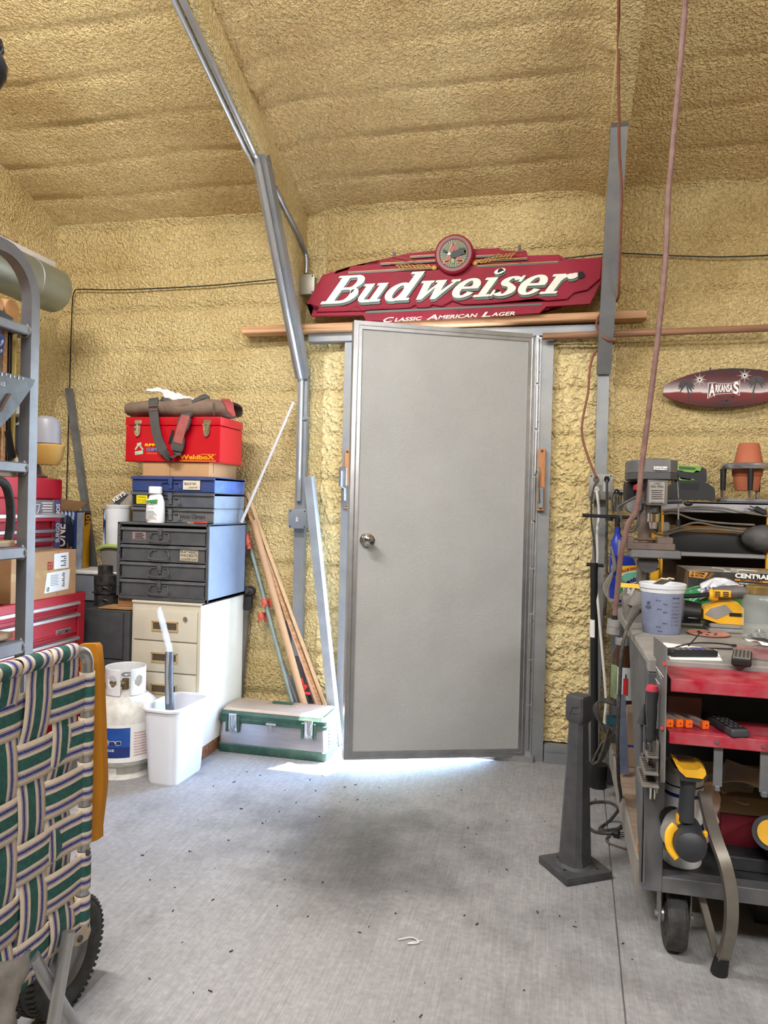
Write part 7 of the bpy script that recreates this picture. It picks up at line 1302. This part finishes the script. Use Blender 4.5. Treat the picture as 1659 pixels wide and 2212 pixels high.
lb_box('case', 'black case standing in for dark items and shadow beneath the cart', 'case', (.86, 2.55, .06), (.5, .30, .12), BLACK)  # black block added where the space under the cart is mostly shadow
# bent aluminium leg leaning on the cart, with rubber tip
tlg = thing('bent_leg', 'bent dull aluminium leg with black rubber tip leaning on the cart rail', 'leg strip', PZ(1558, 2092, 0))
pl = smooth([PY(1520, 1712, 2.19), PY(1532, 1765, 2.14), PY(1548, 1818, 2.085), PY(1566, 1868, 2.055), PY(1577, 1920, 2.05), PY(1580, 1965, 2.055), PY(1577, 2010, 2.07), PY(1568, 2050, 2.09), PY(1560, 2076, 2.105)], 5)
obj('flat_tube', B().strip(pl, .0155, .016, (1, .25, 0)), mat('leg_aluminium', '8d887f', .45, .7, .15, 8), tlg); obj('rubber_tip', B().cyl(pl[-1]+V((0, 0, .01)), V((pl[-1].x-.006, pl[-1].y+.006, .002)), .018, .022, n=14), BLACK, tlg)
obj('brace', B().strip([PY(1514, 1935, 2.16), PY(1532, 2000, 2.14), PY(1552, 2080, 2.115)], .009, .012, (1, .2, 0)), mat('leg_aluminium', '8d887f'), tlg)
# plywood box, metal strip, jar behind the leg on the lower shelf
pz = PY(1352, 1522, 3.12).z; px0, px1 = PY(1352, 1580, 3.12).x, PY(1412, 1580, 3.12).x
t = thing('plywood_box', 'plywood box with a blue line on the lower shelf behind the gusset', 'box', ((px0+px1)/2, 3.2, .19)); obj('panel', B().bx(px0, px1+.06, 3.12, 3.30, .191, pz, .003), wood_mat('ply_face', 'a58d76', '8e7660', (3, 3, 1)), t); z = PY(1380, 1613, 3.12).z; obj('blue_line', B().bx(px0+.0, px1+.05, 3.1185, 3.12, z-.004, z+.004), mat('blue_line', '2a3a9a', .6), t)
tag(obj('metal_strip', B().strip([PY(1341, 1500, 3.06), PY(1349, 1672, 3.0)], .017, .006, (1, 0, 0)), mat('bluish_steel', '7d88a0', .35, .7, .2, 12)), 'bright blue grey metal strip standing beside the plywood box', 'strip')
jz = pz+.001; jx = PY(1350, 1450, 3.16).x; jt = thing('food_jar', 'big glass jar of brown liquid with a picture label under the bench', 'jar', (jx, 3.17, jz)); jr = .052; jh = PY(1350, 1376, 3.17).z-jz
obj('glass', B().lathe([(0, 0), (jr*.9, 0), (jr, .01), (jr, jh*.72), (jr*.72, jh*.86), (jr*.7, jh*.88), (0, jh*.88)], (jx, 3.17, jz), 28), mat('brown_jar', '3f2a1c', .12, 0, .25, 12), jt); obj('lid', B().lathe([(0, jh), (jr*.74, jh), (jr*.78, jh*.98), (jr*.78, jh*.885), (0, jh*.885)], (jx, 3.17, jz), 28), ALU, jt)
def jwrap(a0, a1, f0, f1, m, nm, k=1): b = B(); r = jr+.0008*k; b.grid(lambda i, j: V((jx+r*math.cos(math.radians(a0+(a1-a0)*i)), 3.17+r*math.sin(math.radians(a0+(a1-a0)*i)), jz+jh*(f0+(f1-f0)*j))), 14, 1); return obj(nm, b, m, jt, sharp=80)
jl = jwrap(-200, 10, .06, .56, mat('jar_label', 'b9bfc0', .5, 0, .1, 20), 'label'); jwrap(-185, -128, .06, .58, mat('jar_green', '7a8a5c', .5, 0, .35, 14), 'green_print', 2)
for a0 in (-100, -62):
    jwrap(a0, a0+20, .14, .40, RI, 'bottle_print', 2.4); jwrap(a0+7, a0+13, .40, .46, INK, 'bottle_print', 2.4)
# ---------------------------------------------------------------- outlet, cords, pole clamps by the right frame leg
ob_ = jbox(1271, 1324, 1024, 1079, 3.575, 'dusty grey outlet box on the right frame leg, cords plugged in', mat('outlet_grey', '8d8a84', .5, .4, .12, 10))
def ob3(u, v, y=3.56): return PY(u, v, y)
for (u, v, m) in ((1288, 1036, mat('outlet_brown', '5c4a44', .6)), (1288, 1057, WHITE)): obj('socket', B().cyl(ob3(u, v, 3.572), ob3(u, v, 3.566), .014, n=20), m, ob_)
decal([ob3(1303, 1062, 3.57), ob3(1318, 1062, 3.57), ob3(1318, 1030, 3.57), ob3(1303, 1030, 3.57)], mat('sticker_pale', 'b5b8bc', .5), ob_, 'sticker')
ORG_ = mat('orange_cord', '804b38', .55, 0, .12, 14, dust=.2)
cord('extension_cable', 'faded orange extension cord falling beside the right frame tube to the outlet', [PY(1337, -15, 2.55), PY(1336, 120, 2.72), PY(1337, 260, 2.88), PY(1338, 330, 2.96), PY(1343, 410, 3.06), PY(1341, 500, 3.18), PY(1338, 590, 3.30), PY(1336, 640, 3.40), PY(1326, 655, 3.52), PY(1300, 675, 3.565), PY(1289, 695, 3.55), PY(1292, 715, 3.53), PY(1310, 732, 3.52), PY(1327, 737, 3.535), PY(1318, 746, 3.60), PY(1300, 752, 3.61), PY(1283, 765, 3.60), PY(1274, 800, 3.59), PY(1270, 850, 3.585), PY(1258, 910, 3.58), PY(1259, 950, 3.575), PY(1275, 1000, 3.57), PY(1288, 1030, 3.56)], .0055, ORG_)
cord('white_cable', 'white cord hanging from the outlet box down the right frame leg', [ob3(1288, 1057), ob3(1291, 1075, 3.54), ob3(1294, 1110, 3.55), ob3(1290, 1150, 3.55), ob3(1291, 1200, 3.55), ob3(1289, 1260, 3.55), ob3(1294, 1330, 3.5), ob3(1302, 1420, 3.46), ob3(1309, 1510, 3.42), ob3(1306, 1560, 3.40), ob3(1312, 1585, 3.38), ob3(1330, 1576, 3.36)], .0065, mat('cord_white', 'cfcbc4', .5, 0, .06))
cord('black_cable', 'thin black cord looping left of the white cord at the frame leg', [ob3(1292, 1040, 3.55), ob3(1284, 1050, 3.545), ob3(1278, 1080, 3.55), ob3(1278, 1130, 3.565), ob3(1283, 1170, 3.57), ob3(1288, 1220, 3.57)], .0045, CORD)
cord('black_cable', 'dark grey cord hanging from the right side of the outlet box', [ob3(1311, 1034, 3.555), ob3(1311, 1060, 3.55), ob3(1311, 1120, 3.56), ob3(1310, 1180, 3.565), ob3(1311, 1250, 3.565), ob3(1306, 1330, 3.56)], .0055, CORD)
obj('plug_body', B().cyl(ob3(1311, 1034, 3.565), ob3(1311, 1036, 3.55), .013, n=14), BLACK, ob_)
tr2 = thing('pole_clamps', 'tall black sliding pole clamp with cross bars standing at the right frame leg', 'clamp', PZ(1284, 1678, 0)); PBK = mat('pole_black', '222224', .45, .2, .15, 12); GP = PZ(1284, 1676, 0); 
obj('foot_plate', B().box((GP.x, GP.y, .008), (.085, .06, .016), None, .003), PBK, tr2); ptop = PY(1283, 1216, GP.y)
obj('pole', B().cyl((GP.x, GP.y, .016), (ptop.x, GP.y, ptop.z), .0165, n=18), PBK, tr2); obj('ferrule', B().cyl((GP.x, GP.y, .016), (GP.x, GP.y, .05), .0185, n=18), ALU, tr2); obj('white_tape', B().cyl((ptop.x+(GP.x-ptop.x)*.25, GP.y, PY(1283, 1376, GP.y).z), (ptop.x+(GP.x-ptop.x)*.18, GP.y, PY(1283, 1338, GP.y).z), .0172, n=18), PAPER, tr2)
obj('cross_bar', B().cyl(PY(1267, 1219, GP.y), PY(1304, 1222, GP.y), .008, n=10), PBK, tr2)
tbk = thing('bar_clamp', 'black bar clamp with long cross rod hanging right of the outlet box', 'clamp', PY(1330, 1250, 3.45)); obj('cross_rod', B().cyl(PY(1258, 1113, 3.46), PY(1384, 1119, 3.46), .008, n=10), PBK, tbk); obj('pole', B().cyl(PY(1334, 1116, 3.46), V((PY(1329, 1290, 3.46).x, 3.46, BZ+.001)), .0115, n=12), PBK, tbk); obj('label', B().cyl(PY(1332, 1172, 3.46), PY(1331, 1190, 3.46), .0122, n=12), PAPER, tbk)
obj('hook_arm', B().tube(smooth([PY(1326, 1062, 3.46), PY(1333, 1058, 3.46), PY(1340, 1068, 3.46), PY(1342, 1062, 3.46)], 4), .005, 8).cyl(PY(1316, 1117, 3.46), PY(1316, 1125, 3.46), .016, n=14), PBK, tbk); obj('wall_rod', B().cyl(PY(1323, 1062, 3.5), PY(1356, 1064, 3.5), .012, n=12), GALV, tbk)
for k in range(4): cord('cable_loop', ('black cable loop hanging nearest the outlet box', 'second black cable loop right of the outlet box', 'third black cable loop on the grey rod', 'rightmost black cable loop on the grey rod')[k], [PY(1326+k*6, 1064, 3.47), PY(1322+k*6, 1080, 3.46), PY(1326+k*5, 1108-6*(k % 2), 3.455), PY(1330+k*6, 1084, 3.46), PY(1329+k*6, 1064, 3.475)], .0042, CORD)
cord('cable_loop', 'black cable loop below the drill press motor', [PY(1380, 1070, 3.0), PY(1352, 1085, 3.0), PY(1334, 1097, 3.0), PY(1340, 1113, 3.0), PY(1344, 1128, 3.0), PY(1352, 1145, 3.0), PY(1366, 1147, 3.0), PY(1378, 1130, 3.0), PY(1378, 1100, 3.0)], .0052, CORD)
# thick cord hanging from the roof in front, with grey connector
RB = mat('dusty_red_cord', '70504a', .6, 0, .14, 14, .06, 80, dust=.35, dc='9a8478')
thc = thing('drop_cable', 'thick dusty red cord hanging from the roof with grey connector at the bench', 'cord', PY(1334, 1365, 2.6))
obj('cord', B().tube(smooth([PY(1482, -20, 2.30), PY(1470, 130, 2.33), PY(1452, 330, 2.37), PY(1443, 430, 2.39), PY(1438, 560, 2.41), PY(1420, 740, 2.44), PY(1400, 900, 2.47), PY(1386, 1010, 2.49), PY(1380, 1070, 2.50), PY(1371, 1110, 2.51), PY(1357, 1130, 2.52), PY(1350, 1160, 2.53), PY(1341, 1200, 2.55), PY(1334, 1270, 2.58), PY(1328, 1330, 2.60)], 6), .0086, 10), RB, thc)
k1, k2 = PY(1327, 1338, 2.60), PY(1324, 1369, 2.60); obj('connector', B().cyl(k2, k1, .022, n=20).cyl(k2+(k1-k2)*.52, k2+(k1-k2)*.56, .0235, n=20), mat('connector_grey', '807e7c', .55, 0, .1, 12, dust=.2), thc); obj('strain_relief', B().cyl(k1, k1+V((0, 0, .014)), .010, n=12), BLACK, thc)
# black cord from the bench to the floor with its plug
zf = .006
cord('power_cable', 'black cord running over the bench edge down to a plug on the floor', [PY(1394, 1311, 2.71), PY(1380, 1322, 2.63), PY(1366, 1338, 2.55), PY(1350, 1372, 2.48), PY(1342, 1420, 2.48), PY(1338, 1500, 2.5), PY(1334, 1600, 2.55), PY(1336, 1680, 2.65), PY(1341, 1720, 2.8), PZ(1338, 1745, .08), PZ(1318, 1772, zf), PZ(1297, 1788, zf), PZ(1300, 1793, zf), PZ(1335, 1790, zf), PZ(1346, 1775, zf), PZ(1342, 1757, zf), PZ(1325, 1737, zf), PZ(1300, 1732, zf), PZ(1268, 1738, zf), PZ(1262, 1770, zf), PZ(1280, 1794, zf), PZ(1312, 1800, zf), PZ(1326, 1798, .012)], .0062, CORD)
tpf = thing('plug', 'black three pin plug lying on the floor beside the iron stand', 'plug', PZ(1336, 1804, 0)); a, c_ = PZ(1324, 1799, .014), PZ(1337, 1803, .014); obj('body', B().cyl(a, c_, .011, .0145, n=14), BLACK, tpf); 
for dv in (-4, 0, 4): obj('pin', B().cyl(PZ(1337, 1803+dv, .014), PZ(1349, 1803+dv*1.1, .014), .0022, n=8), CHROME, tpf)
cord('thin_cable', 'thin brown cord on the floor running under the bench', [PZ(1318, 1806, .004), PZ(1309, 1812, .004), PZ(1315, 1821, .004), PZ(1340, 1830, .004), PZ(1371, 1839, .004)], .0035, mat('cord_brown', '5a4c42', .6))
cb = []
for k in range(5):
    o_ = k*1.3; cb.append([PY(1344, 1508+o_*3, 3.25), PY(1300-o_, 1512, 3.25), PY(1283+2*k, 1530, 3.25), PY(1296, 1560, 3.25), PY(1330-k*4, 1580+k*3, 3.24), PY(1312-k*3, 1600, 3.23), PY(1290-k*3, 1630+k*4, 3.22), PY(1280+k*3, 1648-k*2, 3.22), PY(1300-k*2, 1640, 3.21), PY(1318-k*4, 1600+k*3, 3.22), PY(1314, 1570, 3.23)])
bb_ = B(); [bb_.tube(smooth([V(p)+V((0, -.006*k, 0)) for p in c], 4), .005, 8) for k, c in enumerate(cb)]; tag(obj('cord_bundle', bb_, CORD, kind='stuff'), 'bundle of black cord hanging behind the iron stand', 'cord')
cb2 = B(); [cb2.tube(smooth([PY(1320+3*k, 1180+20*k, 3.20), PY(1330-4*k, 1225, 3.19), PY(1316+3*k, 1245, 3.18), PY(1304+4*k, 1270+3*k, 3.17), PY(1318, 1295+2*k, 3.16), PY(1345-4*k, 1290, 3.15), PY(1352, 1262+3*k, 3.15), PY(1330, 1250-3*k, 3.15)], 4), .005, 8) for k in range(3)]; tag(obj('cord_bundle', cb2, CORDG, kind='stuff'), 'tangle of grey cord hanging in front of the mint pack', 'cord')
lb_box('toolbox_case', 'teal power tool housing hanging under the bench behind the cords', 'power tool', PY(1328, 1556, 3.3), (.07, .05, .035), mat('teal_plastic', '28505c', .45))
tag(obj('bucket', B().lathe([(0, 0), (.038, 0), (.041, .10), (0, .10)], (.212, 3.40, 0), 24), BLACK), 'black round tub on the floor behind the bench leg', 'tub')
# ---------------------------------------------------------------- cast iron stand
ip = V((.094, 2.582, 0)); a_ = math.degrees(math.atan2(2.458-2.602, .067+.026)); tis = thing('iron_stand', 'tapered dark cast iron stand on a square base plate', 'stand', ip); IM = T(ip) @ rot(0, 0, a_); CI = mat('cast_iron', '48484c', .55, .25, .14, 10, .14, 80, dust=.25, dc='6c6a68')
obj('base_plate', B(IM).box((0, 0, .013), (.172, .176, .026), None, .005, 2), CI, tis)
def octs(w_, c, z): h = w_/2; return [V((x, y, z)) for x, y in ((-h+c, -h), (h-c, -h), (h, -h+c), (h, h-c), (h-c, h), (-h+c, h), (-h, h-c), (-h, -h+c))]
IM2 = T(ip) @ rot(0, 0, a_+22)
obj('column', loft(B(IM2), [octs(.125, .03, .024), octs(.098, .022, .034), octs(.088, .016, .06), octs(.056, .012, .50), octs(.056, .012, .512)], False, True), CI, tis)
obj('socket_head', loft(B(IM2), [octs(.054, .006, .505), octs(.066, .006, .518), octs(.068, .006, .54), octs(.066, .006, .592), octs(.060, .006, .597)], True, True), CI, tis)
for sx, sy in ((-.055, -.03), (.03, -.06), (.055, .05), (-.05, .06)): obj('bolt_hole', B(IM).cyl((sx, sy, .0255), (sx, sy, .0268), .006, n=10), INK, tis)
cast = B(IM2); cast.tube([(-.02, -.0335, .585), (-.005, -.0345, .56), (.02, -.0345, .565)], .0022, 5).tube([(-.005, -.0345, .56), (-.012, -.0345, .535)], .0022, 5).tube([(.0, -.0345, .54), (.022, -.0345, .545)], .002, 5); obj('casting_mark', cast, CI, tis)
# loose bits of debris on the slab
db = B(); random.seed(3)
for k in range(150):
    x, y = random.uniform(-1.4, .9), random.uniform(1.3, 3.4); r = random.uniform(.0012, .0035); db.box((x, y, r*.5), (r*random.uniform(1, 5), r, r), rot(0, 0, random.random()*180))
tag(obj('floor_debris', db, mat('debris', '3a3634', .9), kind='stuff'), 'dark specks and shavings scattered over the concrete floor', 'debris')
tag(obj('fluff', B().tube(smooth([PZ(860, 2030, .004), PZ(890, 2025, .006), PZ(905, 2036, .004), PZ(880, 2038, .005), PZ(912, 2032, .003)], 4), .0022, 5), mat('fluff_white', 'c9c9cc', .9)), 'small pale scrap of lint in the middle of the floor', 'lint')
